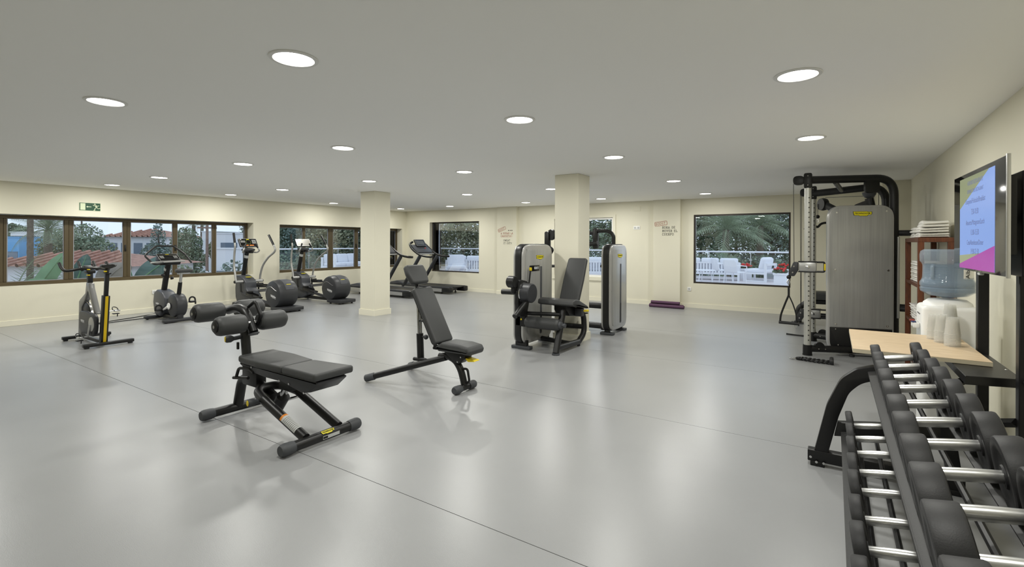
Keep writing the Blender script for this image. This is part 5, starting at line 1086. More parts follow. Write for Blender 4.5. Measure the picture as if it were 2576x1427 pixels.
def row_bench():
    O = V(-0.1, 10.35, 0)
    r = thing('low_row_bench', O, 'low black padded bench standing behind the cable station', 'weight bench')
    b = MB(O); b.tube([(-0.52, 10.38, 0.02), (-0.52, 10.38, 0.28), (-0.36, 10.38, 0.42), (0.55, 10.42, 0.42)], 0.05, 14, rad=[0.12, 0.08], n=8); b.tube([(-0.5, 10.38, 0.17), (0.55, 10.42, 0.17)], 0.04, 12); b.tube([(0.5, 10.42, 0.02), (0.5, 10.42, 0.42)], 0.045, 12); b.build('bench_frame', M_BLK, r)
    for x in (-0.52, 0.5):
        b = MB(O); b.box2((x-0.12, 10.28, 0.0), (x+0.12, 10.50, 0.018), bev=0.005); b.build('foot_plate', M_CAP, r)
    b = MB(O); b.prism(rpoly([(-0.40, 0.56), (-0.37, 0.60), (0.18, 0.60), (0.22, 0.555), (0.14, 0.46), (-0.30, 0.46)], [0.02, 0.03, 0.03, 0.02, 0.03, 0.03]), V(0, 10.22, 0), (1, 0, 0), (0, 0, 1), (0, 0.36, 0), bev=0.02); b.build('seat_pad', M_UPH, r)
    b = MB(O); b.lathe([(0.0, 0.0), (0.1, 0.0), (0.115, 0.02), (0.115, 0.3), (0.1, 0.32), (0.0, 0.32)], (0.20, 10.2, 0.87), (0, 1, 0), 24); kr = b.build('knee_roller', M_UPH, r)
    b = MB(O); b.tube([(0.3, 10.40, 0.44), (0.26, 10.40, 0.87)], 0.03, 10); b.build('roller_post', M_BLK, r)
    return r
row_bench()
# strap handle hanging from the near carriage
q = V(-0.275-0.215, 7.48, 1.155-0.255)
hs = thing('strap_handle', q, 'black nylon strap handle hanging from the cable station', 'handle')
b = MB(q); b.tube([q+V(0, 0, -0.0075), q+V(0, 0, -0.14)], 0.013, 8, rx=0.006); b.tube(smooth_curve([q+V(0, 0, -0.13), q+V(-0.05, 0, -0.27), q+V(-0.09, 0, -0.40), q+V(-0.10, 0, -0.50)], 5), 0.012, 8, rx=0.005)
b.tube(smooth_curve([q+V(0, 0, -0.13), q+V(0.05, 0, -0.25), q+V(0.085, 0, -0.38), q+V(0.095, 0, -0.50)], 5), 0.008, 8, rx=0.004); b.build('strap', M_BLK2, hs)
b = MB(q); b.tube([q+V(-0.115, 0, -0.50), q+V(0.11, 0, -0.505)], 0.02, 12); b.lathe([(0, 0), (0.028, 0), (0.028, 0.012), (0, 0.013)], q+V(0.11, 0, -0.505), (1, 0, 0), 14); b.build('grip', M_RUB, hs)
# triceps rope on the floor
ro = V(-0.2, 7.12, 0)
rp = thing('triceps_rope', ro, 'black braided triceps rope lying on the floor', 'rope')
for s_ in (0, 1):
    m = MB(ro); pts = smooth_curve([(-0.38, 7.085, 0.02), (-0.32, 7.07+0.05*s_, 0.022), (-0.18, 7.03+0.085*s_, 0.02), (-0.02, 7.02+0.085*s_, 0.02)], 14)
    for st in (0, 1):
        tw = []
        for i, p in enumerate(pts):
            d = (pts[min(i+1, len(pts)-1)]-pts[max(i-1, 0)]).normalized(); sd = d.cross(V(0, 0, 1)).normalized(); a = i*0.75+st*math.pi
            tw.append(p+sd*0.008*math.cos(a)+V(0, 0, 1)*0.008*math.sin(a))
        m.tube(tw, 0.011, 7)
    m.build('rope_strand', M_BLK2, rp)
    m = MB(ro); m.lathe([(0.02, 0.0), (0.035, 0.005), (0.04, 0.02), (0.035, 0.04), (0.0, 0.045)], (-0.03, 7.02+0.085*s_, 0.0405), (1, 0.1, 0), 18); m.build('rope_end', M_RUB, rp)
m = MB(ro); m.tube([(-0.37, 7.085, 0.02), (-0.42, 7.07, 0.012), (-0.45, 7.085, 0.01), (-0.42, 7.10, 0.012), (-0.37, 7.085, 0.02)], 0.007, 8); m.build('steel_ring', M_CHR, rp)
# loose strap lying under the far carriage
ls = MB((-0.3, 8.9, 0)); ls.tube(smooth_curve([(-0.62, 8.98, 0.006), (-0.45, 8.93, 0.006), (-0.2, 8.92, 0.012), (0.0, 8.97, 0.02), (0.14, 8.9, 0.01)], 6), 0.018, 8, rx=0.006)
tag(ls.build('ankle_strap', M_BLK2), 'black strap lying on the floor behind the near cable post', 'strap')
# rolled mats
M_MAT = mat('plum_foam', (88, 58, 84), 0.7, bump=0.08, bscale=150)
for i, (y, z, x0, x1, lab) in enumerate(((11.27, 0.042, -3.545, -2.80, 'plum exercise mat rolled at the back, against the pilaster'), (11.13, 0.042, -3.52, -2.745, 'plum exercise mat rolled on the floor at the front of the pile'), (11.2, 0.112, -3.50, -2.86, 'plum exercise mat rolled up on top of the other two'))):
    o = V((x0+x1)/2, y, z-0.042); m = MB(o); R0 = 0.042
    prof = []
    for k in range(46):
        a = k*0.42; rr = R0-0.0016*k*0.42; prof.append((rr*math.cos(-a+0.6), rr*math.sin(-a+0.6)))
    # spiral sheet: ribbon with thickness
    inn = [(x*(1-0.006/max(0.012, math.hypot(x, z_))), z_*(1-0.006/max(0.012, math.hypot(x, z_)))) for x, z_ in prof]
    loopA = [m._v(V(x0, y+p[0], z+p[1])) for p in prof]; loopB = [m._v(V(x1, y+p[0], z+p[1])) for p in prof]
    inA = [m._v(V(x0, y+p[0], z+p[1])) for p in inn]; inB = [m._v(V(x1, y+p[0], z+p[1])) for p in inn]
    for k in range(45):
        m.bm.faces.new([loopA[k], loopA[k+1], loopB[k+1], loopB[k]]); m.bm.faces.new([inA[k], inB[k], inB[k+1], inA[k+1]])
        m.bm.faces.new([loopA[k], inA[k], inA[k+1], loopA[k+1]]); m.bm.faces.new([loopB[k], loopB[k+1], inB[k+1], inB[k]])
    tag(m.build('rolled_mat', M_MAT), lab, 'mat', 'rolled mats by the pilaster')
# ------------------------------------------------------------------ dumbbell rack
RK = V(0.28, 2.5, 0)
rk = thing('dumbbell_rack', RK, 'long two-tier black dumbbell rack along the right wall', 'rack')
TILT = math.radians(10.5); ct, st = math.cos(TILT), math.sin(TILT)
Y0R, Y1R = 1.02, 3.80
M_RAIL = mat('rack_textured_steel', (46, 46, 46), 0.5, bump=0.12, bscale=600)
for yy in (Y1R, Y0R):
    prof = [(-0.135, 0.0), (0.62, 0.0), (0.62, 0.08), (0.07, 0.08), (-0.025, 0.12), (0.035, 0.345), (0.088, 0.505), (0.15, 0.575), (0.225, 0.612), (0.50, 0.665), (0.60, 0.07), (0.66, 0.07), (0.555, 0.74), (0.205, 0.69), (0.125, 0.66), (0.045, 0.59), (-0.03, 0.41), (-0.098, 0.12), (-0.135, 0.10)]
    b = MB(RK); b.prism(rpoly([(-0.135, 0.028), (0.64, 0.028), (0.64, 0.10), (-0.135, 0.10)], 0.006), V(0, yy-0.035, 0), (1, 0, 0), (0, 0, 1), (0, 0.07, 0), bev=0.004); b.build('base_beam', M_BLK2, rk)
    b = MB(RK); b.prism(rpoly([(-0.098, 0.095), (-0.022, 0.095), (0.035, 0.345), (0.088, 0.505), (0.15, 0.575), (0.225, 0.605), (0.50, 0.655), (0.52, 0.735), (0.205, 0.69), (0.125, 0.66), (0.045, 0.59), (-0.03, 0.41)], [0, 0, 0.3, 0.15, 0.15, 0.1, 0, 0, 0.1, 0.1, 0.15, 0.3]), V(0, yy-0.03, 0), (1, 0, 0), (0, 0, 1), (0, 0.06, 0), bev=0.004); b.build('side_frame', M_BLK2, rk)
    b = MB(RK); b.prism([(0.49, 0.72), (0.55, 0.73), (0.63, 0.095), (0.56, 0.095)], V(0, yy-0.03, 0), (1, 0, 0), (0, 0, 1), (0, 0.06, 0), bev=0.004); b.build('rear_leg', M_BLK2, rk)
    b = MB(RK); b.prism([(0.012, 0.215), (0.55, 0.30), (0.545, 0.385), (0.03, 0.305)], V(0, yy-0.028, 0), (1, 0, 0), (0, 0, 1), (0, 0.056, 0), bev=0.004); b.build('lower_brace', M_BLK2, rk)
    for x in (-0.09, 0.58):
        b = MB(RK); b.box2((x-0.03, yy-0.04, 0.0), (x+0.05, yy+0.04, 0.032), bev=0.004); b.build('foot_pad', M_BLK2, rk)
    for (x, z) in ((-0.118, 0.055), (-0.085, 0.03), (-0.045, 0.03)):
        b = MB(RK); b.lathe([(0, 0), (0.009, 0), (0.008, 0.004), (0, 0.005)], (x, yy-0.042 if z < 0.04 else yy-0.0355, z), (0, -1, 0), 10); b.build('bolt', M_CHR, rk)
def rail(name, x, z, w_, tilt, lip=None):
    b = MB(RK); R_ = Matrix.Rotation(-tilt, 3, 'Y'); c = V(x, (Y0R+Y1R)/2-0.02, z); L = Y1R-Y0R+0.02
    b.box(c, (w_, L, 0.008), R_, bev=0.002)
    if lip: b.box(c+R_ @ V(lip*w_/2, 0, -0.02), (0.006, L, 0.045), R_, bev=0.002)
    return b.build(name, M_RAIL if lip else M_BLK2, rk)
def tray(xh, zh, r0):
    """two rails carrying the heads; xh,zh: left end of the handle line, r0: radius that touches"""
    nx, nz = -st, ct
    for (t, nm, lip) in ((-0.038, 'front_rail', -1), (0.145+0.038, 'rear_rail', 1)):
        x = xh+ct*t-nx*(-1)*0-nx*(r0+0.005)*1.0; z = zh+st*t-nz*(r0+0.005)
        rail(nm, x, z, 0.075 if lip < 0 else 0.07, TILT, lip)
TOPX, TOPZ, BOTX, BOTZ = 0.250, 0.664, 0.112, 0.258      # x of left handle end, z of the rail top under it
def saddle_rod(x, z):
    b = MB(RK); b.tube([(x, Y0R, z), (x, Y1R, z)], 0.012, 8); b.build('tie_rod', M_BLK2, rk)
rowsD = []
tops = [3.67, 3.407, 3.138, 2.906, 2.635, 2.378, 2.125, 1.866, 1.618, 1.376, 1.126]
bots = [3.601, 3.359, 3.121, 2.864, 2.644, 2.377, 2.143, 1.898, 1.653, 1.408, 1.163]
for (xh, zr) in ((TOPX, TOPZ), (BOTX, BOTZ)):
    zh = zr
    for (t, nm, lip) in ((-0.045, 'front_rail', -1), (0.145+0.04, 'rear_rail', 1)):
        x = xh+ct*t; z = zr+st*(t+0.045)-0.006
        rail(nm, (x+0.010 if xh > 0.2 else x+0.006) if lip < 0 else x, z, (0.058 if xh > 0.2 else 0.05) if lip < 0 else 0.06, TILT, lip)
    saddle_rod(xh+0.03, zr-0.06); saddle_rod(xh+0.12, zr-0.045)
ordw = ['first', 'second', 'third', 'fourth', 'fifth', 'sixth', 'seventh', 'eighth', 'ninth', 'tenth', 'eleventh']
M_HAND = mat('dumbbell_handle_steel', (214, 214, 212), 0.28, metal=0.85)
def dumbbell(x, y, z, hr, hl, label, group):
    """x,z: left end of the handle axis; head radius hr and length hl"""
    o = V(x+0.07, y, z-hr+0.01)
    r = thing('dumbbell', o, label, 'dumbbell', group); u = V(ct, 0, st); p = V(x, y, z)
    b = MB(o); b.lathe([(0.015, -0.01), (0.0172, 0.0), (0.0186, 0.05), (0.0188, 0.0725), (0.0186, 0.095), (0.0172, 0.145), (0.015, 0.155)], p, u, 18); b.build('handle', M_HAND, r)
    for s_, q in ((-1, p), (1, p+u*0.145)):
        b = MB(o); e = min(0.008, hl*0.2)
        b.lathe([(0.02, 0.0), (0.030, 0.0), (0.032, 0.005), (hr*0.62, 0.006), (hr*0.68, 0.002), (hr-e, 0.0), (hr-e*0.3, e*0.3), (hr, e), (hr, hl-e), (hr-e*0.3, hl-e*0.3), (hr-e, hl), (hr*0.7, hl), (hr*0.66, hl-0.003), (0.0, hl-0.003)], q, u*s_, 40); b.build('head', M_RUB, r)
    return r
for i, y in enumerate(tops):
    f = i/10; hr = 0.086+0.03*f; hl = 0.047+0.024*f
    dumbbell(TOPX, y, TOPZ+hr*1.005+0.014, hr, hl, 'black rubber dumbbell, %s from the far end of the upper tier' % ordw[i], 'dumbbells on the upper tier')
for i, y in enumerate(bots):
    f = i/10; hr = 0.085+0.015*f; hl = 0.034+0.018*f
    dumbbell(BOTX, y, BOTZ+hr*1.005+0.012, hr, hl, 'black rubber dumbbell, %s from the far end of the lower tier' % ordw[i], 'dumbbells on the lower tier')

# ------------------------------------------------------------------ black steel frame on the right wall
FX = 0.77
FO = V(FX, 3.6, 0)
fr = thing('steel_frame', FO, 'black square-tube steel frame with shelf behind the television', 'frame')
for (y, zt, s_) in ((3.42, 1.66, 0.055), (4.245, 1.66, 0.05)):
    b = MB(FO); b.box2((FX, y-s_/2, 0), (FX+0.055, y+s_/2, zt), bev=0.004, seg=1); b.build('post', M_BLK2, fr)
for z in (1.62, 0.06):
    b = MB(FO); b.box2((FX+0.004, 3.42, z-0.025), (FX+0.05, 4.245, z+0.025), bev=0.003, seg=1); b.build('rail', M_BLK2, fr)
b = MB(FO); b.prism([(0.585, 3.46), (FX+0.05, 3.53), (FX+0.05, 4.28), (0.585, 4.28)], V(0, 0, 0.7145), (1, 0, 0), (0, 1, 0), (0, 0, 0.046), bev=0.003, seg=1); b.build('shelf_plate', M_BLK, fr)
b = MB(FO); b.tube([(FX, 3.43, 0.56), (0.66, 3.72, 0.45)], 0.022, 4); b.build('brace', M_BLK2, fr)
b = MB(FO); b.tube([(FX+0.02, 4.24, 0.62), (0.60, 4.2, 0.52)], 0.024, 4); b.build('brace', M_BLK2, fr)
b = MB(FO); b.box2((FX-0.03, 3.22, 1.30), (FX+0.0, 3.42, 1.80), bev=0.004, seg=1); b.build('screen_bracket', M_BLK2, fr)
for (z, y) in ((1.80, 3.26), (1.41, 3.26), (0.77, 3.36)):
    b = MB(FO); b.cyl((FX+0.02, y+0.12, z), (FX+0.028, y-0.02, z+0.004), 0.013, seg=12); pg = b.build('peg', M_BLK2, fr)
    b = MB(FO); b.ball((FX+0.028, y-0.03, z+0.004), (0.021, 0.026, 0.021), 14, 10); b.build('peg_cap', M_WHITE, pg)
b = MB(FO); b.lathe([(0, 0), (0.006, 0), (0.005, 0.003), (0, 0.0035)], (0.80, 3.75, 0.7611), (0, 0, 1), 10); b.build('bolt', M_CHR, fr)

# ------------------------------------------------------------------ television
TN = V(0.655, 3.075, 0); TF = V(0.632, 4.06, 0); TZ0, TZ1 = 1.305, 1.857
tu = (TF-TN).normalized(); tn = tu.cross(V(0, 0, 1)); tn = tn if tn.x < 0 else -tn; TW = (TF-TN).length; TH_ = TZ1-TZ0
TO = (TN+TF)/2+V(0, 0, TZ0)
tv = thing('television', TO, 'wall television showing a blue restaurant timetable', 'television')
hu = -tu    # image x runs from the far edge towards the viewer (left to right as seen)
c0 = TF+V(0, 0, TZ0)
M_BEZ = mat('screen_black', (12, 12, 14), 0.08, coat=0.5)
b = MB(TO); b.prism([(0, 0), (TW, 0), (TW, TH_), (0, TH_)], c0-tn*0.013, hu, (0, 0, 1), tn*0.013, bev=0.002); b.build('panel', M_BEZ, tv)
b = MB(TO); b.prism([(TW+0.0005, -0.006), (TW+0.010, -0.006), (TW+0.010, TH_+0.006), (TW+0.0005, TH_+0.006)], c0-tn*0.014, hu, (0, 0, 1), tn*0.0155, bev=0.002); b.build('silver_edge', M_STEEL, tv)
b = MB(TO); b.prism([(0.1, 0.1), (TW-0.1, 0.1), (TW-0.1, TH_-0.08), (0.1, TH_-0.08)], c0-tn*0.062, hu, (0, 0, 1), tn*0.0485, bev=0.006); b.build('back_box', M_BLK2, tv)
b = MB(TO); b.box(c0+hu*TW*0.52-tn*0.015+V(0, 0, -0.008), (0.02, 0.05, 0.018), bev=0.006); b.build('sensor', M_GRYT, tv)
def scr(name, poly, rgb, k, e=0.85):
    m_ = mat('screen_'+name, (16, 16, 18), 0.2, emit=rgb, estr=e)
    q = MB(TO); q.prism(poly, c0+tn*(0.0006+0.0004*k), hu, (0, 0, 1), tn*0.0003); return q.build(name, m_, tv, smooth=0)
s0, s1 = TW*0.15, TW*0.835; bz, tz = TH_*0.02, TH_*0.955
scr('screen_blue', [(s0, bz), (s1, bz), (s1, tz), (s0, tz)], (140, 172, 238), 0)
scr('screen_olive', [(s0, tz), (s0, TH_*0.64), (s0+(s1-s0)*0.86, tz)], (142, 150, 112), 1)
scr('screen_olive_foot', [(s0, TH_*0.03+bz), (s1*0.98, TH_*0.2), (s1*0.55, TH_*0.175), (s0, TH_*0.15)], (160, 166, 128), 1)
scr('screen_magenta', [(s0, bz), (s1, bz), (s1, TH_*0.255), (s0, TH_*0.06)], (176, 66, 168), 2)
M_SCT = mat('screen_text', (60, 66, 100), 0.4, emit=(96, 108, 150), estr=0.5)
sc_ = (s0+s1)/2
for (t_, z, sz) in (('HORARIO RESTAURANTE', 0.885, 0.034), ('OPENING TIMES RESTAURANT', 0.80, 0.03), ('Desayuno/Fr\u00fchst\u00fcck/Breakfast', 0.70, 0.04), ('7:30-10:30', 0.59, 0.044), ('Almuerzo/Mittagessen/Lunch', 0.485, 0.04), ('13:00-15:30', 0.385, 0.044), ('Cena/Abendessen/Dinner', 0.285, 0.04), ('19:00-21:30', 0.195, 0.044)):
    q = text_mesh(t_, sz, c0+hu*(sc_-TW*0.01)+tn*0.0022+V(0, 0, TH_*z), hu, (0, 0, 1), TO, squash=0.78, depth=0.0001); q.build('screen_line', M_SCT, tv, smooth=0)
b = MB(TO); b.tube([TO+V(0.03, -0.1, 0.28), V(FX-0.002, TO.y-0.06, TO.z+0.28)], 0.02, 8); b.build('mount_arm', M_BLK2, tv)

# ------------------------------------------------------------------ loose wooden board and the cups on it
def wood(name, c1, c2, sc=(1, 1, 1), rough=0.45):
    m = bpy.data.materials.new(name); m.use_nodes = True; n = m.node_tree.nodes; l = m.node_tree.links; p = n['Principled BSDF']
    tc = n.new('ShaderNodeTexCoord'); mp = n.new('ShaderNodeMapping'); mp.inputs['Scale'].default_value = sc; l.new(tc.outputs['Object'], mp.inputs['Vector'])
    nz = n.new('ShaderNodeTexNoise'); nz.inputs['Scale'].default_value = 6; nz.inputs['Detail'].default_value = 8; nz.inputs['Distortion'].default_value = 0.6; l.new(mp.outputs[0], nz.inputs['Vector'])
    rp = n.new('ShaderNodeValToRGB'); rp.color_ramp.elements[0].position = 0.32; rp.color_ramp.elements[1].position = 0.68
    rp.color_ramp.elements[0].color = (*lin(c1), 1); rp.color_ramp.elements[1].color = (*lin(c2), 1)
    l.new(nz.outputs['Fac'], rp.inputs['Fac']); l.new(rp.outputs[0], p.inputs['Base Color']); p.inputs['Roughness'].default_value = rough
    return m
M_OAK = wood('pale_oak_laminate', (196, 172, 138), (218, 196, 164), (1.5, 14, 14)); M_OAKE = mat('board_edge', (206, 196, 170), 0.6)
BZ = 0.7612
bo = V(0.42, 4.2, BZ)
bd = thing('wooden_board', bo, 'pale oak board laid loosely behind the dumbbell rack', 'board')
b = MB(bo); b.box2((0.108, 3.79, BZ+0.0015), (0.756, 4.655, BZ+0.0245)); b.build('core', M_OAKE, bd, smooth=0)
b = MB(bo); b.box2((0.108, 3.79, BZ+0.0246), (0.756, 4.655, BZ+0.0262)); b.build('oak_face', M_OAK, bd, smooth=0)
M_CUP = mat('clear_cup_plastic', (226, 226, 220), 0.25, alpha=0.32)
CT = BZ+0.0265
def cups(x, y, n, label):
    o = V(x, y, CT); r = thing('cup_stack', o, label, 'cup stack', 'stacks of clear plastic cups'); h = 0.0; src = None
    for k in range(n):
        if src is None:
            b = MB(o); b.lathe([(0.0450, 0.0), (0.0440, 0.003), (0.0415, 0.0035), (0.0315, 0.112), (0.0, 0.113)], o, (0, 0, 1), 22, cap=False); src = b.build('cup', M_CUP, r)
        else:
            c = mesh_copy(src, r); c.location = (0, 0, k*0.0095)
    return r
cups(0.655, 4.25, 9, 'stack of clear plastic cups at the front right of the board')
cups(0.622, 4.375, 9, 'stack of clear plastic cups in the middle of the board group')
cups(0.598, 4.50, 7, 'shortest stack of clear plastic cups, at the left of the group')
cups(0.690, 4.56, 15, 'tallest stack of clear plastic cups, behind the others')

# ------------------------------------------------------------------ water dispenser and bottle
DO = V(0.715, 4.83, 0)
dw = thing('water_dispenser', DO, 'white water dispenser standing behind the wooden board', 'water dispenser')
b = MB(DO); b.prism(rpoly([(-0.165, -0.16), (0.165, -0.16), (0.165, 0.16), (-0.165, 0.16)], 0.045), V(DO.x, DO.y, 0.0), (1, 0, 0), (0, 1, 0), (0, 0, 1.0), bev=0.03, seg=3); b.build('cabinet', M_WHITE, dw)
b = MB(DO); b.lathe([(0.145, 0.0), (0.14, 0.02), (0.11, 0.045), (0.0, 0.05)], (DO.x, DO.y, 0.998), (0, 0, 1), 28); b.build('top_collar', M_WHITE, dw)
b = MB(DO); b.prism(rpoly([(-0.11, 0.62), (0.11, 0.62), (0.11, 0.86), (-0.11, 0.86)], 0.03), V(DO.x-0.166, DO.y, 0), (0, 1, 0), (0, 0, 1), (0.004, 0, 0)); b.build('tap_recess', M_GRYT, dw)
for yy in (-0.05, 0.05):
    b = MB(DO); b.box((DO.x-0.185, DO.y+yy, 0.84), (0.04, 0.025, 0.04), bev=0.006); tp = b.build('tap', M_WHITE, dw)
    b = MB(DO); b.box((DO.x-0.20, DO.y+yy, 0.865), (0.03, 0.02, 0.012), bev=0.003); b.build('tap_lever', mat('tap_blue', (60, 70, 110), 0.4) if yy < 0 else mat('tap_red', (150, 60, 50), 0.4), tp)
for k in range(3):
    b = MB(DO); b.lathe([(0, 0), (0.006, 0), (0.005, 0.003), (0, 0.003)], (DO.x-0.1655, DO.y-0.06+k*0.05, 0.93), (-1, 0, 0), 10); b.build('indicator', M_INK, dw)
BO = V(DO.x, DO.y, 1.051)
M_PET = mat('blue_bottle_plastic', (158, 174, 190), 0.05, alpha=0.42); M_WAT = mat('bottle_water', (92, 124, 150), 0.05, alpha=0.5)
bt = thing('water_bottle', BO, 'large blue-tinted water bottle upturned on the dispenser', 'water bottle')
KB = 1.14
prof = [(0.03, 0.0), (0.034, 0.012), (0.10, 0.02), (0.138, 0.05), (0.142, 0.075), (0.136, 0.083), (0.142, 0.093), (0.142, 0.118), (0.134, 0.132), (0.128, 0.15), (0.126, 0.20), (0.126, 0.245), (0.132, 0.262), (0.141, 0.275), (0.142, 0.325), (0.137, 0.35), (0.12, 0.365), (0.0, 0.362)]
b = MB(BO); b.lathe([(p[0]*KB, p[1]) for p in prof], BO, (0, 0, 1), 40); b.build('bottle_shell', M_PET, bt)
b = MB(BO); b.lathe([(p[0]*KB, p[1]) for p in [(0.025, 0.005), (0.095, 0.024), (0.132, 0.054), (0.134, 0.118), (0.122, 0.15), (0.120, 0.255), (0.0, 0.256)]], BO, (0, 0, 1), 36); b.build('water', M_WAT, bt)
b = MB(BO); d = V(-0.65, -0.76, 0).normalized(); sd = d.cross(V(0, 0, 1)); b.tube([BO+d*0.142+V(0, 0, 0.145), BO+d*0.158+V(0, 0, 0.16), BO+d*0.158+V(0, 0, 0.235), BO+d*0.142+V(0, 0, 0.25)], 0.011, 8, rad=0.02); b.build('moulded_grip', M_PET, bt)
# label with the word seen beside the television
b = MB(BO); lab = []
for k in range(9):
    a = math.radians(-62+k*9); dd = V(math.cos(a), math.sin(a), 0)
    lab.append((b._v(BO+dd*0.1455+V(0, 0, 0.15)), b._v(BO+dd*0.1455+V(0, 0, 0.245))))
for k in range(8): b.bm.faces.new([lab[k][0], lab[k+1][0], lab[k+1][1], lab[k][1]])
lb = b.build('paper_label', M_WHITE, bt)
a = math.radians(-50); dd = V(math.cos(a), math.sin(a), 0); t = text_mesh('Alba', 0.045, BO+dd*0.1485+V(0, 0, 0.197), (0, 0, 1), -V(0, 0, 1).cross(dd) if False else dd.cross(V(0, 0, 1)), BO, depth=0.0004); t.build('label_word', M_INK, lb, smooth=0)

# ------------------------------------------------------------------ dark wooden shelf with towels
M_DWD = wood('dark_stained_wood', (74, 36, 16), (104, 54, 26), (10, 10, 1.2), 0.35)
WX0, WX1, WY0, WY1 = 0.72, 1.0, 6.39, 7.44
WO = V((WX0+WX1)/2, (WY0+WY1)/2, 0)
ws = thing('wooden_shelf_unit', WO, 'dark stained open wooden shelf unit stacked with white towels', 'shelf unit')
LZ = 1.522
for (x, y) in ((WX0, WY0), (WX0, WY1-0.05), (WX1-0.05, WY0), (WX1-0.05, WY1-0.05)):
    b = MB(WO); b.box2((x, y, 0), (x+0.05, y+0.05, LZ-0.045), bev=0.002, seg=1); b.build('leg', M_DWD, ws)
b = MB(WO); b.box2((WX0, WY0, LZ-0.045), (WX1, WY1, LZ), bev=0.002, seg=1); b.build('top_shelf', M_DWD, ws)
SHZ = [1.043, 0.62, 0.2]
for z in SHZ:
    b = MB(WO); b.box2((WX0+0.006, WY0+0.006, z-0.035), (WX1-0.006, WY1-0.006, z), bev=0.002, seg=1); b.build('shelf', M_DWD, ws)
M_TOW = mat('white_towel', (240, 238, 232), 0.9, bump=0.35, bscale=260)
rng = random.Random(3)
def towel(x0, x1, y0, y1, z, h, label, amp=0.12):
    """soft folded towel: rounded slab with a doubled front edge and a gently uneven surface"""
    o = V((x0+x1)/2, (y0+y1)/2, z); b = MB(o); ph = rng.uniform(0, 6)
    for k in range(2):
        za, zb = z+h*k/2+0.0008, z+h*(k+1)/2-0.0008; j = rng.uniform(0, 0.012)*k
        prof = rpoly([(x0+j, za), (x1-0.004, za), (x1-0.004, zb), (x0+j, zb)], [h*0.24, 0.002, 0.002, h*0.24], 4)
        n = 10; rows = []
        for q in range(n+1):
            f = q/n; e = 1-0.85*abs(2*f-1)**14
            rows.append([b._v(V(p[0], y0+(y1-y0)*f, (za+zb)/2+(p[1]-(za+zb)/2)*e)) for p in prof])
        for q in range(n):
            for m in range(len(prof)): b.bm.faces.new([rows[q][m], rows[q][(m+1) % len(prof)], rows[q+1][(m+1) % len(prof)], rows[q+1][m]])
        b.bm.faces.new(rows[0]); b.bm.faces.new(rows[-1])
    for v in b.bm.verts:
        f = min(1, max(0, v.co.z)/h)
        v.co.z += amp*h*f*math.sin(v.co.y*19+ph)*math.cos(v.co.x*11+ph); v.co.x += 0.006*math.sin(v.co.y*23+ph*2)
    return tag(b.build('folded_towel', M_TOW, smooth=60), label, 'towel', 'folded white towels on the shelf unit')
def stack(y0, y1, z, n, h, where, x0=WX0+0.03, amp=0.12):
    nm = ['lowest', 'second', 'third', 'fourth', 'fifth', 'sixth']
    for k in range(n):
        pos = 'topmost' if k == n-1 else nm[k]
        towel(x0+rng.uniform(-0.012, 0.012), WX1-0.03, y0+rng.uniform(-0.01, 0.01), y1+rng.uniform(-0.01, 0.01), z+k*h*1.1+0.001, h*(1.25 if k == n-1 else 0.95), 'white towel, %s in the stack %s' % (pos, where), amp)
stack(6.42, 6.78, LZ, 3, 0.048, 'at the near end of the shelf top', amp=0.22)
stack(6.88, 7.26, LZ, 2, 0.05, 'at the far end of the shelf top', amp=0.22)
stack(6.52, 7.32, SHZ[0], 5, 0.040, 'on the upper shelf')
stack(6.55, 7.32, SHZ[1], 3, 0.046, 'on the middle shelf')
# ------------------------------------------------------------------ outside: terrace, garden, houses
def pxd(px, py, d):
    """world point on the ray of photo pixel (px,py) at depth d metres along the view axis"""
    dx, dy = px-CX, py-YH; cr, sr = math.cos(ROLL), math.sin(ROLL)
    return V(0, 0, EYE)+(cF+cR*((dx*cr+dy*sr)/F_PX)-cU*((-dx*sr+dy*cr)/F_PX))*d
def ground_at(px, d, z):
    p = pxd(px, 620, d); return V(p.x, p.y, z)
TZ = 0.06      # terrace level
GZ = -2.7      # garden level
def leafmat(name, rgb, var=0.35):
    m = mat(name, rgb, 0.6, var=var, vscale=1.6, spec=0.3)
    return m
G1 = leafmat('leaf_grey_green', (132, 146, 122)); G2 = leafmat('leaf_dark_green', (98, 114, 92)); G3 = leafmat('leaf_olive', (150, 152, 124))
G4 = leafmat('leaf_palm', (142, 156, 130)); G5 = leafmat('leaf_bluegreen', (122, 140, 132)); M_BARK = mat('bark', (104, 94, 84), 0.9, var=0.3, vscale=9, bump=0.4, bscale=25)
M_BAN = leafmat('banana_green', (120, 156, 118), 0.2); M_BAND = leafmat('banana_dull', (98, 120, 112), 0.2); M_BRN = leafmat('banana_dry', (150, 142, 132), 0.3)
M_STW = mat('stucco_white', (236, 238, 242), 0.85); M_OUTW = mat('outdoor_white', (238, 240, 244), 0.6); M_CUSH = mat('outdoor_cushion', (236, 238, 244), 0.9)
M_TILE = mat('roof_terracotta', (168, 128, 112), 0.8, var=0.25, vscale=5); M_BLUE = mat('wall_blue', (120, 178, 226), 0.7)
M_PINK = mat('flower_pink', (206, 120, 160), 0.7); M_REDF = mat('flower_red', (214, 36, 40), 0.6); M_PURP = leafmat('bougainvillea', (146, 120, 168), 0.3)
M_RGLASS = glass_mat('railing_glass', (0.90, 0.94, 0.93)); M_DECK = mat('terrace_deck', (214, 208, 210), 0.7, var=0.04)
M_GRAV = mat('garden_ground', (150, 144, 132), 0.95, var=0.15, vscale=0.6); M_LAWN = leafmat('lawn', (104, 128, 78), 0.2)

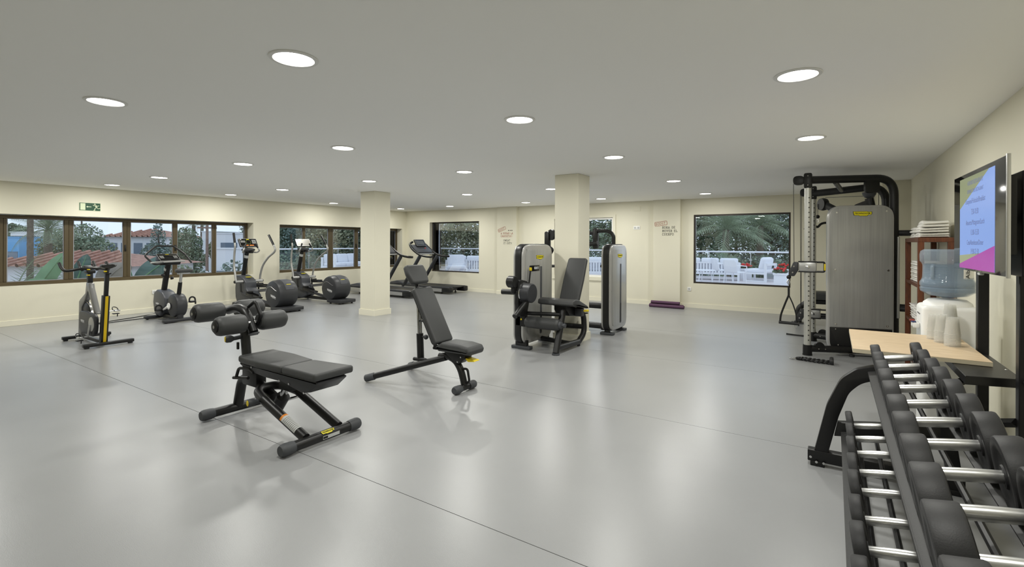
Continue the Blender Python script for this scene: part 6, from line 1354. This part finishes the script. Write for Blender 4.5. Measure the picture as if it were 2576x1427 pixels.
b = MB(); b.box2((-140, -60, GZ-0.4), (-22.4, 140, GZ)); b.box2((-22.4, -60, GZ-0.4), (-12.3, 12.8, GZ)); b.box2((-22.4, 22.6, GZ-0.4), (60, 140, GZ)); struct(b.build('garden_ground', M_GRAV, smooth=0))
b = MB(); b.box2((-22.3, 12.9, TZ-0.3), (XL-0.37, 22.4, TZ)); b.box2((XL-0.37, YB+0.27, TZ-0.3), (14, 22.4, TZ)); struct(b.build('terrace_floor', M_DECK, smooth=0))

def leaf_cloud(b, n, samp, size, rr):
    for _ in range(n):
        p = samp(); a = rr.uniform(0, 6.283); t = rr.uniform(-0.9, 0.9); s_ = size*rr.uniform(0.6, 1.3)
        d = V(math.cos(a)*math.cos(t), math.sin(a)*math.cos(t), math.sin(t)); e = d.cross(V(rr.uniform(-1, 1), rr.uniform(-1, 1), rr.uniform(-1, 1)))
        if e.length < 1e-3: continue
        e.normalize(); e *= s_*0.38
        b.face([p-d*s_*0.5, p+e*1.0, p+d*s_*0.5, p-e])
def tree(base, h, blobs, n, size, m_, label, trunk=0.14, name='garden_tree', seed=1, branches=5, cat='tree'):
    """blobs: list of (dx,dy,z,rx,ry,rz) relative to base; filled with leaf blades"""
    rr = random.Random(seed); base = Vector(base); r = thing(name, base, label, cat)
    b = MB(base); b.tube([base, base+V(0.1, 0.05, h*0.5), base+V(0, 0, h*0.85)], [trunk, trunk*0.4], 8)
    for k in range(branches):
        q = rr.choice(blobs); b.tube([base+V(0, 0, h*rr.uniform(0.35, 0.6)), base+V(q[0]*0.6, q[1]*0.6, (h*0.5+q[2])/2), base+V(q[0], q[1], q[2])], [trunk*0.45, trunk*0.12], 6)
    b.build('trunk', M_BARK, r)
    b = MB(base)
    w_ = [q[3]*q[4]*q[5] for q in blobs]
    def samp():
        q = rr.choices(blobs, w_)[0]
        while True:
            x, y, z = rr.uniform(-1, 1), rr.uniform(-1, 1), rr.uniform(-1, 1); l = x*x+y*y+z*z
            if l < 1 and l > 0.12: break
        return base+V(q[0]+x*q[3], q[1]+y*q[4], q[2]+z*q[5])
    leaf_cloud(b, int(n*2.6), samp, size*0.55, rr); tag(b.build('foliage', m_, r, smooth=0), kind='stuff')
    return r
FROND = {}
def frond_mesh(L, droop, wid, dens, m_, key):
    if key in FROND: return FROND[key]
    b = MB(); P = []
    for i in range(15):
        t = i/14; P.append(V(L*(t-0.12*t*t*droop), 0, L*(0.42*t-droop*0.95*t*t)))
    b.tube(P, [0.022*L/2, 0.004], 5)
    N = int(dens*1.5)
    for i in range(N):
        t = 0.12+0.86*i/N; k = min(13, int(t*14)); p = P[k].lerp(P[k+1], t*14-k); d = (P[k+1]-P[k]).normalized(); n = d.cross(V(0, 1, 0))
        ln = wid*(0.35+0.65*math.sin(math.pi*min(1, t*0.9+0.12)))
        for s_ in (-1, 1):
            e = (V(0, s_, 0)*0.82+d*0.62+V(0, 0, -0.30+0.25*math.sin(i*2.1))).normalized()
            b.face([p-d*0.008*L/2, p+e*ln*0.5-d*0.008*L/2, p+e*ln, p+e*ln*0.5+d*0.008*L/2, p+d*0.007*L/2])
    o = b.build('frond', m_, None, smooth=0); me = o.data; bpy.data.objects.remove(o); FROND[key] = me
    return me
def palm(base, h, L, nf, label, m_=None, lean=(0, 0), seed=2, name='palm_tree', trunk=0.19, el=(-0.5, 1.25), az=None, dens=34, wid=0.55):
    rr = random.Random(seed); base = Vector(base); r = thing(name, base, label, 'palm tree'); m_ = m_ or G4
    b = MB(base); pts = []; R_ = []
    n = max(6, int(h/0.16))
    for i in range(n+1):
        t = i/n; pts.append(base+V(lean[0]*t*t, lean[1]*t*t, h*t)); R_.append(trunk*(1.15-0.3*t)*(1.0+0.10*(i % 2)))
    b.tube(pts, R_, 10); b.build('trunk', M_BARK, r)
    top = V(lean[0], lean[1], h)
    for k in range(nf):
        e = el[0]+(el[1]-el[0])*(k+0.5)/nf; a = k*2.399+rr.uniform(-0.2, 0.2)
        if az: a = rr.uniform(*az)
        v = k % 3
        me = frond_mesh(1.0*L, (0.35, 0.55, 0.75)[v], wid*L/2, dens, m_, (round(L, 2), v, m_.name))
        o = bpy.data.objects.new('frond', me); COL.objects.link(o); o.parent = r; o.location = top
        o.rotation_euler = (rr.uniform(-0.25, 0.25), -e, a)
    return r
def banana(base, leaves, label, m_, seed=4):
    """leaves: list of (azimuth deg, elevation deg, length, width, droop, start height)"""
    base = Vector(base); r = thing('banana_plant', base, label, 'banana plant')
    hm = max(l[5] for l in leaves)
    b = MB(base); b.tube([base, base+V(0.03, 0, hm*0.6), base+V(0, 0.02, hm)], [0.12, 0.07], 10); b.build('stem', m_, r)
    for (az, el, L, W, dr, h0) in leaves:
        a = math.radians(az); e = math.radians(el); dirh = V(math.cos(a), math.sin(a), 0); side = (V(-math.sin(a), math.cos(a), 0)*0.45+V(0, 0, 0.9)*math.cos(e)-dirh*0.9*math.sin(e)).normalized()
        b = MB(base); rows = []; N = 16
        for i in range(N+1):
            t = i/N; c = base+V(0, 0, h0)+dirh*(L*t*math.cos(e))+V(0, 0, L*(t*math.sin(e)-dr*t*t)); w = W*(math.sin(math.pi*min(1, t*0.93+0.05))**0.65) if 0.02 < t < 0.999 else 0.012
            w *= 0.5
            z = 0.10*w
            rows.append([b._v(c+side*(q*w)-V(dirh.y, -dirh.x, 0)*(abs(q)*w*0.3-0.018*math.sin(i*1.9+q*3)*abs(q))) for q in (-1, -0.6, -0.2, 0, 0.2, 0.6, 1)])
        for i in range(N):
            for k in range(6): b.bm.faces.new([rows[i][k], rows[i+1][k], rows[i+1][k+1], rows[i][k+1]])
        lf = b.build('leaf', m_, r, smooth=50)
        b = MB(base); b.tube([rows_mid for rows_mid in [base+V(0, 0, h0)+dirh*(L*t*math.cos(e))+V(0, 0, L*(t*math.sin(e)-dr*t*t)+0.006) for t in [k/10 for k in range(10)]]], [0.022, 0.006], 6); b.build('midrib', M_BAN if m_ is not M_BRN else M_BRN, lf)
    return r
def shrub(base, blobs, n, size, m_, label, fl=None, nfl=0, seed=5):
    rr = random.Random(seed); base = Vector(base); r = thing('flowering_shrub' if fl else 'garden_shrub', base, label, 'shrub')
    b = MB(base)
    def samp():
        q = rr.choice(blobs)
        while True:
            x, y, z = rr.uniform(-1, 1), rr.uniform(-1, 1), rr.uniform(-1, 1)
            if x*x+y*y+z*z < 1: break
        return base+V(q[0]+x*q[3], q[1]+y*q[4], q[2]+z*q[5])
    leaf_cloud(b, int(n*2.2), samp, size*0.6, rr); tag(b.build('foliage', m_, r, smooth=0), kind='stuff')
    b = MB(base)
    for k in range(6):
        q = rr.choice(blobs); b.tube([base, base+V(q[0], q[1], q[2])], [0.03, 0.01], 5)
    b.build('stems', M_BARK, r)
    if fl:
        b = MB(base)
        for _ in range(nfl):
            p = samp(); p = p+(p-base).normalized()*0.05; b.ball(p, rr.uniform(0.03, 0.06)*size*5, 6, 4)
        tag(b.build('flowers', fl, r), kind='stuff')
    return r
# --- glass railing around the terrace
def railing(p0, p1, label, n):
    p0, p1 = Vector(p0), Vector(p1); d = (p1-p0)/n; o = (p0+p1)/2
    r = thing('glass_railing', o, label, 'railing'); u = d.normalized(); L = d.length
    b = MB(o); b.tube([p0+V(0, 0, 1.06), p1+V(0, 0, 1.06)], 0.035, 8); b.build('top_rail', M_OUTW, r)
    for k in range(n+1):
        p = p0+d*k; b = MB(o); b.cyl(p, p+V(0, 0, 1.05), 0.02, seg=8); po = b.build('post', M_STEEL, r)
        b = MB(o); b.box(p+V(0, 0, 0.72), (0.09, 0.09, 0.05), bev=0.01); b.build('glass_clamp', M_STEEL, po)
    nrm = u.cross(V(0, 0, 1))
    for k in range(n):
        a = p0+d*k+u*0.06; b = MB(o); b.prism([(0, 0.08), (L-0.12, 0.08), (L-0.12, 0.98), (0, 0.98)], a-nrm*0.005, u, (0, 0, 1), nrm*0.01); b.build('glass_panel', M_RGLASS, r, smooth=0)
railing((-22, 22.0, TZ), (10, 22.0, TZ), 'glass railing with white handrail along the back of the terrace', 20)
railing((-22, 13.2, TZ), (-22, 21.9, TZ), 'glass railing with white handrail on the left side of the terrace', 5)
b = MB(); q = ground_at(1094, 18.0, TZ); b.o = q; b.box2((q.x-0.12, q.y-0.12, TZ), (q.x+0.12, q.y+0.12, 3.6)); tag(b.build('terrace_column', M_STW, smooth=0), 'white square column outside the far corner window', 'column')

# --- terrace furniture
def slat_sofa(c, w_, rz, label, seed=1):
    r = thing('terrace_sofa', c, label, 'sofa', rz=rz); o = V(0, 0, 0)
    b = MB(o); D = 0.8
    b.box2((-w_/2, -D/2, 0.22), (w_/2, D/2, 0.30)); b.build('seat_frame', M_OUTW, r, smooth=0)
    for (x, y) in ((-w_/2+0.04, -D/2+0.04), (w_/2-0.04, -D/2+0.04), (-w_/2+0.04, D/2-0.04), (w_/2-0.04, D/2-0.04)):
        b = MB(o); b.box2((x-0.035, y-0.035, 0), (x+0.035, y+0.035, 0.66)); b.build('leg', M_OUTW, r, smooth=0)
    b = MB(o); b.box2((-w_/2, -D/2, 0.64), (w_/2, -D/2+0.05, 0.70)); b.build('back_rail', M_OUTW, r, smooth=0)
    n = int(w_/0.11)
    for k in range(n):
        x = -w_/2+0.09+k*(w_-0.18)/(n-1); b = MB(o); b.box2((x-0.03, -D/2+0.01, 0.3), (x+0.03, -D/2+0.04, 0.64)); b.build('slat', M_OUTW, r, smooth=0)
    m_ = max(2, round(w_/0.75)); cw = (w_-0.1)/m_
    for k in range(m_):
        x = -w_/2+0.05+cw*(k+0.5)
        b = MB(o); b.box((x, 0.04, 0.38), (cw*0.97, D*0.85, 0.15), bev=0.05, seg=3); b.build('seat_cushion', M_CUSH, r)
        b = MB(o); b.box((x, -D/2+0.17, 0.64), (cw*0.96, 0.18, 0.42), Matrix.Rotation(0.15, 3, 'X'), bev=0.07, seg=3); b.build('back_cushion', M_CUSH, r)
    return r
def shell_chair(c, rz, label):
    r = thing('terrace_chair', c, label, 'chair', rz=rz); o = V(0, 0, 0)
    for (x, y) in ((-0.22, -0.22), (0.22, -0.22), (-0.24, 0.22), (0.24, 0.22)):
        b = MB(o); b.tube([(x*1.1, y*1.15, 0), (x, y, 0.43)], 0.016, 8); b.build('leg', M_OUTW, r)
    b = MB(o); b.prism(rpoly([(-0.25, -0.25), (0.25, -0.25), (0.25, 0.23), (-0.25, 0.23)], 0.06), V(0, 0, 0.42), (1, 0, 0), (0, 1, 0), (0, 0, 0.03), bev=0.008); b.build('seat', M_OUTW, r)
    b = MB(o); b.prism(rpoly([(-0.24, 0.0), (0.24, 0.0), (0.25, 0.42), (-0.25, 0.42)], [0.05, 0.05, 0.09, 0.09]), V(0, 0.23, 0.44), (1, 0, 0), (0, 0.22, 1), (0, 0.025, 0), bev=0.006); b.build('backrest', M_OUTW, r)
    for s_ in (-1, 1):
        b = MB(o); b.tube([(s_*0.25, -0.2, 0.43), (s_*0.28, -0.22, 0.64), (s_*0.28, 0.15, 0.67), (s_*0.25, 0.29, 0.66)], 0.015, 8, rad=0.05); b.build('armrest', M_OUTW, r)
    return r
def lounge(c, rz, label):
    r = thing('lounge_chair', c, label, 'armchair', rz=rz); o = V(0, 0, 0)
    for s_ in (-1, 1):
        b = MB(o); b.box2((s_*0.4-0.03, -0.42, 0), (s_*0.4+0.03, 0.42, 0.05)); b.box2((s_*0.4-0.03, 0.34, 0.05), (s_*0.4+0.03, 0.42, 0.68)); b.box2((s_*0.4-0.03, -0.42, 0.05), (s_*0.4+0.03, -0.36, 0.34)); b.box2((s_*0.4-0.03, -0.36, 0.28), (s_*0.4+0.03, 0.34, 0.34)); b.build('side_frame', M_OUTW, r, smooth=0)
    b = MB(o); b.box2((-0.4, 0.34, 0.6), (0.4, 0.42, 0.68)); b.build('back_rail', M_OUTW, r, smooth=0)
    b = MB(o); b.box((0, -0.03, 0.40), (0.74, 0.78, 0.14), bev=0.05, seg=3); b.build('seat_cushion', M_CUSH, r)
    b = MB(o); b.box((0, 0.22, 0.66), (0.72, 0.22, 0.5), Matrix.Rotation(-0.25, 3, 'X'), bev=0.1, seg=3); b.build('back_cushion', M_CUSH, r)
    return r
def planter(c, w_, label, seed=1):
    rr = random.Random(seed); c = Vector(c); r = thing('flower_planter', c, label, 'planter')
    b = MB(c); b.prism([(-w_*0.4, -w_*0.4), (w_*0.4, -w_*0.4), (w_*0.4, w_*0.4), (-w_*0.4, w_*0.4)], c, (1, 0, 0), (0, 1, 0), (0, 0, 0.36), bev=0.01); b.box2((c.x-w_*0.46, c.y-w_*0.46, c.z+0.36), (c.x+w_*0.46, c.y+w_*0.46, c.z+0.43), bev=0.01); b.build('pot', M_OUTW, r)
    b = MB(c)
    leaf_cloud(b, 160, lambda: c+V(rr.uniform(-w_, w_)*0.45, rr.uniform(-w_, w_)*0.45, 0.43+rr.uniform(0.0, 0.10)), 0.1, rr); tag(b.build('foliage', G2, r, smooth=0), kind='stuff')
    b = MB(c)
    for k in range(16): b.ball(c+V(rr.uniform(-w_, w_)*0.42, rr.uniform(-w_, w_)*0.42, 0.50+rr.uniform(0.0, 0.1)), rr.uniform(0.035, 0.06), 6, 4)
    tag(b.build('flowers', M_REDF, r), kind='stuff')
    return r
def gp(px, d): return ground_at(px, d, TZ)
VA = TH   # camera yaw
slat_sofa(gp(1788, 19.1), 2.1, 0.10, 'white slatted sofa seen through the wide terrace window')
shell_chair(gp(1818, 17.8), 2.2, 'white shell chair facing away, farther from the lounge chair')
shell_chair(gp(1850, 16.5), 2.7, 'white shell chair with its back to the lounge chair')
lounge(gp(1912, 18.2), -1.9, 'white cushioned lounge chair near the red flower pots')
planter(gp(1963, 16.3), 0.44, 'white planter with red geraniums nearest the wide window')
planter(gp(1876, 19.3), 0.5, 'white planter with red flowers left of the lounge chair', 2)
planter(gp(1938, 19.9), 0.5, 'white planter half hidden behind the lounge chair', 3)
planter(gp(1972, 19.0), 0.5, 'white planter with red flowers by the terrace corner', 4)
tb = gp(1772, 17.3); b = MB(tb); b.lathe([(0.0, 0.44), (0.36, 0.44), (0.37, 0.455), (0.36, 0.47), (0.0, 0.47)], tb, (0, 0, 1), 28); t_ = thing('terrace_table', tb, 'low round white table beside the slatted sofa', 'table'); b.build('table_top', M_OUTW, t_)
for k in range(3):
    a = k*2.09; b = MB(tb); b.tube([tb+V(0.28*math.cos(a), 0.28*math.sin(a), 0), tb+V(0.2*math.cos(a), 0.2*math.sin(a), 0.445)], 0.018, 8); b.build('leg', M_OUTW, t_)
slat_sofa(gp(1195, 21.0), 2.0, 0.45, 'white slatted sofa seen through the far corner window')
lounge(gp(1148, 20.0), 0.75, 'white lounge chair turned away outside the far corner window')
slat_sofa(gp(1500, 19.5), 2.2, 0.3, 'white slatted sofa seen past the right pillar')
slat_sofa(V(-19.5, 15.2, TZ), 2.4, -1.35, 'white slatted sofa outside the second left window')
lounge(V(-18.6, 17.2, TZ), 1.2, 'white lounge chair outside the second left window')
# --- trees behind the terrace
def at_ground(px, d): return ground_at(px, d, GZ)
palm(at_ground(1826, 26), 4.9, 2.6, 26, 'date palm on the left in the wide terrace window', seed=3, dens=30)
palm(at_ground(1912, 28), 5.2, 2.7, 26, 'date palm on the right in the wide terrace window', seed=8, dens=30)
palm(at_ground(1828, 23.5), 2.9, 1.4, 16, 'young palm below the left date palm', seed=9, dens=22)
palm(at_ground(1100, 27), 7.4, 3.4, 20, 'drooping palm crown in the far corner window', seed=12, el=(-0.9, 0.3), dens=40)
cols = [G2, G1, G2, G5, G3, G1]
hd = [(1760, 33, 0), (1850, 36, 1), (1940, 33, 2), (2010, 32, 3), (1690, 34, 4), (1560, 32, 5), (1470, 31, 1), (1380, 33, 0), (1230, 36, 2), (1160, 34, 4), (1080, 38, 3), (1010, 40, 1)]
wh = ['behind the left palm of the wide window', 'between the two palms of the wide window', 'behind the right palm of the wide window', 'at the right edge of the wide window', 'left of the wide window', 'beyond the white framed window', 'beyond the right pillar', 'left of the right pillar', 'at the right of the far corner window', 'in the middle of the far corner window', 'at the left of the far corner window', 'beyond the far room corner']
for i, (px, d, c) in enumerate(hd):
    g = at_ground(px, d); s_ = 1.0
    bl = [(0, 0, 3.6, 2.2, 2.0, 2.2), (-1.2, 0.4, 5.6, 1.7, 1.5, 1.6), (1.2, -0.3, 5.2, 1.7, 1.6, 1.7), (0.3, 0, 7.0, 1.8, 1.6, 1.3), (0, 0.2, 1.4, 2.1, 1.8, 1.3)]
    tree(g, 6.5, bl, 2600, 0.34, cols[c], 'leafy tree %s' % wh[i], seed=20+i)
hedge = [(1720, 25), (1800, 25.5), (1880, 25), (1960, 25), (1510, 26), (1440, 26), (1190, 29), (1110, 30)]
hw = ['at the left of the wide window', 'left of the middle of the wide window', 'right of the middle of the wide window', 'at the right of the wide window', 'past the right pillar', 'behind the right pillar', 'at the right of the far corner window', 'at the left of the far corner window']
for i, (px, d) in enumerate(hedge):
    g = at_ground(px, d); shrub(g, [(0, 0, 1.6, 1.6, 0.8, 1.6), (-0.8, 0, 2.6, 1.1, 0.8, 1.0), (0.8, 0.2, 2.5, 1.1, 0.8, 1.1)], 1500, 0.22, cols[(i+3) % 6], 'garden shrub behind the glass railing %s' % hw[i], seed=50+i)

# --- left garden (lower level)
palm(at_ground(76, 21), 8.0, 2.6, 14, 'palm with thick bare trunk left of the upright palm', seed=31, trunk=0.105)
palm(at_ground(121, 27), 4.75, 2.0, 30, 'date palm with full crown in the leftmost pane', seed=32, dens=30)
tree(at_ground(30, 48), 7, [(0, 0, 4.6, 1.6, 1.6, 1.3), (1.1, 0.8, 4.2, 1.3, 1.2, 1.0)], 1600, 0.42, G2, 'rounded dark tree behind the blue building', seed=41)
tree(at_ground(205, 40), 7, [(0, 0, 4.2, 1.7, 1.6, 1.5), (-1.5, -1.0, 3.6, 1.6, 1.5, 1.6), (0.8, 0.6, 3.4, 1.5, 1.5, 1.2), (0, 0, 2.0, 2.0, 1.8, 1.4)], 2600, 0.34, G1, 'broad grey-green tree in the second pane', seed=42)
tree(at_ground(160, 40), 6, [(0, 0, 3.4, 1.8, 1.6, 1.6), (0.6, 0.4, 2.0, 1.8, 1.6, 1.4)], 1800, 0.3, G3, 'olive tree behind the date palm', seed=43)
tree(at_ground(398, 36), 5.5, [(0, 0, 4.3, 0.5, 0.5, 1.1), (0, 0, 3.4, 1.1, 1.1, 0.7), (0, 0, 2.5, 1.6, 1.5, 0.7), (0, 0, 5.2, 0.3, 0.3, 0.6)], 1500, 0.28, G5, 'tiered conifer in the third pane', seed=44)
tree(at_ground(468, 38), 6, [(0, 0, 3.9, 1.1, 1.1, 1.4), (-0.5, -0.4, 2.4, 1.2, 1.1, 1.4), (0.5, 0.4, 2.7, 0.9, 0.9, 1.0)], 2000, 0.34, G1, 'leafy tree left of the white building in the fourth pane', seed=45)
palm(at_ground(487, 52), 5.9, 1.7, 18, 'distant palm above the fourth pane trees', seed=46, dens=16)
palm(at_ground(508, 60), 6.3, 1.5, 16, 'distant palm behind the white building', seed=47, dens=16)
tree(at_ground(568, 40), 5, [(0, 0, 3.5, 1.4, 1.4, 1.0)], 900, 0.3, G3, 'rounded tree behind the white wall in the fifth pane', seed=48)
for i, (px, d, c) in enumerate([(715, 38, 0), (770, 36, 3), (830, 34, 4), (890, 35, 2), (950, 36, 1), (650, 46, 2)]):
    tree(at_ground(px, d), 6.5, [(0, 0, 3.8, 2.0, 2.0, 1.9), (-1, 0.4, 5.4, 1.5, 1.5, 1.3), (1.1, -0.3, 5.2, 1.5, 1.5, 1.4), (0, 0, 1.8, 2, 1.8, 1.4)], 2200, 0.32, cols[c], 'leafy tree outside the second left window, %s from the left' % ['first', 'second', 'third', 'fourth', 'fifth', 'outermost'][i], seed=60+i)
# near plants in a raised bed along the facade
BEDZ = -0.9
b = MB(); b.box2((-16.8, -4, GZ), (XL-0.9, 8.2, BEDZ)); struct(b.build('planting_bed', M_GRAV, smooth=0))
def bed(px, d): return ground_at(px, d, BEDZ)
palm(bed(30, 11.6), 0.9, 1.5, 8, 'low palm with long fronds slanting across the leftmost pane', seed=33, el=(0.35, 0.95), az=(0.3, 1.9), dens=40, wid=0.7, trunk=0.14)
palm(bed(118, 11.6), 0.6, 1.25, 9, 'small palm at the foot of the leftmost pane', seed=34, el=(0.1, 1.1), dens=26, trunk=0.1)
banana(bed(22, 10.2), [(62, 52, 1.15, 0.42, 0.42, 1.05), (20, 70, 0.9, 0.4, 0.5, 1.0), (150, 50, 1.0, 0.4, 0.6, 1.0)], 'banana plant low in the corner of the leftmost pane', M_BAN)
banana(bed(66, 10.5), [(64, 62, 1.35, 0.42, 0.06, 1.0), (62, 30, 1.0, 0.36, 0.12, 1.05), (-60, 60, 0.9, 0.4, 0.5, 0.9)], 'banana plant with broad upright leaf in the leftmost pane', M_BAN)
banana(bed(186, 11.0), [(70, 76, 0.95, 0.36, 0.12, 1.25), (-40, 60, 0.8, 0.35, 0.4, 0.9)], 'banana plant at the left of the second pane', M_BAND)
banana(bed(250, 11.3), [(80, 60, 1.1, 0.55, 0.35, 1.25), (50, 60, 0.95, 0.45, 0.4, 0.95)], 'withered banana plant behind the spinning bike', M_BRN)
banana(bed(338, 11.8), [(62, 46, 1.15, 0.6, 0.12, 1.3), (180, 70, 0.8, 0.4, 0.3, 1.2), (100, 64, 1.0, 0.45, 0.4, 0.9)], 'dark banana plant behind the upright bike', M_BAND)
shrub(bed(462, 12.9), [(0, 0, 1.05, 0.4, 0.4, 0.7), (0.1, 0.3, 1.0, 0.35, 0.35, 0.6)], 900, 0.16, G1, 'oleander bush with pink flowers at the left of the fourth pane', M_PINK, 22, seed=71)
shrub(bed(508, 13.4), [(0, 0, 1.0, 0.38, 0.42, 0.62), (0.1, 0.3, 0.9, 0.35, 0.35, 0.55)], 900, 0.16, G5, 'oleander bush with pink flowers at the right of the fourth pane', M_PINK, 14, seed=72)
shrub(ground_at(585, 15.5, GZ), [(0, 0, 3.0, 0.4, 0.45, 0.6)], 260, 0.16, G5, 'thin bush against the white wall in the fifth pane', seed=73)
shrub(at_ground(352, 30), [(0, 0, 2.2, 1.5, 1.2, 0.9), (1.4, 0.6, 2.0, 1.2, 1.2, 0.8)], 1400, 0.2, M_PURP, 'purple bougainvillea below the house in the third pane', seed=74)
for i, px in enumerate((730, 790, 850)):
    shrub(at_ground(px, 27.5), [(0, 0, 2.6, 1.2, 1.0, 1.0), (0, 0.5, 1.6, 1.2, 1, 1.2)], 900, 0.2, cols[i+1], 'garden shrub behind the left railing, %s from the left' % ['first', 'second', 'third'][i], seed=80+i)
# houses
def hip_house(px0, px1, d, zw, zr, label, m_wall, win=3, depth=6.0):
    p0 = ground_at(px0, d, GZ); p1 = ground_at(px1, d, GZ); u = (p1-p0); L = u.length; u.normalize(); n = V(u.y, -u.x, 0); n = n if n.x < 0 else -n
    o = (p0+p1)/2+n*depth/2; r = thing('house', o, label, 'house')
    b = MB(o); b.prism([(0, 0), (L, 0), (L, depth), (0, depth)], p0, u, n, (0, 0, zw-GZ)); b.build('wall', m_wall, r, smooth=0)
    e = 0.4; a = [p0-u*e-n*e, p1+u*e-n*e, p1+u*e+n*(depth+e), p0-u*e+n*(depth+e)]
    for q in a: q.z = zw
    k = min(depth, L)/2*0.98; r0 = p0+u*k+n*depth/2; r1 = p1-u*k+n*depth/2; r0.z = zr; r1.z = zr
    b = MB(o); b.face([a[0], a[1], r1, r0]); b.face([a[1], a[2], r1]); b.face([a[2], a[3], r0, r1]); b.face([a[3], a[0], r0]); b.face([a[0], a[3], a[2], a[1]]); rf = b.build('roof', M_TILE, r, smooth=0)
    # rows of barrel tiles on the slope that faces us
    b = MB(o); nn = int(L/0.42)
    for i in range(nn):
        t = (i+0.5)/nn; lo = a[0].lerp(a[1], t); x = t*(L+2*e)-e
        hi_t = min(1, max(0.0, min(x+e, L+e-x)/(k+e))); up_ = (r0-a[0]); hi = lo+n*(hi_t*(depth/2+e))+V(0, 0, (zr-zw)*hi_t)
        if (hi-lo).length > 0.3: b.tube([lo+V(0, 0, 0.03), hi+V(0, 0, 0.03)], 0.085, 6, cap=False)
    tag(b.build('roof_tiles', M_TILE, rf), kind='stuff')
    for i in range(win):
        t = (i+0.7)/(win+0.4); c = p0+u*L*t-n*0.02
        b = MB(o); b.prism([(-0.4, zw-1.6), (0.4, zw-1.6), (0.4, zw-0.6), (-0.4, zw-0.6)], V(c.x, c.y, 0), u, (0, 0, 1), -n*0.03); b.build('window', mat('house_window', (110, 124, 140), 0.2), r, smooth=0)
    return r
hip_house(-60, 322, 22, 0.34, 0.93, 'low building with barrel tiled roof in the second pane', M_STW, win=0, depth=4.5)
hip_house(262, 402, 46, 1.92, 2.72, 'white house with tiled hip roof behind the second and third panes', M_STW, win=4)
def block(px0, px1, d, z0, z1, label, m_, depth=3.0, name='building', cat='building', win=()):
    p0 = ground_at(px0, d, z0); p1 = ground_at(px1, d, z0); u = (p1-p0); L = u.length; u.normalize(); n = V(u.y, -u.x, 0); n = n if n.x < 0 else -n
    o = (p0+p1)/2+n*depth/2; r = thing(name, o, label, cat)
    b = MB(o); b.prism([(0, 0), (L, 0), (L, depth), (0, depth)], p0, u, n, (0, 0, z1-z0)); b.build('wall', m_, r, smooth=0)
    b = MB(o); b.prism([(-0.05, -0.05), (L+0.05, -0.05), (L+0.05, depth+0.05), (-0.05, depth+0.05)], V(p0.x, p0.y, z1), u, n, (0, 0, 0.08)); b.build('coping', m_, r, smooth=0)
    for (t, za, zb, w_) in win:
        c = p0+u*L*t; b = MB(o); b.prism([(-w_/2, za), (w_/2, za), (w_/2, zb), (-w_/2, zb)], V(c.x, c.y, 0), u, (0, 0, 1), -n*0.03); b.build('window', mat('house_window', (110, 124, 140), 0.2), r, smooth=0)
    return r
block(2, 48, 40, GZ, 1.75, 'blue and white building at the left end of the windows', M_BLUE, win=((0.3, -0.2, 0.6, 0.7), (0.7, -0.2, 0.6, 0.7)))
block(26, 66, 37, 1.85, 2.1, 'white flat canopy above the blue building', M_STW, depth=2, name='canopy', cat='canopy')
block(40, 76, 26, GZ, 0.05, 'low white garden wall behind the bare palm trunk', M_STW, depth=0.3, name='garden_wall', cat='wall')
block(92, 142, 30, GZ, 0.15, 'low white garden wall behind the date palm', M_STW, depth=0.3, name='garden_wall', cat='wall')
block(508, 536, 44, GZ, 2.35, 'plain white building beside the utility pole', M_STW, depth=6)
block(536, 616, 36, GZ, 2.05, 'long white building in the fifth pane', M_STW, depth=5, win=((0.5, 0.9, 1.4, 1.2),))
block(540, 616, 27, GZ, 1.05, 'tall white garden wall in the fifth pane', M_STW, depth=0.3, name='garden_wall', cat='wall', win=((0.45, -0.55, -0.15, 1.4),))
block(452, 540, 30, GZ, -0.45, 'low white garden wall across the fourth pane', M_STW, depth=0.3, name='garden_wall', cat='wall')
up_ = ground_at(521, 33, GZ); b = MB(up_); b.cyl(up_, up_+V(0, 0, 5.6), 0.10, 0.08, 10); t_ = thing('utility_pole', up_, 'wooden utility pole in front of the white building', 'pole'); b.build('shaft', mat('pole_wood', (150, 128, 116), 0.9), t_)
b = MB(up_); b.box(up_+V(0, 0, 5.1), (0.1, 1.2, 0.1)); b.build('cross_arm', mat('pole_wood', (150, 128, 116), 0.9), t_)
# distant wooded hills
b = MB()
for i, (y, h, w_) in enumerate(((40, 5.2, 40), (75, 6.0, 45), (110, 5.6, 50), (5, 5.0, 40))):
    b.ball((-135, y, GZ), (14, w_*0.6, h), 24, 12)
struct(b.build('hills', leafmat('hill_green', (112, 128, 118), 0.2)))
